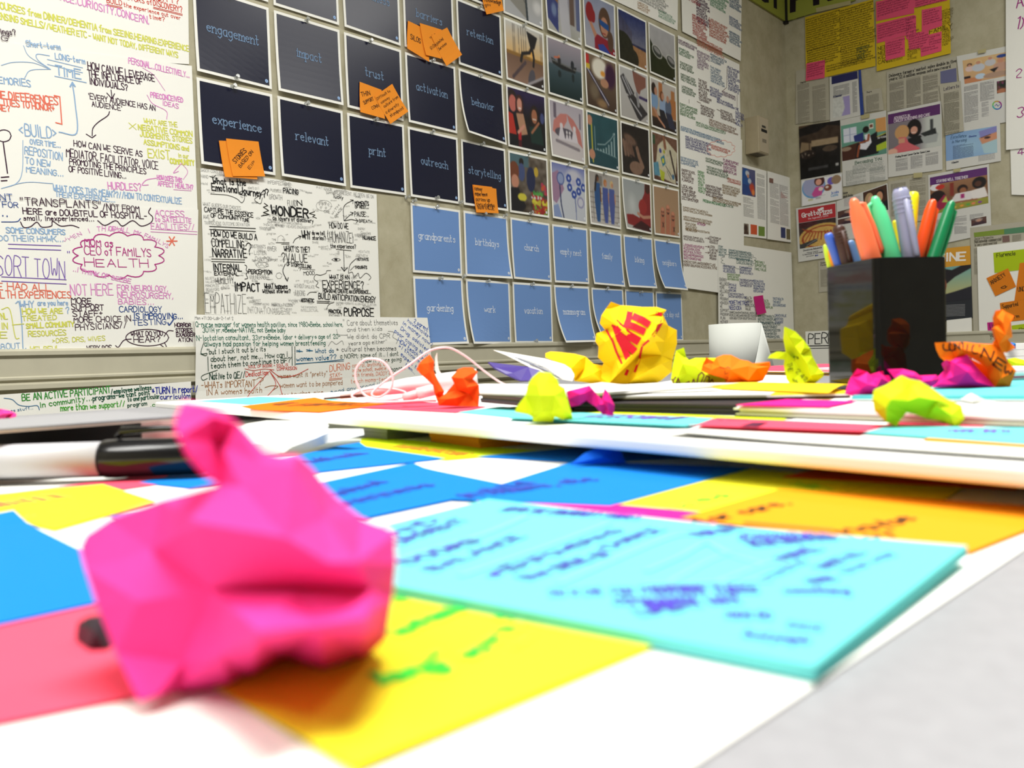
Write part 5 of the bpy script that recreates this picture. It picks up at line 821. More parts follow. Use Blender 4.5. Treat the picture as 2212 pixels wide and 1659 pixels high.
c12.t(R5, 'Downtown Rehoboth', (255, 1128), (530, 1080), 24, (80, 80, 84), .18, jit=0, slab=True); c12.t(R5, 'Midway Center', (305, 1158), (480, 1130), 18, (90, 90, 94), .18); c12.t(R5, 'S. Boardwalk  N. Boardwalk', (245, 1190), (545, 1145), 18, (90, 90, 94), .2); c12.t(R5, 'grottopizza', (302, 1212), (410, 1192), 14, (90, 90, 94), .2); c12.p(R5, [(428, 1182), (448, 1178), (448, 1200), (428, 1204)], (60, 70, 120)); c12.p(R5, [(452, 1178), (474, 1174), (474, 1196), (452, 1200)], (110, 120, 180)); c12.done('print_lines')
c13 = rs(R5, [(745, 380), (840, 215), (1505, 95), (1510, 640)][0:1]+[(745, 250), (1508, 108), (1560, 900), (760, 960)][1:], .0052, 'magazine page with a photo of a couple, headed gala', col=MAG)
picture(c13, 'picture', 'couple', .53, .02, .98, .5, 34, 40); picture(c13, 'picture', 'small_portrait', .02, .28, .5, .45, 20, 12); picture(c13, 'picture', 'small_portrait', .02, .48, .5, .62, 20, 12); c13.t(R5, 'Home', (845, 270), (915, 258), 22, (60, 60, 64), .2, slab=True); c13.t(R5, 'and Gala', (845, 325), (990, 300), 30, (60, 60, 64), .2, jit=0, slab=True); c13.cols(R5, (860, 330), (1130, 420), 1, lines=7, col=(160, 150, 156)); c13.done('print_lines')
c14 = rs(R4, [(100, 275), (545, 195), (560, 700), (110, 760)], .004, 'yellowed newspaper piece behind the pens', col=NEWS); c14.cols(R4, (340, 250), (540, 640), 1, lines=34, col=(120, 116, 102)); c14.cols(R4, (130, 300), (320, 640), 1, lines=30, col=(120, 116, 102)); c14.done('print_lines')
c15 = rs(R4, [(548, 200), (1228, 75), (1258, 850), (565, 1000)], .0055, 'magazine page headed staying well together', col=MAG)
panel(c15, 'header_block', (92, 46, 110), .03, .04, .97, .15, 2, 1); picture(c15, 'picture', 'family_table', .03, .15, .97, .56, 56, 40); picture(c15, 'picture', 'small_portrait', .69, .74, .93, .84, 14, 10)
c15.t(R4, 'STAYING WELL TOGETHER', (643, 285), (992, 232), 28, (215, 205, 220), .17, jit=0, off=.0004); c15.cols(R4, (840, 665), (995, 845), 1, lines=18, col=(130, 130, 134)); c15.cols(R4, (1015, 640), (1180, 690), 1, lines=5, col=(130, 130, 134)); c15.cols(R4, (640, 700), (820, 850), 1, lines=16, col=(130, 130, 134)); c15.done('print_lines')
c16 = rs(R3, [(848, 1100), (1545, 985), (1558, 1470), (858, 1590)], .005, 'blue nursing advert with a masked nurse', col=MAG)
picture(c16, 'picture', 'nursing_ad', .0, .06, .94, .76, 50, 36); c16.t(R3, 'Excellence', (915, 1190), (1115, 1165), 44, (70, 100, 130), .1, slant=.2, off=.0004); c16.t(R3, 'in Nursing', (930, 1245), (1115, 1215), 36, (70, 100, 130), .12, slant=.2, off=.0004)
c16.cols(R3, (945, 1275), (1230, 1400), 1, lines=9, col=(90, 110, 140), wt=.5, off=.0005); c16.t(R3, 'Beebe', (1150, 1170), (1245, 1155), 20, (60, 80, 150), .2, off=.0004); c16.t(R3, 'H Booster', (930, 1505), (1020, 1485), 22, (60, 62, 70), .2); c16.cols(R3, (1270, 1400), (1500, 1440), 1, lines=4, col=(140, 140, 144)); c16.done('print_lines')
c17 = rs(R5, [(472, 1270), (640, 1235), (680, 1720), (482, 1740)], .0035, 'newspaper piece tucked left of the pen cup', col=NEWS); c17.t(R5, 'School', (508, 1315), (600, 1300), 24, (80, 78, 70), .18); c17.t(R5, 'Format', (510, 1348), (600, 1332), 22, (80, 78, 70), .18); c17.cols(R5, (505, 1400), (620, 1650), 1, lines=22, col=(130, 126, 112)); c17.done('print_lines')
c18 = rs(R4, [(640, 1030), (1018, 990), (1045, 1800), (620, 1850)], .0045, 'magazine cover with hands at sunset behind the pen cup', 'magazine_cover', 'magazine page', col=mat('charcoal_print', (40, 44, 50), rough=.45))
panel(c18, 'yellow_band', (208, 150, 46), 0, .0, 1, .26, 2, 1); picture(c18, 'picture', 'sunset_hands', .1, .26, 1, .74, 36, 40); c18.t(R4, 'GINE', (655, 1165), (962, 1150), 84, (235, 232, 225), .22, jit=0, off=.0004)
for k in range(9): c18.l(R4, [(660, 1662+k*15), (960, 1648+k*15)], 5, (140, 142, 145), off=.0004)
c18.done('print_lines')
tape(R6, [(295, 75), (590, 10), (592, 45), (300, 112)], 'strip of masking tape at the top of the left yellow poster'); tape(R2, [(895, 775), (1010, 750), (1010, 800), (905, 822)], 'piece of tape above the becoming you page'); tape(R4, [(388, 180), (488, 172), (488, 225), (390, 236)], 'piece of tape above the yellowed newspaper piece'); tape(R4, [(835, 138), (915, 125), (912, 160), (840, 172)], 'piece of tape above the staying well together page'); tape(R3, [(1265, 60), (1370, 40), (1372, 85), (1270, 105)], 'piece of tape above the volunteers photo')
# far right flip chart sheets with magenta numbers
T0 = (0, 0, 1)
fb = rs(T0, [(2172, -120), (2420, -190), (2425, 430), (2186, 421)], .008, 'rear flip chart sheet at the right photo edge', 'flip_chart_sheet', 'paper sheet', 'flip chart sheets at the right edge', MAT_WHITE)
fb.t(R3, '4', (1775, 1395), (1850, 1385), 90, (150, 40, 130), .12)
fb.done()
ff = rs(T0, [(2174, -130), (2420, -200), (2420, 300), (2175, 325)], .014, 'front flip chart sheet with magenta numbers, at the right photo edge', 'flip_chart_sheet', 'paper sheet', 'flip chart sheets at the right edge', MAT_WHITE)
MGN = (160, 36, 130); ff.t(R6, '1)', (1995, 255), (2060, 250), 95, MGN, .1); ff.t(R3, '2.', (1745, 415), (1880, 405), 118, MGN, .09); ff.t(R3, '3.', (1770, 920), (1900, 910), 130, MGN, .09); ff.t(R6, 'A', (2005, 75), (2060, 60), 90, MGN, .1); ff.done()
# newspaper and white board sheet with sticky notes
nb = rs(R4, [(1018, 790), (1640, 715), (1680, 1900), (1060, 2060)], .006, 'large newspaper page with a green band, right of the pen cup', col=NEWS)
nb.p(R4, [(1060, 845), (1640, 775), (1640, 840), (1065, 895)], (124, 146, 60), .0002); nb.p(R4, [(1400, 804), (1640, 775), (1640, 840), (1400, 864)], (84, 132, 100), .0004); nb.t(R4, "Doctor's Perspective", (1070, 925), (1280, 905), 26, (104, 100, 84), .12, jit=0, off=.0004); nb.t(R4, 'Nationwide commercial', (1070, 962), (1370, 930), 34, (90, 86, 74), .15, jit=0, off=.0004); nb.t(R4, 'is very controversial', (1070, 998), (1320, 970), 30, (90, 86, 74), .15, jit=0); nb.cols(R4, (1062, 1020), (1105, 1310), 1, lines=24, col=(120, 116, 100)); nb.cols(R4, (1490, 870), (1600, 930), 1, lines=8, col=(120, 116, 100)); nb.p(R4, [(1378, 882), (1458, 875), (1462, 945), (1382, 955)], (120, 96, 90), .0004); nb.done('print_lines')
wb = rs(T0, [(2112, 534), (2330, 505), (2335, 758), (2118, 760)], .012, 'white board sheet with lime and orange sticky notes', 'white_board_sheet', 'paper sheet', None, MAT_WHITE, thick=.004)
TB4 = (2000, 480, 3.95); LIME = paper((190, 214, 40)); OR2 = paper((236, 140, 40)); MAGP = paper((214, 50, 150))
def bn(quad, txts, lab, off, m):
    s_ = rs(TB4, quad, off, lab, 'sticky_note', 'sticky note', 'sticky notes on the white board sheet', m)
    for tx, a, b, h in txts: s_.t(TB4, tx, a, b, h, (50, 44, 30), .12, jit=.4, off=.0003)
    s_.done(); return s_
bn([(582, 262), (850, 230), (850, 405), (592, 435)], [('Florencia', (612, 302), (770, 280), 34)], 'lime sticky note with a name at the top of the white board sheet', .0135, LIME); bn([(524, 478), (708, 395), (777, 550), (600, 632)], [('ANXIETY', (572, 535), (692, 455), 40), ('@', (650, 580), (706, 560), 44)], 'tilted orange sticky note reading anxiety', .0150, OR2)
bn([(808, 350), (1000, 330), (1010, 640), (762, 672)], [('UNCERTAIN', (795, 595), (960, 570), 38)], 'orange sticky note reading uncertain at the right photo edge', .0146, OR2); bn([(638, 690), (860, 655), (870, 832), (655, 856)], [('Supported', (662, 738), (795, 712), 34), ('children', (700, 825), (805, 812), 28)], 'orange sticky note reading supported children', .0138, OR2)
bn([(530, 856), (728, 838), (735, 1010), (542, 1026)], [('Life', (555, 905), (610, 898), 40), ('yoga', (558, 985), (620, 975), 38)], 'magenta sticky note on the white board sheet', .0135, MAGP); bn([(735, 882), (900, 860), (905, 1060), (760, 1062)], [('Size', (805, 935), (860, 925), 34), ('it', (820, 1058), (850, 1052), 30)], 'lime sticky note below the supported children note', .0132, LIME)
pw = rs(T0, [(1745, 716), (1850, 712), (1856, 790), (1748, 800)], .03, 'white sheet with black underlined capitals left of the pen cup', 'lettered_sheet', 'paper sheet', None, MAT_WHITE)
TP7 = (1640, 700, 3.867); pw.t(TP7, 'PERKS', (432, 165), (700, 160), 84, (30, 30, 32), .09); pw.l(TP7, [(420, 183), (700, 178)], 8, (30, 30, 32)); pw.l(TP7, [(425, 203), (700, 198)], 6, (30, 30, 32)); pw.done()
wl = rs(T0, [(2046, 692), (2100, 686), (2102, 760), (2046, 765)], .01, 'blank white sheet below the sunset magazine cover', 'paper_sheet', 'paper sheet', None, MAT_WHITE)
# ------------------------------------------------------------------ the table
cs = (CAM[:2]-PL[:2])@d1[:2]
def tp(s, n_, z): return np.array([0, 0, z])+np.array([CAM[0], CAM[1], 0])+d1*s-nL*n_     # s along the left wall, n_ towards it
tab = empty('work_table', tp(0, .3, 0), 'pale grey work table under the paper and sticky notes', 'table')
TM = mat('pale_laminate', (146, 146, 150), rough=.5, spec=.3, noise=.06, nscale=300)
ta, tb = tp(-1.3, -.35, TZ-.028), tp(2.0, .93, TZ-.028)
V, Fc = boxv(ta, d1*3.3, -nL*1.28, np.array([0, 0, .028])); bevel(mk('tabletop', V, Fc, TM, tab), .003)
LM = mat('black_steel', (30, 30, 32), rough=.4, spec=.5)
for s_ in (-1.2, 1.9):
    for n_ in (-.28, .86): mk('leg', *boxv(tp(s_-.02, n_-.02, 0), d1*.04, -nL*.04, np.array([0, 0, TZ-.028])), LM, tab)
LIMEP = paper((216, 236, 30)); YELP = paper((246, 240, 52)); BLUP = paper((22, 132, 222)); CYAP = paper((118, 222, 222)); CORP = paper((250, 88, 116)); MAGN = paper((255, 38, 150)); ORAP = paper((255, 166, 28)); ORRP = paper((255, 96, 24)); HOTP = paper((255, 66, 158)); ORG2 = paper((255, 128, 20))
def zq(q, z): return [onz(x, y, z)[:2] for x, y in q]
TQ = (0, 0, 1)
def fsheet(q, z, name, lab, cat, m, group=None, **k): return Sheet(Flat(z), zq(q, z), 0, name, lab, cat, group, m=m, **k)
big = fsheet([(-900, 1010), (2330, 1010), (2700, 900), (1480, 1672)][0:0] or [(-700, 985), (900, 930), (2600, 1010), (1440, 1700)], TZ+.0006, 'paper_sheet', 'big white paper sheet on the table under all the sticky notes', 'paper sheet', MAT_WHITE, nu=8, nv=8)
# rebuild the big sheet as a true rectangle: right edge through two seen points
bpy.data.objects.remove(big.o)
e0 = onz(1500, 1659, TZ); e1 = onz(2212, 1190, TZ); du = (e1-e0); du[2] = 0; du /= np.linalg.norm(du); dv = np.array([-du[1], du[0], 0])
b0 = e0-du*.12; V, Fc = boxv(np.array([b0[0], b0[1], TZ+.0001]), du*.76, dv*.56, np.array([0, 0, .0004])); big_o = tag(mk('paper_sheet', V, Fc, MAT_WHITE), 'big white paper sheet on the table under all the sticky notes', 'paper sheet')
NG = 'sticky notes laid on the white sheet'
def note(q, lay, lab, m, curl=None, thick=.0002, name='sticky_note', group=NG, z=TZ+.0007, **k):
    return fsheet(q, z+lay*.0004, name, lab, 'sticky note', m, group, curl=curl, thick=thick, nu=8, nv=8, **k)
TC = (700, 940, 2.3075); TD = (1400, 940, 2.308); TL0 = (0, 840, 2.0256)
# nearest notes
fc = onz(767, 1690, TZ); a0 = math.radians(43); q_ = [fc+.076*np.array([-math.sin(a0), math.cos(a0), 0]), fc+.076*np.array([math.cos(a0)-math.sin(a0), math.sin(a0)+math.cos(a0), 0]), fc+.076*np.array([math.cos(a0), math.sin(a0), 0]), fc]
n1 = Sheet(Flat(TZ+.0008), [p[:2] for p in q_], 0, 'sticky_note', 'nearest yellow sticky note with green writing, under the pink crumple', 'sticky note', NG, m=YELP, curl=lambda u, v: .0035*max(0, v-.55)**2*max(0, 1-u)**1+.0002, thick=.0002, nu=10, nv=10)
GI = (60, 205, 60)
for tx, a, b, h in (('Find', (410, 840), (480, 790), 60), ('a new', (480, 960), (720, 880), 62), ('spirit', (740, 1130), (1000, 960), 80), ('lab', (370, 1010), (470, 980), 40), ('of the', (850, 920), (1180, 960), 40), ('us', (520, 1150), (590, 1090), 60), ('long', (290, 1260), (630, 1180), 70), ('idea', (970, 1080), (1050, 1010), 40)): n1.t(TC, tx, a, b, h, GI, .28, jit=.5)
n1.done()
pd = note([(545, 1206), (1055, 1078), (2090, 1195), (1760, 1440)], 0, 'large turquoise sticky note pad with purple writing, nearest on the right', CYAP, z=TZ+.0028, thick=.0018, curl=lambda u, v: .0006*max(0, v-.9)*0+.0016*max(0, (u+v)/2-.72)*0+.0014*max(0, v-.6)/.4*u, group=None, name='sticky_pad')
pd.q = pd.q
PV = (74, 66, 176)
for tx, a, b, h in (('AND', (375, 500), (575, 425), 36), ('URGENT', (375, 550), (735, 425), 34), ('DOORS', (430, 645), (790, 530), 36), ('BALANCE', (560, 680), (1010, 510), 38), ('EMPOWERING', (945, 680), (1500, 480), 36), ('the SIDE OF', (1020, 725), (1460, 590), 38), ('CHANCE', (1430, 570), (1700, 475), 36), ('ITEMS THE COMMUNITY SHARES', (870, 380), (1560, 425), 26), ('THAT WE CARE', (1120, 810), (1400, 800), 36), ('FOR THE WHOLE', (1440, 800), (1900, 790), 34), ('COMMUNITY', (1450, 850), (1850, 850), 34), ('LIFE', (1590, 905), (1780, 880), 40)): pd.t(TC, tx, a, b, h, PV, .2, jit=.5)
for tx, a, b, h in (('QUALITY', (260, 510), (480, 475), 30), ('DEMOGRAPHIC', (455, 530), (830, 540), 34), ('HEALTHY FOOD', (540, 570), (960, 540), 36), ('MAKE', (700, 640), (880, 590), 40), ('STRONG', (600, 740), (800, 650), 30), ('TRUST ALL', (890, 690), (1090, 610), 40), ('the way', (1000, 710), (1240, 620), 36), ('MOVING', (830, 760), (960, 740), 30), ('something', (680, 800), (1010, 810), 26), ('SO MANY THINGS', (30, 800), (560, 800), 34), ('SMART WAY', (10, 880), (490, 850), 44), ('KIDS GO', (390, 920), (620, 930), 36), ('TEACH ME', (680, 970), (870, 990), 30), ('local people', (470, 1010), (800, 1050), 34)): pd.t(TD, tx, a, b, h, PV, .2, jit=.5)
for P in ([(370, 620), (780, 500), (1000, 410)], [(690, 700), (1100, 560), (1420, 440)], [(1180, 740), (1700, 520), (1840, 500)]): pd.l(TC, P, 12, (120, 190, 205), True)
for P in ([(0, 680), (160, 610), (290, 545), (400, 600), (560, 650)], [(110, 735), (290, 640), (420, 590)], [(350, 740), (600, 650), (700, 660)], [(0, 750), (600, 740)]): pd.l(TD, P, 10, (120, 190, 205), True)
pd.p(TC, [(805, 705), (850, 675), (900, 690), (860, 710)], PV); pd.done()
note([(1030, 1082), (1080, 1067), (1590, 1112), (1500, 1150)], 1.2, 'magenta sticky note peeking out behind the large turquoise pad', MAGN)
note([(-250, 1395), (430, 1262), (480, 1465), (-250, 1612)], 1, 'coral sticky note left of the big pink crumple', CORP).o
n2 = note([(-400, 1185), (30, 1117), (345, 1272), (-150, 1380)], 2, 'large blue sticky note at the left edge, nearest of the blues', BLUP, curl=lambda u, v: .002*max(0, .15-v)/.15*u)
n3 = note([(-150, 1080), (222, 1046), (335, 1082), (118, 1143)], 1.5, 'yellow sticky note with orange scribbles left of the pink crumple', YELP); n3.t(TQ, 'MAN A HEALTH', (-10, 1098), (150, 1075), 14, (214, 130, 80), .18, jit=.6); n3.t(TQ, 'it', (60, 1125), (80, 1112), 14, (214, 130, 80), .18); n3.done()
note([(-60, 1075), (430, 1012), (350, 1045), (0, 1095)], .6, 'coral sticky note behind the yellow one, beside the marker', CORP)
note([(300, 1042), (455, 1008), (560, 1030), (410, 1054)], .9, 'small patch of blue sticky note under the marker cap', BLUP); note([(238, 1113), (430, 1080), (560, 1115), (330, 1150)], .8, 'blue sticky note mostly hidden behind the big pink crumple', BLUP)
BI = (50, 70, 170)
n4 = note([(560, 1000), (770, 962), (962, 990), (665, 1022)], 1, 'farthest blue sticky note with its back corner turned up', BLUP, curl=lambda u, v: .0025*max(0, .12-v)/.12*u*u); n4.t(TQ, 'staff needs', (680, 1000), (800, 980), 10, BI, .15); n4.done()
n5 = note([(590, 1072), (892, 1006), (1112, 1050), (790, 1118)], 1.4, 'middle blue sticky note with purple writing, right of the pink crumple', BLUP, curl=lambda u, v: .0012*max(0, .15-v)/.15); n5.t(TC, 'solved', (90, 300), (320, 235), 34, BI, .15, jit=.5); n5.t(TC, 'business', (100, 355), (560, 250), 34, BI, .15, jit=.5); n5.done()
n6 = note([(1240, 996), (1622, 1010), (1318, 1092), (975, 1078)], 1.8, 'wide blue sticky note with purple writing behind the turquoise pad', BLUP); n6.t(TC, 'child', (830, 290), (1050, 240), 34, BI, .15, jit=.5); n6.t(TC, 'in homes, etc', (720, 315), (1370, 225), 30, BI, .14, jit=.5); n6.done()
note([(1030, 986), (1250, 966), (1520, 986), (1245, 998)], .9, 'blue sticky note in the shade under the tilted board', BLUP)
n7 = note([(640, 968), (800, 944), (1180, 975), (965, 994)], .5, 'lime sticky note with tiny orange writing under the board', LIMEP); n7.t(TQ, 'PLAN FOR EVENTS KIDS', (840, 965), (990, 985), 7, (200, 120, 40), .2); n7.done()
n8 = note([(1325, 1090), (1622, 1012), (1890, 1040), (1600, 1135)], 1, 'yellow sticky note with green writing behind the turquoise pad', YELP); n8.t(TD, 'to dial', (160, 370), (430, 300), 32, GI, .16, jit=.5); n8.done()
n9 = note([(1600, 1064), (1740, 1017), (2085, 1050), (2030, 1084)], .7, 'yellow sticky note between the orange note and the board', YELP); n9.t(TD, 'lily', (810, 270), (900, 262), 34, GI, .15, jit=.5); n9.done()
n10 = note([(1685, 1056), (2330, 1100), (2095, 1192), (1470, 1118)], 1.6, 'orange sticky note with black writing behind the turquoise pad', ORAP); n10.t(TD, 'for care.', (290, 440), (720, 345), 36, (60, 44, 30), .16, jit=.4); n10.t(TD, 'Maybe', (1020, 500), (1350, 420), 44, (60, 44, 30), .16, jit=.4); n10.t(TD, 'by', (1110, 525), (1250, 490), 40, (60, 44, 30), .16); n10.l(TD, [(500, 440), (900, 475)], 10, (214, 120, 40)); n10.done()
note([(1690, 1030), (1800, 1004), (2330, 1022), (2192, 1056)], 1.4, 'deep orange sticky note under the front edge of the board', ORRP, curl=lambda u, v: .002*max(0, u-.85)/.15)

# ------------------------------------------------------------------ crumpled and folded paper
from mathutils.geometry import delaunay_2d_cdt
def patchmesh(T, Y, outline, inner=(), folds=(), back=0, sub=1):
    """outline / inner: (x, y, depth mm) in crop coordinates around the distance Y"""
    pts = [(p[0], p[1], p[2] if len(p) > 2 else 0) for p in list(outline)+list(inner)]; n = len(outline)
    co = [Vector((p[0], p[1])) for p in pts]; ed = [(i, (i+1) % n) for i in range(n)]+list(folds)
    v2, _, fs, ov, _, _ = delaunay_2d_cdt(co, ed, [], 1, 1e-4)
    V = []
    for k, v in enumerate(v2):
        if ov[k]: d = pts[ov[k][0]][2]
        else: d = 0
        V.append(at(T[0]+v.x/T[2], T[1]+v.y/T[2], Y+d/1000))
    Fc = [tuple(f) for f in fs]
    if back:
        m = {}; 
        for k in range(len(v2)):
            if ov[k]: m[ov[k][0]] = k
        loop = [m[i] for i in range(n) if i in m]; c = np.mean([V[i] for i in loop], 0); N = len(V)
        cc = c+np.array([0, 1, 0])*back/1000
        for i in loop: V.append((V[i]*.62+c*.38)+np.array([0, 1, 0])*back*.62/1000)
        V.append(cc); L = len(loop)
        for j in range(L):
            a, b = loop[j], loop[(j+1) % L]; Fc.append((a, b, N+(j+1) % L, N+j)); Fc.append((N+j, N+(j+1) % L, N+L))
    return V, Fc
def crumple(T, Y, patches, lab, m, group='crumpled paper balls on the table', name='crumpled_note', zfix=None, ink=None, cat='crumpled paper', crease=.0, bev=.0004, sm=False):
    V, Fc = join(*[patchmesh(T, Y+p.get('dy', 0), p['o'], p.get('i', ()), p.get('f', ()), p.get('b', 0)) for p in patches])
    o = mk(name, V, Fc, m, smooth=sm); tag(o, lab, cat, group)
    md = o.modifiers.new('thick', 'SOLIDIFY'); md.thickness = .00025; md.offset = 0
    if ink:
        bv = BVHTree.FromPolygons([tuple(v) for v in V], Fc); I = Ink(); VV = []; FF = []; CC = []
        for kind in ink:
            pts, wpx, c = kind; P = [np.array(p, float) for p in pts]; Q = []
            for a, b in zip(P, P[1:]):
                k = max(1, int(np.hypot(*(b-a))/14)); Q += [a+(b-a)*j/k for j in range(k)]
            Q.append(P[-1])
            for a, b in zip(Q, Q[1:]):
                d = b-a; L = np.hypot(*d); 
                if L < 1e-6: continue
                d /= L; n = np.array([-d[1], d[0]])*wpx/2; e = d*min(wpx*.4, L*.6+wpx*.2); quad = []
                for q in (a-e-n, b+e-n, b+e+n, a-e+n):
                    r = ray(T[0]+q[0]/T[2], T[1]+q[1]/T[2]); h = bv.ray_cast(Vector(CAM), Vector(r).normalized())
                    if h[0] is None: quad = None; break
                    quad.append(np.array(h[0])-r/np.linalg.norm(r)*(.0006+4e-6*(len(FF) % 60)))
                if quad:
                    k = len(VV); VV += quad; CC += [lin(c)]*4; FF.append((k, k+1, k+2, k+3))
        if VV: mk('writing', VV, FF, INK, o, cols=np.array(CC))
    return o
def txt_strokes(tx, a, b, h, w, c, jit=.4):
    a = np.array(a, float); b = np.array(b, float); S, W = strokes_of(tx, 1.7, jit); d = (b-a); L = np.hypot(*d); d /= L; n = np.array([d[1], -d[0]])
    return [([a+d*p[0]*L/W+n*p[1]*h/8 for p in s], w, c) for s in S]
# big pink crumple in front
PO = [(395, 868, 3), (430, 873, 4), (470, 885, 5), (513, 914, 5), (573, 978, 4), (610, 985, 5), (642, 983, 6), (676, 1013, 12), (705, 1055, 13), (731, 1082, 13), (780, 1120, 11), (834, 1141, 8), (854, 1156, 4), (855, 1220, 1), (849, 1284, 2), (834, 1378, 7), (780, 1430, 11), (706, 1477, 12), (660, 1465, 13), (607, 1432, 12), (543, 1477, 9), (500, 1518, 8), (444, 1546, 7), (410, 1545, 6), (388, 1522, 4), (385, 1487, 1), (340, 1502, -2), (301, 1516, -3), (250, 1410, 0), (212, 1314, 2), (185, 1230, 4), (173, 1181, 5), (185, 1155, 6), (237, 1121, 7), (350, 1080, 6), (474, 1047, 3), (440, 1025, 0), (405, 985, -2), (385, 945, -2), (378, 910, 0)]
PI_ = [(800, 1274, -3), (459, 1274, 0), (395, 1432, 0), (558, 1363, -9), (790, 1334, -8), (434, 1131, -3), (523, 1052, 0), (617, 1161, -5), (632, 1008, -1), (770, 1215, -5), (470, 955, 4), (690, 1350, -6), (480, 1410, -4), (700, 1120, -2), (560, 1000, 1), (300, 1300, 0), (640, 1276, -2), (710, 1215, -5), (460, 900, 3), (330, 1190, 3)]
k = len(PO); PF = [(k, k+1), (k+1, k+2), (k+3, k+12), (k+12, k+2), (k+3, k+11), (k+11, k+4), (k+5, k+6), (k+6, k+7), (k+7, k+17), (k+17, k), (k+8, k+13), (k+13, k+9), (k+9, k), (k+10, k+14), (k+4, 14)]
pink = crumple(TQ, .1035, [dict(o=[(x, y, d*1.5) for x, y, d in PO], i=[(x, y, d*2.0) for x, y, d in PI_], f=PF, b=24)], 'large hot pink crumpled sticky note nearest the lens', HOTP, group=None)
crumple(TQ, .124, [dict(o=[(168, 1345, 3), (190, 1332, 3), (225, 1340, 3), (252, 1362, 3), (262, 1400, 2), (258, 1432, 2), (215, 1436, 2), (180, 1415, 2), (163, 1375, 3)], i=[(205, 1368, -2), (230, 1400, -2), (195, 1395, -2)], b=9)], 'small dark crumpled blob behind the left edge of the big pink crumple', mat('black_rubber', (34, 20, 32), rough=.45, spec=.4), group=None, name='dark_blob', cat='scrap')

# ------------------------------------------------------------------ tilted foam board with notes on it
ZB0, ZB1 = TZ+.008, TZ+.013
A_ = onz(335, 881, ZB0); B_ = onz(2212, 1055, ZB0); bu = (B_-A_)/np.linalg.norm(B_-A_); bw = np.array([-bu[1], bu[0], 0])
V, Fc = boxv(A_, bu*.80, bw*.36, np.array([0, 0, ZB1-ZB0])); board = tag(bevel(mk('foam_board', V, Fc, mat('foam_board', (238, 238, 236), rough=.6, spec=.2)), .0015, 3), 'long white foam board lying tilted across the table, front edge towards the lens', 'board')
# supports under the board
oc = onz(1036, 969, TZ+.0007); 
def padbox(corner, ang, w_, h_, t_, lab, m, layers=1, name='sticky_pad', cat='sticky note', group=None, cols=None):
    u = np.array([math.cos(ang), math.sin(ang), 0]); v = np.array([-u[1], u[0], 0]); root = None
    for i in range(layers):
        j = random.uniform(-.0006, .0006) if layers > 1 else 0
        V, Fc = boxv(np.array(corner)+np.array([0, 0, t_*i/layers])+u*j, u*w_, v*h_, np.array([0, 0, t_/layers*.96])); mm = cols[i % len(cols)] if cols else m
        if root is None: root = tag(mk(name, V, Fc, mm), lab, cat, group)
        else: mk('page_block', V, Fc, mm, root)
    return root
padbox(oc, math.radians(32), .076, .05, .0068, 'orange sticky note pad propping the board up', ORAP, 3)
padbox(onz(700, 935, TZ+.0007)-np.array([.0, 0, 0]), math.atan2(bu[1], bu[0]), .075, .05, .0068, 'grey folder in the shade under the board', mat('grey_green_card', (120, 124, 110), rough=.6), 2, 'folder', 'folder')
q0 = A_+bu*.62+bw*.05; V, Fc = boxv(np.array([q0[0], q0[1], TZ+.0007]), bu*.16, bw*.2, np.array([0, 0, .0068])); tag(mk('notebook', V, Fc, mat('dark_notebook', (36, 34, 46), rough=.5)), 'dark notebook under the right end of the board', 'notebook')
# thin sheet on the board
ZS = ZB1+.0004
s1 = onz(1428, 934, ZS+.001); s2 = onz(2212, 986, ZS+.001); su = (s2-s1)/np.linalg.norm(s2-s1); sw = np.array([-su[1], su[0], 0])
SL = Sheet(Flat(ZS), [(s1+sw*.14)[:2], (s1+sw*.14+su*.24)[:2], (s1+su*.24)[:2], s1[:2]], 0, 'paper_sheet', 'white paper sheet lying on the front right part of the foam board', 'paper sheet', None, curl=lambda u, v: .0012*max(0, v-.8)/.2+.0008*max(0, v-.8)/.2*max(0, .2-u)/.2, thick=.0005, nu=10, nv=12)
GB = 'sticky notes on top of the foam board'
def bnote(q, lay, lab, m, **k): return note(q, lay, lab, m, z=ZB1+.0003, group=GB, **k)
bnote([(425, 866), (560, 857), (735, 862), (600, 878)], 0, 'turquoise sticky note at the far left end of the foam board', CYAP)
s_ = bnote([(520, 884), (680, 864), (840, 872), (690, 890)], 1, 'orange sticky note with faint writing on the left of the foam board', ORG2, curl=lambda u, v: .002*max(0, .2-v)/.2); s_.t(TQ, 'WRITE MORE NOTES', (580, 878), (760, 876), 5, (120, 70, 30), .2); s_.done()
bnote([(690, 876), (860, 864), (1050, 878), (985, 891)], .5, 'coral sticky note under the orange paper crane', CORP)
bnote([(990, 890), (1080, 878), (1190, 884), (1150, 906)], .4, 'turquoise sticky note left of the front lime crumple', CYAP)
s_ = bnote([(1125, 886), (1542, 903), (1482, 924), (1100, 906)], 1.5, 'turquoise sticky note with violet writing right of the front lime crumple', CYAP, thick=.0006, curl=lambda u, v: .001*max(0, v-.7)/.3); s_.t(TQ, 'LETS DO IT', (1262, 900), (1450, 908), 7, (120, 80, 190), .2); s_.done()
bnote([(1225, 886), (1700, 903), (1690, 909), (1240, 893)], .3, 'lime sticky note strip behind the turquoise one on the board', LIMEP)
s_ = bnote([(1548, 902), (1935, 918), (1855, 939), (1488, 925)], 1.8, 'coral sticky note with dark strokes in the middle of the foam board', CORP, curl=lambda u, v: .0012*max(0, v-.7)/.3); s_.t(TQ, '- ----', (1545, 912), (1610, 912), 8, (90, 30, 60), .3); s_.l(TQ, [(1618, 924), (1640, 914)], 3, (90, 30, 60)); s_.done()
bnote([(1940, 909), (2150, 912), (2120, 922), (1895, 922)], .8, 'coral sticky note behind the front right lime crumple', CORP)
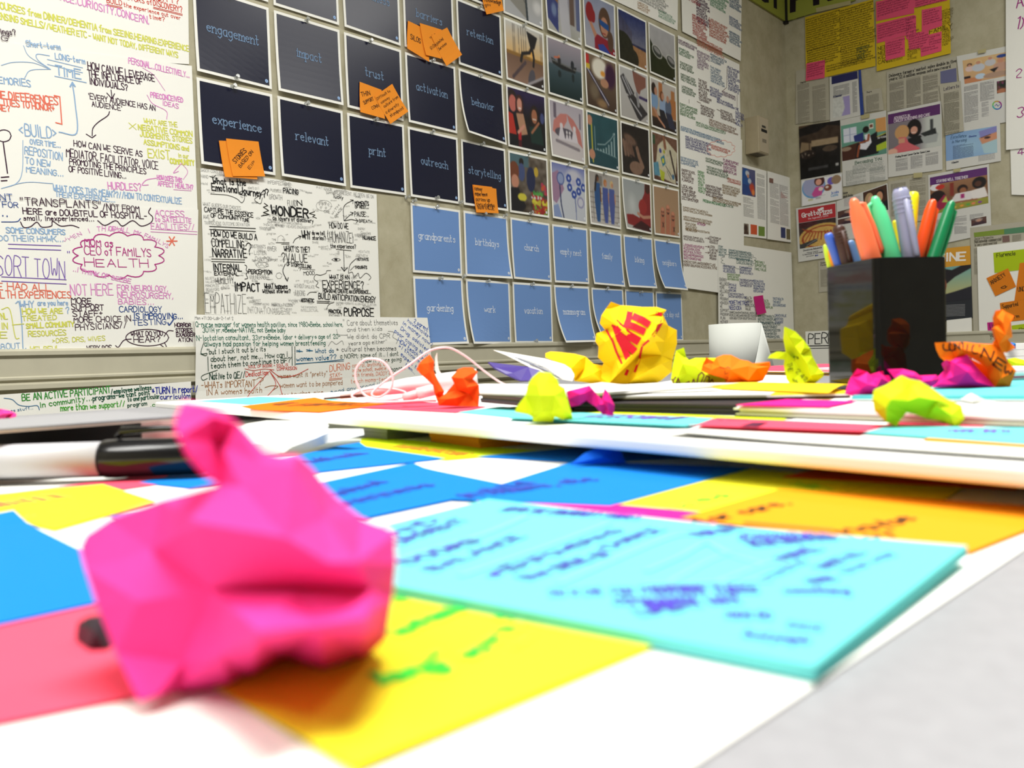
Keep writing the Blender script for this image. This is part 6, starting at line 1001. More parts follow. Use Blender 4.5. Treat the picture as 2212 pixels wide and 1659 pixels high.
s_ = bnote([(1924, 920), (2320, 925), (2320, 966), (1862, 934)], 2.4, 'turquoise sticky note at the right end of the foam board', CYAP); s_.t(TQ, 'MORE INFO', (2048, 934), (2180, 936), 7, (110, 80, 200), .2); s_.done()
bnote([(2005, 946), (2230, 951), (2225, 966), (1995, 951)], 1.6, 'orange sticky note under the right turquoise one', ORAP)

# ------------------------------------------------------------------ stacks of magazines and sheets behind
def stack(pl, pr, z0, z1, depth, lab, m, layers=1, name='paper_stack', cat='paper stack', cols=None, group=None, ext=0):
    a = onz(*pl, z0); b = onz(*pr, z0); u = (b-a)/np.linalg.norm(b-a); v = np.array([-u[1], u[0], 0]); a = a-u*ext; L = np.linalg.norm(b-a)+ext; root = None
    for i in range(layers):
        j = random.uniform(-.0012, .0012) if layers > 1 else 0; h = (z1-z0)/layers
        V, Fc = boxv(a+np.array([0, 0, h*i])+v*j+u*j, u*L, v*depth, np.array([0, 0, h*.97])); mm = cols[i % len(cols)] if cols else m
        if root is None: root = tag(mk(name, V, Fc, mm), lab, cat, group)
        else: mk('page_block', V, Fc, mm, root)
    return root
BLK = mat('dark_page_edges', (44, 38, 40), rough=.6); OLV = mat('olive_page_edges', (96, 92, 60), rough=.6); CRM = mat('cream_pages', (226, 224, 208), rough=.7); BRW = mat('brown_cover', (70, 34, 40), rough=.5); LIL = mat('lilac_pages', (222, 206, 216), rough=.7)
MT = mat('bright_white_pages', (238, 238, 236), rough=.7)
stack((1236, 889), (1600, 897), ZB1+.0002, TZ+.0178, .22, 'black-edged magazines stacked behind the small magenta fold', BLK, 5, 'magazine_stack', 'magazine stack', [BLK, mat('grey_page_edges', (92, 88, 84), rough=.6)])
stack((1592, 900), (2330, 930), ZB1+.0002, TZ+.0178, .13, 'thick white pad stack behind the coral notes on the board', CRM, 6, 'paper_pad', 'paper pad', [BLK, CRM, CRM, LIL, MT, MT])
stack((1038, 868), (1232, 886), ZB1+.0002, TZ+.0205, .12, 'notebook pile with white top right of the orange paper crane', BRW, 6, 'notebook_stack', 'notebook stack', [BRW, BLK, OLV, BRW, CRM, MT])
fsheet([(1590, 874), (1700, 862), (1850, 866), (1790, 878)], TZ+.0186, 'sticky_note', 'magenta sticky note on the white pad stack', 'sticky note', MAGN, thick=.0004)
U_ = TZ+.0182
stack((1240, 866), (1660, 862), U_, TZ+.0205, .33, 'loose white sheets stacked under the big yellow crumple', MT, 4, 'paper_stack', 'paper stack', [BLK, OLV, MT, MT])
stack((1655, 862), (1838, 858), U_, TZ+.0205, .32, 'yellow folder on brown covers in front of the pen cup', YELP, 3, 'folder', 'folder', [BRW, MT, mat('yellow_card', (242, 206, 30), rough=.6)])
stack((1836, 866), (2340, 868), TZ+.0182, TZ+.0205, .30, 'turquoise folder under the pen cup and magenta crumples', CYAP, 3, 'folder', 'folder', [MT, mat('teal_card', (92, 196, 200), rough=.6), mat('teal_card', (92, 196, 200))])
sh = fsheet([(1300, 838), (1480, 828), (1560, 842), (1400, 848)], TZ+.0213, 'paper_sheet', 'white sheet with green writing under the big yellow crumple', 'paper sheet', MAT_WHITE); sh.t(TQ, 'COMMUNITY', (1340, 843), (1470, 843), 6, (80, 170, 80), .3); sh.done()
fsheet([(1530, 838), (1640, 828), (1850, 832), (1790, 848)], TZ+.0213, 'paper_sheet', 'yellow sheet curling up in front of the orange crumple', 'paper sheet', mat('yellow_card', (242, 206, 30)), curl=lambda u, v: .002*math.sin(math.pi*min(1, max(0, u))))
mg = stack((1480, 806), (1800, 812), TZ+.0207, TZ+.0245, .16, 'manila folders piled behind the orange and lime crumples', ORAP, 6, 'folder_stack', 'folder stack', [mat('manila_a', (226, 160, 30), rough=.6), BLK, mat('manila_b', (240, 190, 50), rough=.6), mat('manila_a', (226, 160, 30)), MT, CORP])
crumple(TQ, .33, [dict(o=[(2075, 862, 4), (2085, 858, 0), (2098, 849, -2), (2115, 858, 0), (2130, 864, 2), (2160, 868, 4), (2100, 872, -1)], i=[(2105, 862, -4)], b=6)], 'tiny white torn paper peak in front of the turquoise folder', MAT_WHITE, group=None, name='paper_scrap', cat='paper scrap')

# ------------------------------------------------------------------ pen cup
zc = TZ+.0207; c0 = onz(1897, 836, zc); Yc = c0[1]; topz = HC+(746-557)/F*Yc
cr = at(2053, 700, Yc*1.016); cu = cr-c0; cu[2] = 0; cu /= np.linalg.norm(cu); cv = np.array([-cu[1], cu[0], 0]); W_ = .0954*Yc; W2 = .114*Yc
H_c = topz-zc; rr = .0035; prof = []
def rrect(w, r, k=4, h=None):
    h = h or w
    P = []
    for cx_, cy_, a0_ in ((w-r, r, -90), (w-r, h-r, 0), (r, h-r, 90), (r, r, 180)):
        for i in range(k+1): a = math.radians(a0_+90*i/k); P.append((cx_+r*math.cos(a), cy_+r*math.sin(a)))
    return P
outer = rrect(W_, rr, 4, W2); inr = [((x-W_/2)*.95+W_/2, (y-W2/2)*.95+W2/2) for x, y in outer]; V = []; n_ = len(outer)
for P, z in ((outer, zc), (outer, topz), (inr, topz), (inr, zc+.003)): V += [c0*np.array([1, 1, 0])+cu*x+cv*y+np.array([0, 0, z]) for x, y in P]
Fc = [(a*n_+i, a*n_+(i+1) % n_, (a+1)*n_+(i+1) % n_, (a+1)*n_+i) for a in range(3) for i in range(n_)]+[tuple(range(n_))[::-1], tuple(range(3*n_, 4*n_))]
cup = tag(bevel(mk('pen_cup', V, Fc, mat('black_gloss_plastic', (8, 9, 13), rough=.05, spec=.42)), .0006), 'glossy black square pen cup full of coloured markers', 'pen cup')
cc = c0+cu*W_/2+cv*W2/2
PG_ = 'markers standing in the black cup'
def pen(top, rim, hw, colr, lab, dYt=0, dYr=0, clip=None, ridges=False, kind='pen', tap=.62, clipm=None, rough=.35, tipcol=None):
    m = mat('plastic_%02x%02x%02x' % colr, colr, rough=rough, spec=.4, coat=.2)
    yb = cc[1]+dYr; R = hw/F*yb; P1 = at(*rim, yb); P0_ = at(*top, cc[1]+dYt); ax = P0_-P1; L = np.linalg.norm(ax); ax /= L; below = min(.045, (P1[2]-zc-.006)/max(ax[2], .2))
    o0 = P1-ax*below
    prof = [(0, R*.7), (.002, R*.98), (below-.004, R), (below, R), (L*.5+below, R*.97), (L*.8+below, R*(tap+.2)), (L+below-R*.9, R*tap), (L+below-R*.35, R*tap*.85), (L+below, R*tap*.4)]
    if kind == 'blunt': prof = [(0, R*.8), (.002, R), (L+below-R*1.2, R*.95), (L+below-R*.5, R*.9), (L+below-R*.1, R*.72), (L+below, R*.5)]
    V, Fc = lathe(o0, ax, prof, 20); o = tag(mk('marker', V, Fc, m, smooth=True), lab, 'marker', PG_)
    side = np.cross(ax, np.array([0, 1, 0])); side /= np.linalg.norm(side)
    if clip:
        sd, t0, t1, wd = clip; off = side*sd; off /= np.linalg.norm(off) if np.linalg.norm(off) else 1
        if sd == 0: off = np.cross(side, ax); off = off if off[1] < 0 else -off
        aL = below+L; a = o0+ax*(aL*1-(1-t0)*L)+off*R*(tap+.35); b = o0+ax*(aL-(1-t1)*L)+off*R*1.32
        s0_ = o0+ax*(aL-(1-t0)*L+.001)+off*R*tap*.5
        V, Fc = tube([s0_, a, (a+b)/2+off*R*.1, b, b-ax*R*.4-off*R*.12], [wd*R*.8, wd*R, wd*R, wd*R, wd*R*.5], 8); mk('clip', V, Fc, clipm or m, o, smooth=True)
    if ridges:
        for i in range(4):
            V, Fc = lathe(o0+ax*(below+L-R*(1.3+i*.5)), ax, [(0, R*.93), (.0003, R*1.03), (.0007, R*1.03), (.001, R*.93)], 20); mk('ridge', V, Fc, m, o)
        for k_ in range(8):
            a_ = k_*math.pi/4; _, u1, v1 = frame_for(ax); pc = o0+ax*(below+L-R*.25)+(u1*math.cos(a_)+v1*math.sin(a_))*R*.62; V, Fc = lathe(pc, ax, [(0, R*.12), (R*.3, R*.1)], 6); mk('notch', V, Fc, mat('grey_notch', (120, 124, 160), rough=.5) if colr[0] > 100 else m, o)
    return o
q = W2/2
pen((1842, 428), (1883, 560), 20, (255, 122, 78), 'coral marker with a side clip, leftmost of the large pens', -q*.5, -q*.45, (-1, .86, .1, .3), tap=.55)
pen((1888, 424), (1926, 558), 20, (92, 214, 150), 'mint green marker second of the large pens', -q*.35, -q*.35, (1, .88, .08, .28), tap=.55)
pen((1944, 407), (1968, 557), 19, (150, 152, 182), 'grey lilac ridged marker, tallest in the cup', -q*.5, -q*.5, (0, .8, .02, .38), True, kind='blunt')
pen((1973, 415), (1962, 545), 13, (248, 238, 30), 'bright yellow marker behind the grey one', .0, .0, (1, .55, .12, .42), kind='blunt')
pen((2016, 431), (1983, 556), 12.5, (240, 78, 22), 'red-orange marker between the yellow and green ones', -q*.2, -q*.2, (-1, .85, .08, .3), tap=.75)
pen((2057, 434), (2016, 556), 13, (12, 120, 72), 'dark green marker leaning right, rightmost in the cup', -q*.2, -q*.3, (-1, .85, .1, .3), tap=.7)
pen((1810, 487), (1832, 572), 14, (62, 34, 26), 'dark brown ridged marker near the left of the cup', q*.4, q*.38, (0, .8, .05, .35), True, kind='blunt', rough=.5)
pen((1788, 504), (1814, 578), 10, (68, 104, 206), 'royal blue marker left of the brown one', q*.6, q*.58, None, kind='blunt')
pen((1834, 520), (1850, 570), 11, (84, 120, 170), 'steel blue marker half hidden behind the coral one', q*.35, q*.3, None, kind='blunt')
pen((1781, 528), (1794, 582), 6, (196, 226, 60), 'thin lime pen at the left corner of the cup', q*.85, q*.8, None); pen((1791, 540), (1802, 580), 5, (255, 160, 40), 'thin orange pen beside the lime one', q*.75, q*.72, None)
pen((1933, 476), (1946, 556), 6, (240, 226, 40), 'thin yellow pencil with a red band behind the mint marker', q*.4, q*.4, None, kind='blunt')

# ------------------------------------------------------------------ the crumpled papers behind
TE = (1160, 640, 4.096); TF = (1640, 700, 3.867); TG = (1100, 800, 3.687); TH = (740, 700, 4.254); TJ = (2000, 480, 3.948)
def Yon(px, py, z): return onz(px, py, z)[1]
RDK = (204, 26, 44)
yl = crumple(TE, Yon(1390, 834, TZ+.0212), [dict(o=[(655, 48, 0), (740, 80, 4), (830, 85, 6), (930, 95, 6), (1060, 95, 4), (1145, 122, 0), (1115, 160, 2), (1160, 260, 4), (1237, 300, 6), (1238, 420, 6), (1200, 560, 8), (1190, 670, 8), (1100, 745, 6), (1000, 795, 4), (700, 797, 2), (560, 790, 2), (540, 700, 4), (590, 590, 4), (540, 540, 6), (545, 440, 4), (515, 400, 2), (525, 330, 2), (610, 295, 4), (555, 240, 2), (570, 170, 0), (610, 110, 0)],
 i=[(700, 250, -8), (820, 130, -4), (960, 180, -10), (1110, 230, -6), (880, 480, -14), (700, 700, -14), (610, 400, -6), (960, 400, -16), (1040, 400, -6), (800, 770, -8), (640, 770, -6), (1100, 600, -2), (780, 620, -12), (700, 560, -6), (1000, 650, -8), (1040, 330, -14), (900, 560, -6), (660, 640, 2), (730, 640, -18), (760, 300, -14), (1130, 400, 2), (880, 720, -12), (1060, 250, -12), (1100, 520, 2)], f=[(28, 5), (27, 29), (33, 35), (30, 31), (36, 34)], b=50),
 dict(dy=.004, o=[(75, 540, -4), (75, 505, -2), (120, 490, 0), (200, 495, 2), (330, 510, 6), (430, 535, 8), (500, 600, 6), (620, 620, 8), (640, 790, 2), (330, 750, 0), (330, 690, -4), (300, 640, -8), (240, 600, -8), (150, 570, -8)], i=[(230, 530, -2), (380, 560, -6), (500, 680, -10), (420, 640, 4), (560, 740, -4)])],
 'big yellow crumpled ball printed with red stripes, in the middle', paper((255, 220, 26)), ink=[([(822, 140), (800, 250)], 50, RDK), ([(840, 170), (930, 210), (975, 240)], 62, RDK), ([(790, 245), (860, 270), (935, 305)], 62, RDK), ([(700, 250), (800, 340), (885, 390)], 78, RDK), ([(730, 350), (800, 430), (850, 475)], 66, RDK), ([(615, 300), (670, 400), (700, 490), (748, 590)], 18, RDK), ([(690, 260), (730, 380), (770, 460), (800, 535)], 54, RDK), ([(1060, 150), (1095, 160)], 30, RDK), ([(1115, 205), (1070, 290), (1030, 345)], 28, RDK), ([(985, 395), (930, 440), (905, 560), (865, 665)], 20, RDK), ([(800, 660), (788, 690)], 26, RDK)])
MR = (110, 34, 50)
crumple(TE, Yon(1490, 834, TZ+.0212), [dict(o=[(1300, 455, 0), (1320, 540, 2), (1345, 565, 0), (1400, 545, 4), (1590, 545, 6), (1560, 620, 2), (1600, 700, 0), (1690, 740, 0), (1680, 770, 0), (1480, 795, -2), (1210, 790, -2), (1185, 740, 0), (1200, 620, 2), (1230, 480, 4)], i=[(1290, 600, -6), (1400, 620, -8), (1330, 690, -2), (1500, 700, -7), (1250, 700, -6), (1450, 580, 0)], b=16)],
 'lime crumple with dark red cursive writing, right of the yellow ball', LIMEP, ink=[([(1195, 735), (1210, 770), (1235, 765), (1250, 725), (1225, 715), (1208, 740)], 9, MR), ([(1250, 730), (1262, 762)], 9, MR), ([(1320, 768), (1345, 755), (1352, 780), (1328, 786)], 9, MR), ([(1370, 780), (1385, 735), (1400, 770), (1412, 780), (1430, 700), (1460, 672), (1478, 700), (1450, 770)], 9, MR), ([(1470, 775), (1500, 705), (1525, 715), (1520, 775), (1550, 735), (1565, 770)], 9, MR), ([(1185, 770), (1300, 788)], 8, MR)])
crumple(TE, Yon(1590, 832, TZ+.0214), [dict(o=[(1500, 540, 0), (1520, 590, 2), (1548, 600, 4), (1590, 540, 4), (1650, 518, 4), (1715, 518, 4), (1800, 560, 4), (1870, 572, 4), (1940, 612, 2), (2060, 580, -4), (2065, 620, -4), (2000, 745, 0), (1850, 785, 0), (1680, 785, -2), (1690, 740, 0), (1560, 700, 2), (1455, 660, -2), (1465, 610, -3)], i=[(1712, 650, -9), (1870, 620, -5), (1945, 640, -6), (1545, 650, -2), (1870, 740, -8), (1620, 620, -4)], f=[(5, 18), (18, 13)], b=16)],
 'orange crumple with folded wings, right of the cursive lime one', ORG2, ink=[([(1615, 630), (1660, 640), (1690, 625), (1710, 640)], 5, (160, 70, 20)), ([(1660, 660), (1665, 690), (1690, 680)], 5, (160, 70, 20))])
lk = []
for tx, a, b, h in (('THE', (230, 330), (245, 400), 40), ('2 42', (300, 400), (390, 480), 34), ('why', (275, 470), (330, 510), 30), ('it is', (290, 300), (330, 290), 30)): lk += txt_strokes(tx, a, b, h, 4, (50, 60, 20))
crumple(TF, Yon(1728, 836, TZ+.0210), [dict(o=[(210, 20, 0), (300, 60, 3), (370, 130, 3), (430, 210, 4), (445, 270, 4), (500, 370, 6), (540, 410, 3), (535, 440, 2), (460, 500, 2), (430, 525, 1), (280, 525, 0), (230, 460, 0), (215, 370, 1), (225, 300, 2), (150, 290, -2), (72, 285, -4), (95, 255, -2), (150, 230, 0), (230, 235, 3), (285, 290, 4), (320, 280, 2), (300, 190, 1), (250, 110, 0)], i=[(345, 250, -3), (400, 330, -6), (330, 370, 3), (430, 430, -8), (465, 420, -5), (370, 200, -3), (400, 480, -3)], f=[(23, 24), (24, 26), (25, 29)], b=14)], 'lime crumple with black notes standing left of the pen cup', LIMEP, ink=lk)
crumple(TF, Yon(1870, 862, TZ+.0184), [dict(o=[(820, 375, 0), (900, 400, 3), (960, 450, 4), (1000, 400, 2), (1035, 395, 2), (1045, 430, 3), (1085, 430, 2), (1105, 460, 2), (1090, 490, 2), (1000, 540, 0), (950, 600, -1), (945, 630, -2), (820, 615, -2), (715, 580, 0), (750, 480, 2), (770, 440, 2)], i=[(900, 500, -6), (1020, 450, -4), (950, 480, 0), (850, 540, -3), (980, 520, -5)], b=12)], 'magenta crumple in front of the cup, leftmost of the magenta ones', MAGN)
crumple(TF, Yon(1960, 850, TZ+.0206), [dict(o=[(1070, 378, 0), (1200, 375, 2), (1300, 400, 2), (1365, 450, 2), (1480, 425, 0), (1508, 460, 0), (1480, 500, -1), (1430, 530, 0), (1200, 540, 0), (1120, 440, 0)], i=[(1290, 430, -4), (1440, 470, -4), (1350, 480, 0), (1200, 420, -3), (1180, 400, 1)], b=10)], 'low magenta crumple lying behind the front right lime one', MAGN)
crumple(TF, Yon(2060, 838, TZ+.0208), [dict(o=[(1560, 300, 0), (1600, 312, 1), (1640, 285, 1), (1735, 255, 2), (1790, 330, 3), (1850, 400, 3), (1920, 470, 3), (1970, 530, 2), (1450, 530, 0), (1500, 500, -1), (1560, 460, -1), (1600, 390, 0), (1595, 340, 1)], i=[(1640, 330, -4), (1622, 440, -3), (1740, 400, -7), (1810, 480, -4), (1660, 500, -3)], f=[(13, 14), (14, 17)], b=14)], 'tallest magenta crumple right of the pen cup', MAGN)
lk = []
for tx, a, b, h, w in (('C', (140, 1085), (195, 1100), 72, 12), ('O', (200, 1095), (245, 1095), 66, 12), ('N', (250, 1090), (290, 1085), 66, 12), ('T', (300, 1085), (335, 1085), 60, 12), ('I', (340, 1085), (360, 1088), 60, 12), ('C', (385, 1110), (440, 1125), 84, 12), ('N', (468, 1150), (555, 1180), 84, 14), ('E', (570, 1215), (640, 1262), 74, 13), ('W', (660, 1290), (725, 1310), 62, 12)): lk += txt_strokes(tx, a, b, h, w, (54, 34, 22), .1)
crumple(TJ, Yon(2110, 838, TZ+.0208)+.008, [dict(o=[(75, 1028, 0), (200, 1022, 1), (330, 1022, 2), (430, 1035, 2), (530, 1040, 2), (600, 1035, 3), (660, 1110, 3), (700, 1190, 2), (768, 1265, 0), (715, 1405, 0), (590, 1405, 1), (540, 1330, 2), (520, 1240, 3), (440, 1185, 4), (345, 1130, 4), (250, 1160, 2), (160, 1185, 0), (120, 1150, 0), (90, 1090, 0)], i=[(300, 1080, -3), (470, 1120, -4), (600, 1200, -5), (640, 1330, -5)], f=[(19, 20), (20, 21), (21, 22)]), dict(dy=.004, o=[(520, 1235, 0), (620, 1260, 0), (600, 1400, 1), (170, 1400, 2), (165, 1190, 2), (250, 1165, 3), (350, 1150, 5)], i=[(420, 1280, 6)]),
 dict(dy=-.001, o=[(595, 755, 0), (650, 745, 2), (690, 770, 3), (755, 800, 0), (722, 850, 0), (738, 980, 2), (700, 1000, 2), (765, 1070, 0), (690, 1112, 1), (650, 1110, 0), (620, 1040, 0), (580, 900, -1), (610, 880, 0), (632, 872, 1), (605, 810, 0)], i=[(660, 860, -4), (680, 960, -5), (650, 1000, -3), (670, 790, -2)], b=8), dict(dy=.001, o=[(570, 1030, 0), (600, 985, 2), (650, 1000, 2), (660, 1110, 0), (600, 1050, 0)])],
 'orange folded paper with bold black letters right of the pen cup', ORG2, ink=lk)
crumple(TF, Yon(1980, 921, ZB1+.0012), [dict(o=[(1190, 430, 4), (1260, 460, 5), (1340, 475, 6), (1450, 540, 6), (1560, 620, 5), (1690, 680, 2), (1715, 790, 0), (1660, 862, -1), (1630, 855, 0), (1540, 810, 0), (1400, 790, 1), (1290, 750, 2), (1230, 740, 2), (1180, 800, 0), (1150, 852, -1), (1060, 820, 0), (960, 720, 2), (945, 620, 3), (960, 550, 4), (1060, 510, 4)], i=[(1200, 560, -2), (1100, 630, -5), (1240, 640, -4), (1480, 680, -5), (1600, 760, -4), (1350, 540, 2), (1060, 700, -4), (1500, 640, -5), (1330, 610, -6), (1420, 700, -1), (1600, 690, 1), (1270, 520, 3)], f=[(25, 27), (27, 30), (20, 22)], b=16)], 'lime crumple at the front right on the foam board', LIMEP)
crumple(TG, Yon(1180, 911, ZB1+.0012), [dict(o=[(240, 10, 4), (330, 20, 5), (385, 75, 5), (400, 120, 4), (440, 140, 5), (465, 230, 4), (505, 370, 0), (500, 400, 0), (440, 400, 0), (365, 370, -2), (345, 412, 0), (190, 410, 0), (185, 370, 1), (150, 350, 0), (45, 330, -3), (60, 290, -2), (130, 200, 3), (150, 110, 4), (180, 60, 4)], i=[(225, 120, -3), (360, 200, -6), (245, 200, -7), (335, 330, -4), (270, 330, -6), (190, 330, -1), (300, 90, -2), (420, 300, -6), (400, 180, -1)], f=[(19, 21), (20, 22), (20, 26)], b=14)], 'lime crumple at the front centre on the foam board', LIMEP)
crumple(TG, Yon(1310, 897, ZB1+.0022), [dict(o=[(455, 170, 0), (480, 160, 0), (560, 140, 1), (640, 120, 1), (665, 150, 1), (620, 235, 2), (560, 278, 1), (490, 290, 0), (470, 230, 0)], i=[(560, 190, -3), (600, 180, -2)], b=5), dict(o=[(610, 240, 2), (665, 150, 1), (700, 190, 1), (740, 240, 2), (790, 270, 1), (825, 360, 0), (780, 355, 0), (740, 350, 0), (690, 290, 1)], i=[(720, 270, -3)]), dict(dy=-.0015, o=[(740, 235, 1), (758, 140, 2), (785, 170, 1), (838, 280, 0), (828, 362, 0), (790, 320, -1)], i=[(790, 250, -3)])], 'small folded magenta note like a bird, right of the front lime crumple', MAGN)
crumple(TH, Yon(985, 878, ZB1+.0015), [dict(dy=.003, o=[(800, 280, 2), (840, 345, 1), (835, 430, 0), (880, 530, 0), (935, 620, 0), (885, 748, 0), (850, 650, 0), (830, 560, 0), (800, 530, -1), (730, 470, -3), (680, 415, -4), (700, 370, -2), (735, 330, 0)], i=[(790, 360, -4), (800, 440, -5), (880, 620, -4)], f=[(13, 14), (14, 15)]), dict(o=[(850, 650, 0), (885, 685, 0), (950, 635, 1), (1035, 535, 3), (1065, 605, 3), (1160, 635, 3), (1258, 640, 0), (1248, 758, 0), (1060, 755, -2), (885, 748, 0)], i=[(1040, 680, -4), (960, 690, -3)], b=14), dict(dy=.001, o=[(998, 490, -2), (1060, 420, 2), (1110, 400, 3), (1190, 400, 2), (1242, 440, 0), (1195, 505, 2), (1252, 560, 1), (1258, 640, 0), (1180, 638, 1), (1062, 612, 2), (1035, 560, 1)], i=[(1110, 500, -5), (1140, 580, -5), (1180, 460, -2)], f=[(11, 12), (11, 13)])], 'bright orange folded paper crane on the coral note', ORRP, name='folded_crane', cat='origami', group=None)
crumple(TH, Yon(960, 870, ZB1+.001)+.02, [dict(o=[(868, 262, 0), (852, 300, 1), (850, 420, 0), (885, 520, 0), (900, 600, 0), (1010, 520, 0), (930, 490, 0), (885, 420, -1), (872, 340, 0)], i=[(890, 500, -2)])], 'white curled paper scrap behind the orange crane', MAT_WHITE, name='paper_scrap', cat='paper scrap', group=None)
crumple(TQ, .40, [dict(o=[(-30, 880, 2), (5, 884, 3), (30, 893, 0), (34, 900, -2), (10, 906, -2), (-30, 908, 0)], i=[(8, 894, -5)], b=8)], 'pink paper scrap on the silver laptop at the left photo edge', HOTP, group=None, name='paper_scrap', cat='paper scrap')
TK = (500, 800, 3.16)
for lab, dy, o_, i_ in (('top white torn paper sheet of the ragged pile under the board', 0, [(20, 400, 2), (110, 365, 6), (240, 345, 10), (640, 345, 10), (665, 378, 6), (650, 395, 5), (700, 410, 4), (560, 470, 0), (420, 520, -2), (360, 560, -3), (220, 575, -4), (130, 500, -3)], [(300, 430, -2), (480, 400, 2), (250, 500, -5)]),
 ('middle ragged white paper sheet of the torn pile under the board', .006, [(200, 420, 4), (700, 400, 6), (900, 402, 8), (905, 440, 6), (780, 470, 3), (640, 500, 0), (480, 560, -2), (340, 570, -3), (220, 560, 0)], [(600, 440, 0), (420, 500, -2)]), ('lowest ragged white paper sheet of the torn pile under the board', .010, [(300, 500, 3), (780, 470, 4), (885, 470, 5), (880, 490, 3), (700, 520, 0), (560, 560, -2), (400, 585, -3)], [(600, 520, -1)])):
    crumple(TK, Yon(600, 978, TZ+.001)+dy-.008, [dict(o=o_, i=i_)], lab, MAT_WHITE, name='torn_paper', cat='torn paper', group='torn white papers under the board')
crumple(TQ, Yon(1300, 1003, TZ+.002), [dict(o=[(1232, 1003, 0), (1262, 980, 2), (1295, 966, 3), (1330, 957, 4), (1340, 972, 4), (1352, 1001, 0)], i=[(1300, 988, -1)])], 'blue sticky note with its corner folded up behind the wide blue one', paper((0, 96, 214)), name='sticky_note', cat='sticky note', group=None)
# right background odds and ends
tq = at(2166, 757, .74); padbox((tq[0], tq[1], TZ+.0002), math.radians(-5), .08, .06, tq[2]+.006-TZ-.0002, 'stacked white paper tray at the right behind the orange letters', MT, 7, 'paper_tray', 'tray')
crumple(TQ, .735, [dict(o=[(2176, 746, 0), (2184, 739, 1), (2194, 742, 0), (2194, 753, 0), (2178, 754, 0)], i=[(2185, 748, -3)], b=5)], 'tiny blue crumple in the tray at the right photo edge', BLUP); crumple(TQ, .62, [dict(o=[(2176, 776, 0), (2192, 773, 2), (2215, 778, 0), (2260, 780, 0), (2258, 797, 0), (2180, 795, 0)], i=[(2194, 784, -4), (2230, 788, -4)], b=8)], 'lime crumple under the tray at the right photo edge', LIMEP)
stack((2160, 822), (2400, 812), TZ+.0207, TZ+.026, .2, 'white sheets piled at the far right edge under the lime crumple', MT, 5, 'paper_stack', 'paper stack', [MT, CORP, MT, MT, LIL])
V, Fc = lathe(at(2205, 801, .52), (1, -.1, .02), [(0, .0012), (.0006, .0019), (.02, .0021), (.04, .0021)], 16); tag(mk('marker', V, Fc, mat('black_gloss_cap', (14, 14, 18), rough=.2, spec=.5), smooth=True), 'black marker tip poking in at the right photo edge', 'marker')

# ------------------------------------------------------------------ left side: laptop, marker, case
zt = TZ+.022; La = onz(-40, 928, zt); Lb = onz(392, 897, zt); lu = (Lb-La)/np.linalg.norm(Lb-La); lw = np.array([-lu[1], lu[0], 0])
Ll = np.linalg.norm(Lb-La); lap = empty('silver_laptop', La+lu*Ll/2, 'closed silver laptop at the left, behind the black-capped marker', 'laptop')
AL = mat('brushed_aluminium', (150, 150, 154), rough=.5, spec=.5, metal=.2)
V, Fc = boxv(La-lu*.12+np.array([0, 0, -.0008]), lu*(Ll+.12), lw*.075, np.array([0, 0, .0008])); bevel(mk('lid', V, Fc, AL, lap), .0003, 2)
V, Fc = boxv(La-lu*.12+lw*.001+np.array([0, 0, -.0019]), lu*(Ll+.118), lw*.073, np.array([0, 0, .001])); bevel(mk('base', V, Fc, mat('pale_peach_edge', (214, 190, 176), rough=.4), lap), .0003)
f0 = at(-130, 960, .352); f1 = at(306, 950, .366); fu = f1-f0; fu[2] = 0; V, Fc = boxv(np.array([f0[0], f0[1], TZ+.0006]), fu, lw*.04, np.array([0, 0, zt-TZ-.0027])); tag(bevel(mk('black_case', V, Fc, mat('black_case', (22, 18, 20), rough=.45)), .001), 'flat black case under the silver laptop', 'case')
g0 = at(307, 950, .367); V, Fc = boxv(np.array([g0[0], g0[1], TZ+.0006]), lu*.017, lw*.04, np.array([0, 0, .0185])); tag(mk('paper_pad', V, Fc, mat('peach_pad', (206, 176, 170), rough=.6)), 'small peach pad beside the black case', 'paper pad')
V, Fc = boxv(np.array([g0[0], g0[1], TZ+.0007])-lw*.008, lu*.024, lw*.0075, np.array([0, 0, .009])); tag(mk('sticky_pad', V, Fc, CORP), 'coral sticky pad in front of the peach pad', 'sticky note')
mc = tp(0, 0, 0); R_m = .0067; zm = TZ+.0022+R_m; m0 = onz(-140, 1004, zm); m1 = onz(232, 991, zm); m2 = onz(470, 984, zm); ma = (m2-m0)/np.linalg.norm(m2-m0)
mk0 = empty('fat_marker', m1-np.array([0, 0, R_m]), 'fat marker with silver barrel and black cap lying at the left', 'marker')
V, Fc = lathe(m0, ma, [(0, R_m), (np.linalg.norm(m1-m0)*.98, R_m)], 28); mk('barrel', V, Fc, mat('silver_barrel', (186, 185, 190), rough=.4, spec=.5), mk0, smooth=True)
L2 = np.linalg.norm(m2-m1); V, Fc = lathe(m1-ma*.003, ma, [(0, R_m*.8), (.0008, R_m*.98), (.003, R_m*1.08), (.007, R_m*1.1), (L2-.004, R_m*1.05), (L2-.001, R_m*.9), (L2, R_m*.5)], 28); capm = mat('black_gloss_cap', (14, 14, 18)); mk('cap', V, Fc, capm, mk0, smooth=True)
V, Fc = tube([m1+ma*.004+np.array([0, 0, R_m*1.2]), m1+ma*.006+np.array([0, 0, R_m*1.55]), m1+ma*.02+np.array([0, 0, R_m*1.6]), m1+ma*.036+np.array([0, 0, R_m*1.55]), m1+ma*.042+np.array([0, 0, R_m*1.0])], [.0012, .0016, .0012, .001, .0012], 8); mk('clip', V, Fc, capm, mk0, smooth=True)
V, Fc = tube([m0+np.array([0, -R_m*.62, -R_m*.82]), m1+np.array([0, -R_m*.62, -R_m*.82])], .0007, 6); mk('dark_stripe', V, Fc, capm, mk0)

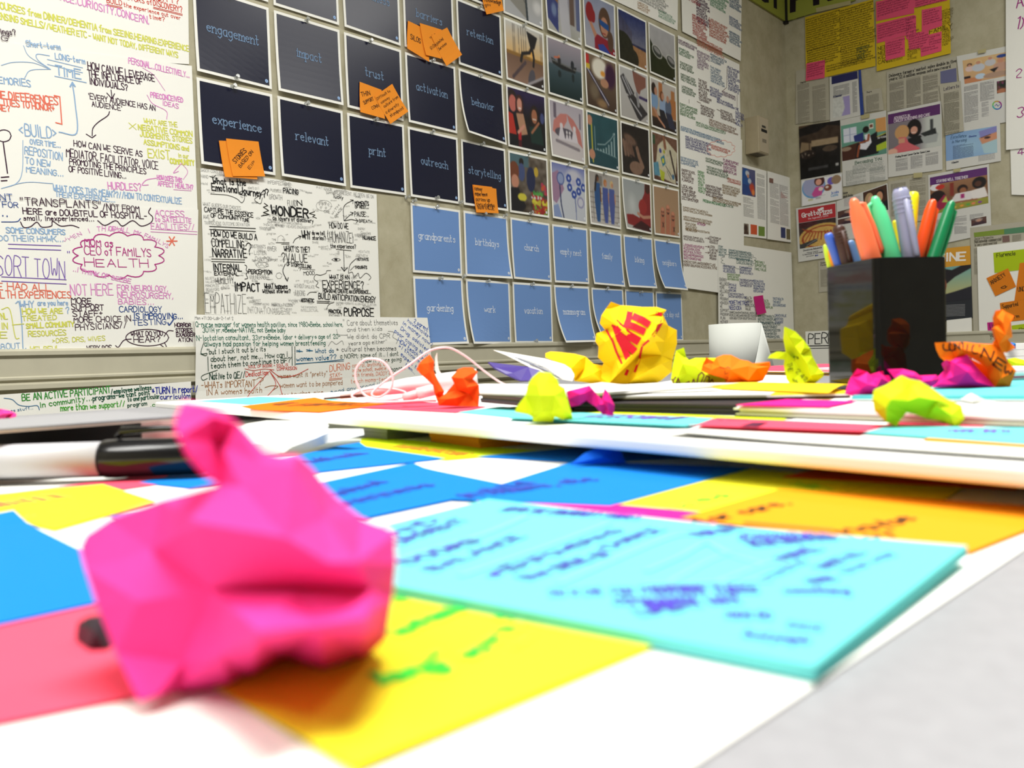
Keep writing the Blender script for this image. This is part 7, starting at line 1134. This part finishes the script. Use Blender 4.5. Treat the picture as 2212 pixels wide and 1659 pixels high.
# ------------------------------------------------------------------ cable, roll, pamphlet, sheets by the crane
Yk = Yon(880, 874, ZB1+.002)
CM = mat('pink_white_cable', (240, 206, 212), rough=.4, spec=.4)
def cpx(pts, Y=Yk): return [at(TH[0]+p[0]/TH[2], TH[1]+p[1]/TH[2], Y+(p[2] if len(p) > 2 else 0)) for p in pts]
pth = cpx([(860, 705, 0), (700, 705, -.004), (500, 715, -.006), (250, 710, -.006), (110, 680, -.002), (90, 650, .01), (180, 610, .025), (330, 590, .03), (480, 600, .025), (580, 630, .015), (560, 670, 0), (430, 695, -.004), (300, 690, -.004), (190, 640, 0), (125, 520, 0), (125, 410, 0), (190, 335, 0), (270, 318, 0), (370, 345, 0), (440, 430, 0), (462, 520, 0), (430, 610, 0), (340, 670, 0), (270, 655, 0), (300, 600, .002), (440, 490, .006), (620, 370, .01), (780, 255, .014), (900, 218, .016), (1010, 228, .02), (1150, 310, .025), (1300, 430, .03), (1450, 535, .035), (1560, 575, .035), (1680, 575, .035), (1740, 560, .035)])
V, Fc = tube(spline(pth, 7), .0007, 8); cab = tag(mk('charging_cable', V, Fc, CM, smooth=True), 'thin pink-white cable looping behind the orange paper crane', 'cable')
pp = cpx([(556, 680, 0), (700, 640, 0)]); V, Fc = tube([pp[0], pp[1]], .0028, 12); mk('plug', V, Fc, mat('pale_pink_plug', (240, 196, 200), rough=.3), cab, smooth=True)
pp = cpx([(690, 640, 0), (860, 600, 0)]); V, Fc = tube([pp[0], pp[1]], .0036, 14); mk('plug_body', V, Fc, mat('white_plug', (236, 230, 232), rough=.25, spec=.5), cab, smooth=True)
pp = [at(735, 856, Yk+.03), at(880, 833, Yk+.045), at(1030, 818, Yk+.05)]; V, Fc = tube(pp, [.0018, .0052, .0068], 18); tag(mk('rolled_sheet', V, Fc, mat('white_roll', (228, 226, 230), rough=.6), smooth=True), 'loosely rolled white sheet behind the cable', 'rolled paper')
V, Fc = tube([at(700, 861, Yk+.012), at(790, 854, Yk+.03)], [.0006, .0011], 8); tag(mk('pencil', V, Fc, mat('dark_wood', (70, 40, 34), rough=.4)), 'thin dark pencil lying left of the cable', 'pencil')
zb_ = TZ+.0205
V, Fc = patchmesh(TH, .58, [(1335, 360, 0), (1700, 405, 10), (1815, 440, 14), (1745, 528, 0), (1630, 528, -4), (1500, 470, -4), (1390, 410, -2)], [(1560, 460, -2)]); pam = tag(mk('pamphlet', V, Fc, mat('purple_cover', (64, 48, 130), rough=.35, spec=.4)), 'purple pamphlet with gold script right of the paper crane', 'pamphlet'); pam.modifiers.new('t', 'SOLIDIFY').thickness = .0012
bv = BVHTree.FromPolygons([tuple(v) for v in V], Fc); VV = []; FF = []
for s_, w_, c_ in txt_strokes('Ocean', (1650, 445), (1790, 475), 40, 5, 0)+txt_strokes('view line', (1560, 440), (1730, 515), 22, 4, 0):
    for a, b in zip(s_, s_[1:]):
        d = b-a; L = np.hypot(*d)+1e-9; n = np.array([-d[1], d[0]])/L*w_/2; qd = []
        for p in (a-n, b-n, b+n, a+n):
            r = ray(TH[0]+p[0]/TH[2], TH[1]+p[1]/TH[2]); h = bv.ray_cast(Vector(CAM), Vector(r).normalized())
            if h[0] is None: qd = None; break
            qd.append(np.array(h[0])-r*.0012)
        if qd: k = len(VV); VV += qd; FF.append((k, k+1, k+2, k+3))
if VV: mk('gold_script', VV, FF, mat('gold_ink', (206, 150, 96), rough=.4), pam)
crumple(TH, .60, [dict(o=[(1385, 240, 0), (1600, 275, 6), (1860, 320, 12), (2050, 375, 12), (2125, 420, 8), (2135, 470, 4), (2110, 525, 0), (1950, 500, -4), (1800, 440, -6), (1650, 360, -6), (1500, 285, -3)], i=[(1850, 390, -2), (2000, 440, -2)])], 'white printed sheet rising to a point behind the pamphlet', MAT_WHITE, name='printed_sheet', cat='paper sheet', group=None,
 ink=[([(1560+k*26, 300+k*11), (1800+k*24, 345+k*18)], 4, (110, 114, 130)) for k in range(0, 11)])
stack((1035, 855), (1240, 862), TZ+.0207, TZ+.0232, .12, 'white notepad on the notebook pile below the pamphlet', MT, 3, 'notepad', 'notepad', [OLV, MT, MT])
crumple(TQ, .50, [dict(o=[(1200, 842, 0), (1240, 834, 6), (1300, 826, 12), (1360, 832, 10), (1420, 838, 4), (1350, 848, -2), (1260, 858, -4)], i=[(1300, 842, 0)])], 'pale peach loose sheet lying in front of the yellow ball', mat('pale_peach_paper', (240, 222, 206), rough=.7), name='paper_sheet', cat='paper sheet', group=None)

# roll of white paper standing far back on the table
Yr = 1.35; rc = at(1588, 745, Yr+.045); Rr = 57/F*Yr; ztop = HC+(757.5-700)/F*Yr
V, Fc = lathe((rc[0], rc[1], TZ), (0, 0, 1), [(0, Rr), (ztop-TZ, Rr), (ztop-TZ, Rr*.35), (ztop-TZ-.02, Rr*.34)], 40); rl = tag(mk('paper_roll', V, Fc, mat('roll_paper', (186, 189, 184), rough=.7)), 'upright roll of white paper at the back of the table by the wall', 'paper roll')
for p in rl.data.polygons: p.use_smooth = abs(p.normal.z) < .3
V = []; Fc = []
for k in range(7):
    t_ = k/6; x = 1640-36*0+t_*0; top = at(1641-(1-t_)*14+0, 702+t_*2, Yr+.002-.02*(1-t_)); V.append(top)
V, Fc = [], []
for k in range(8):
    t_ = k/7; a_ = math.radians(-20-50*t_); pt = np.array([rc[0]+Rr*1.01*math.cos(a_), rc[1]+Rr*1.01*math.sin(a_), ztop-.001-.085*t_**1.3]); pb = np.array([rc[0]+Rr*1.2+.012-.03*t_, rc[1]-Rr*.3-.03*t_, TZ+.001])
    V += [pt, pb]
for k in range(7): Fc.append((2*k, 2*k+1, 2*k+3, 2*k+2))
ff_ = mk('loose_flap', V, Fc, mat('roll_paper', (186, 189, 184)), rl, smooth=True); ff_.modifiers.new('t', 'SOLIDIFY').thickness = .0004
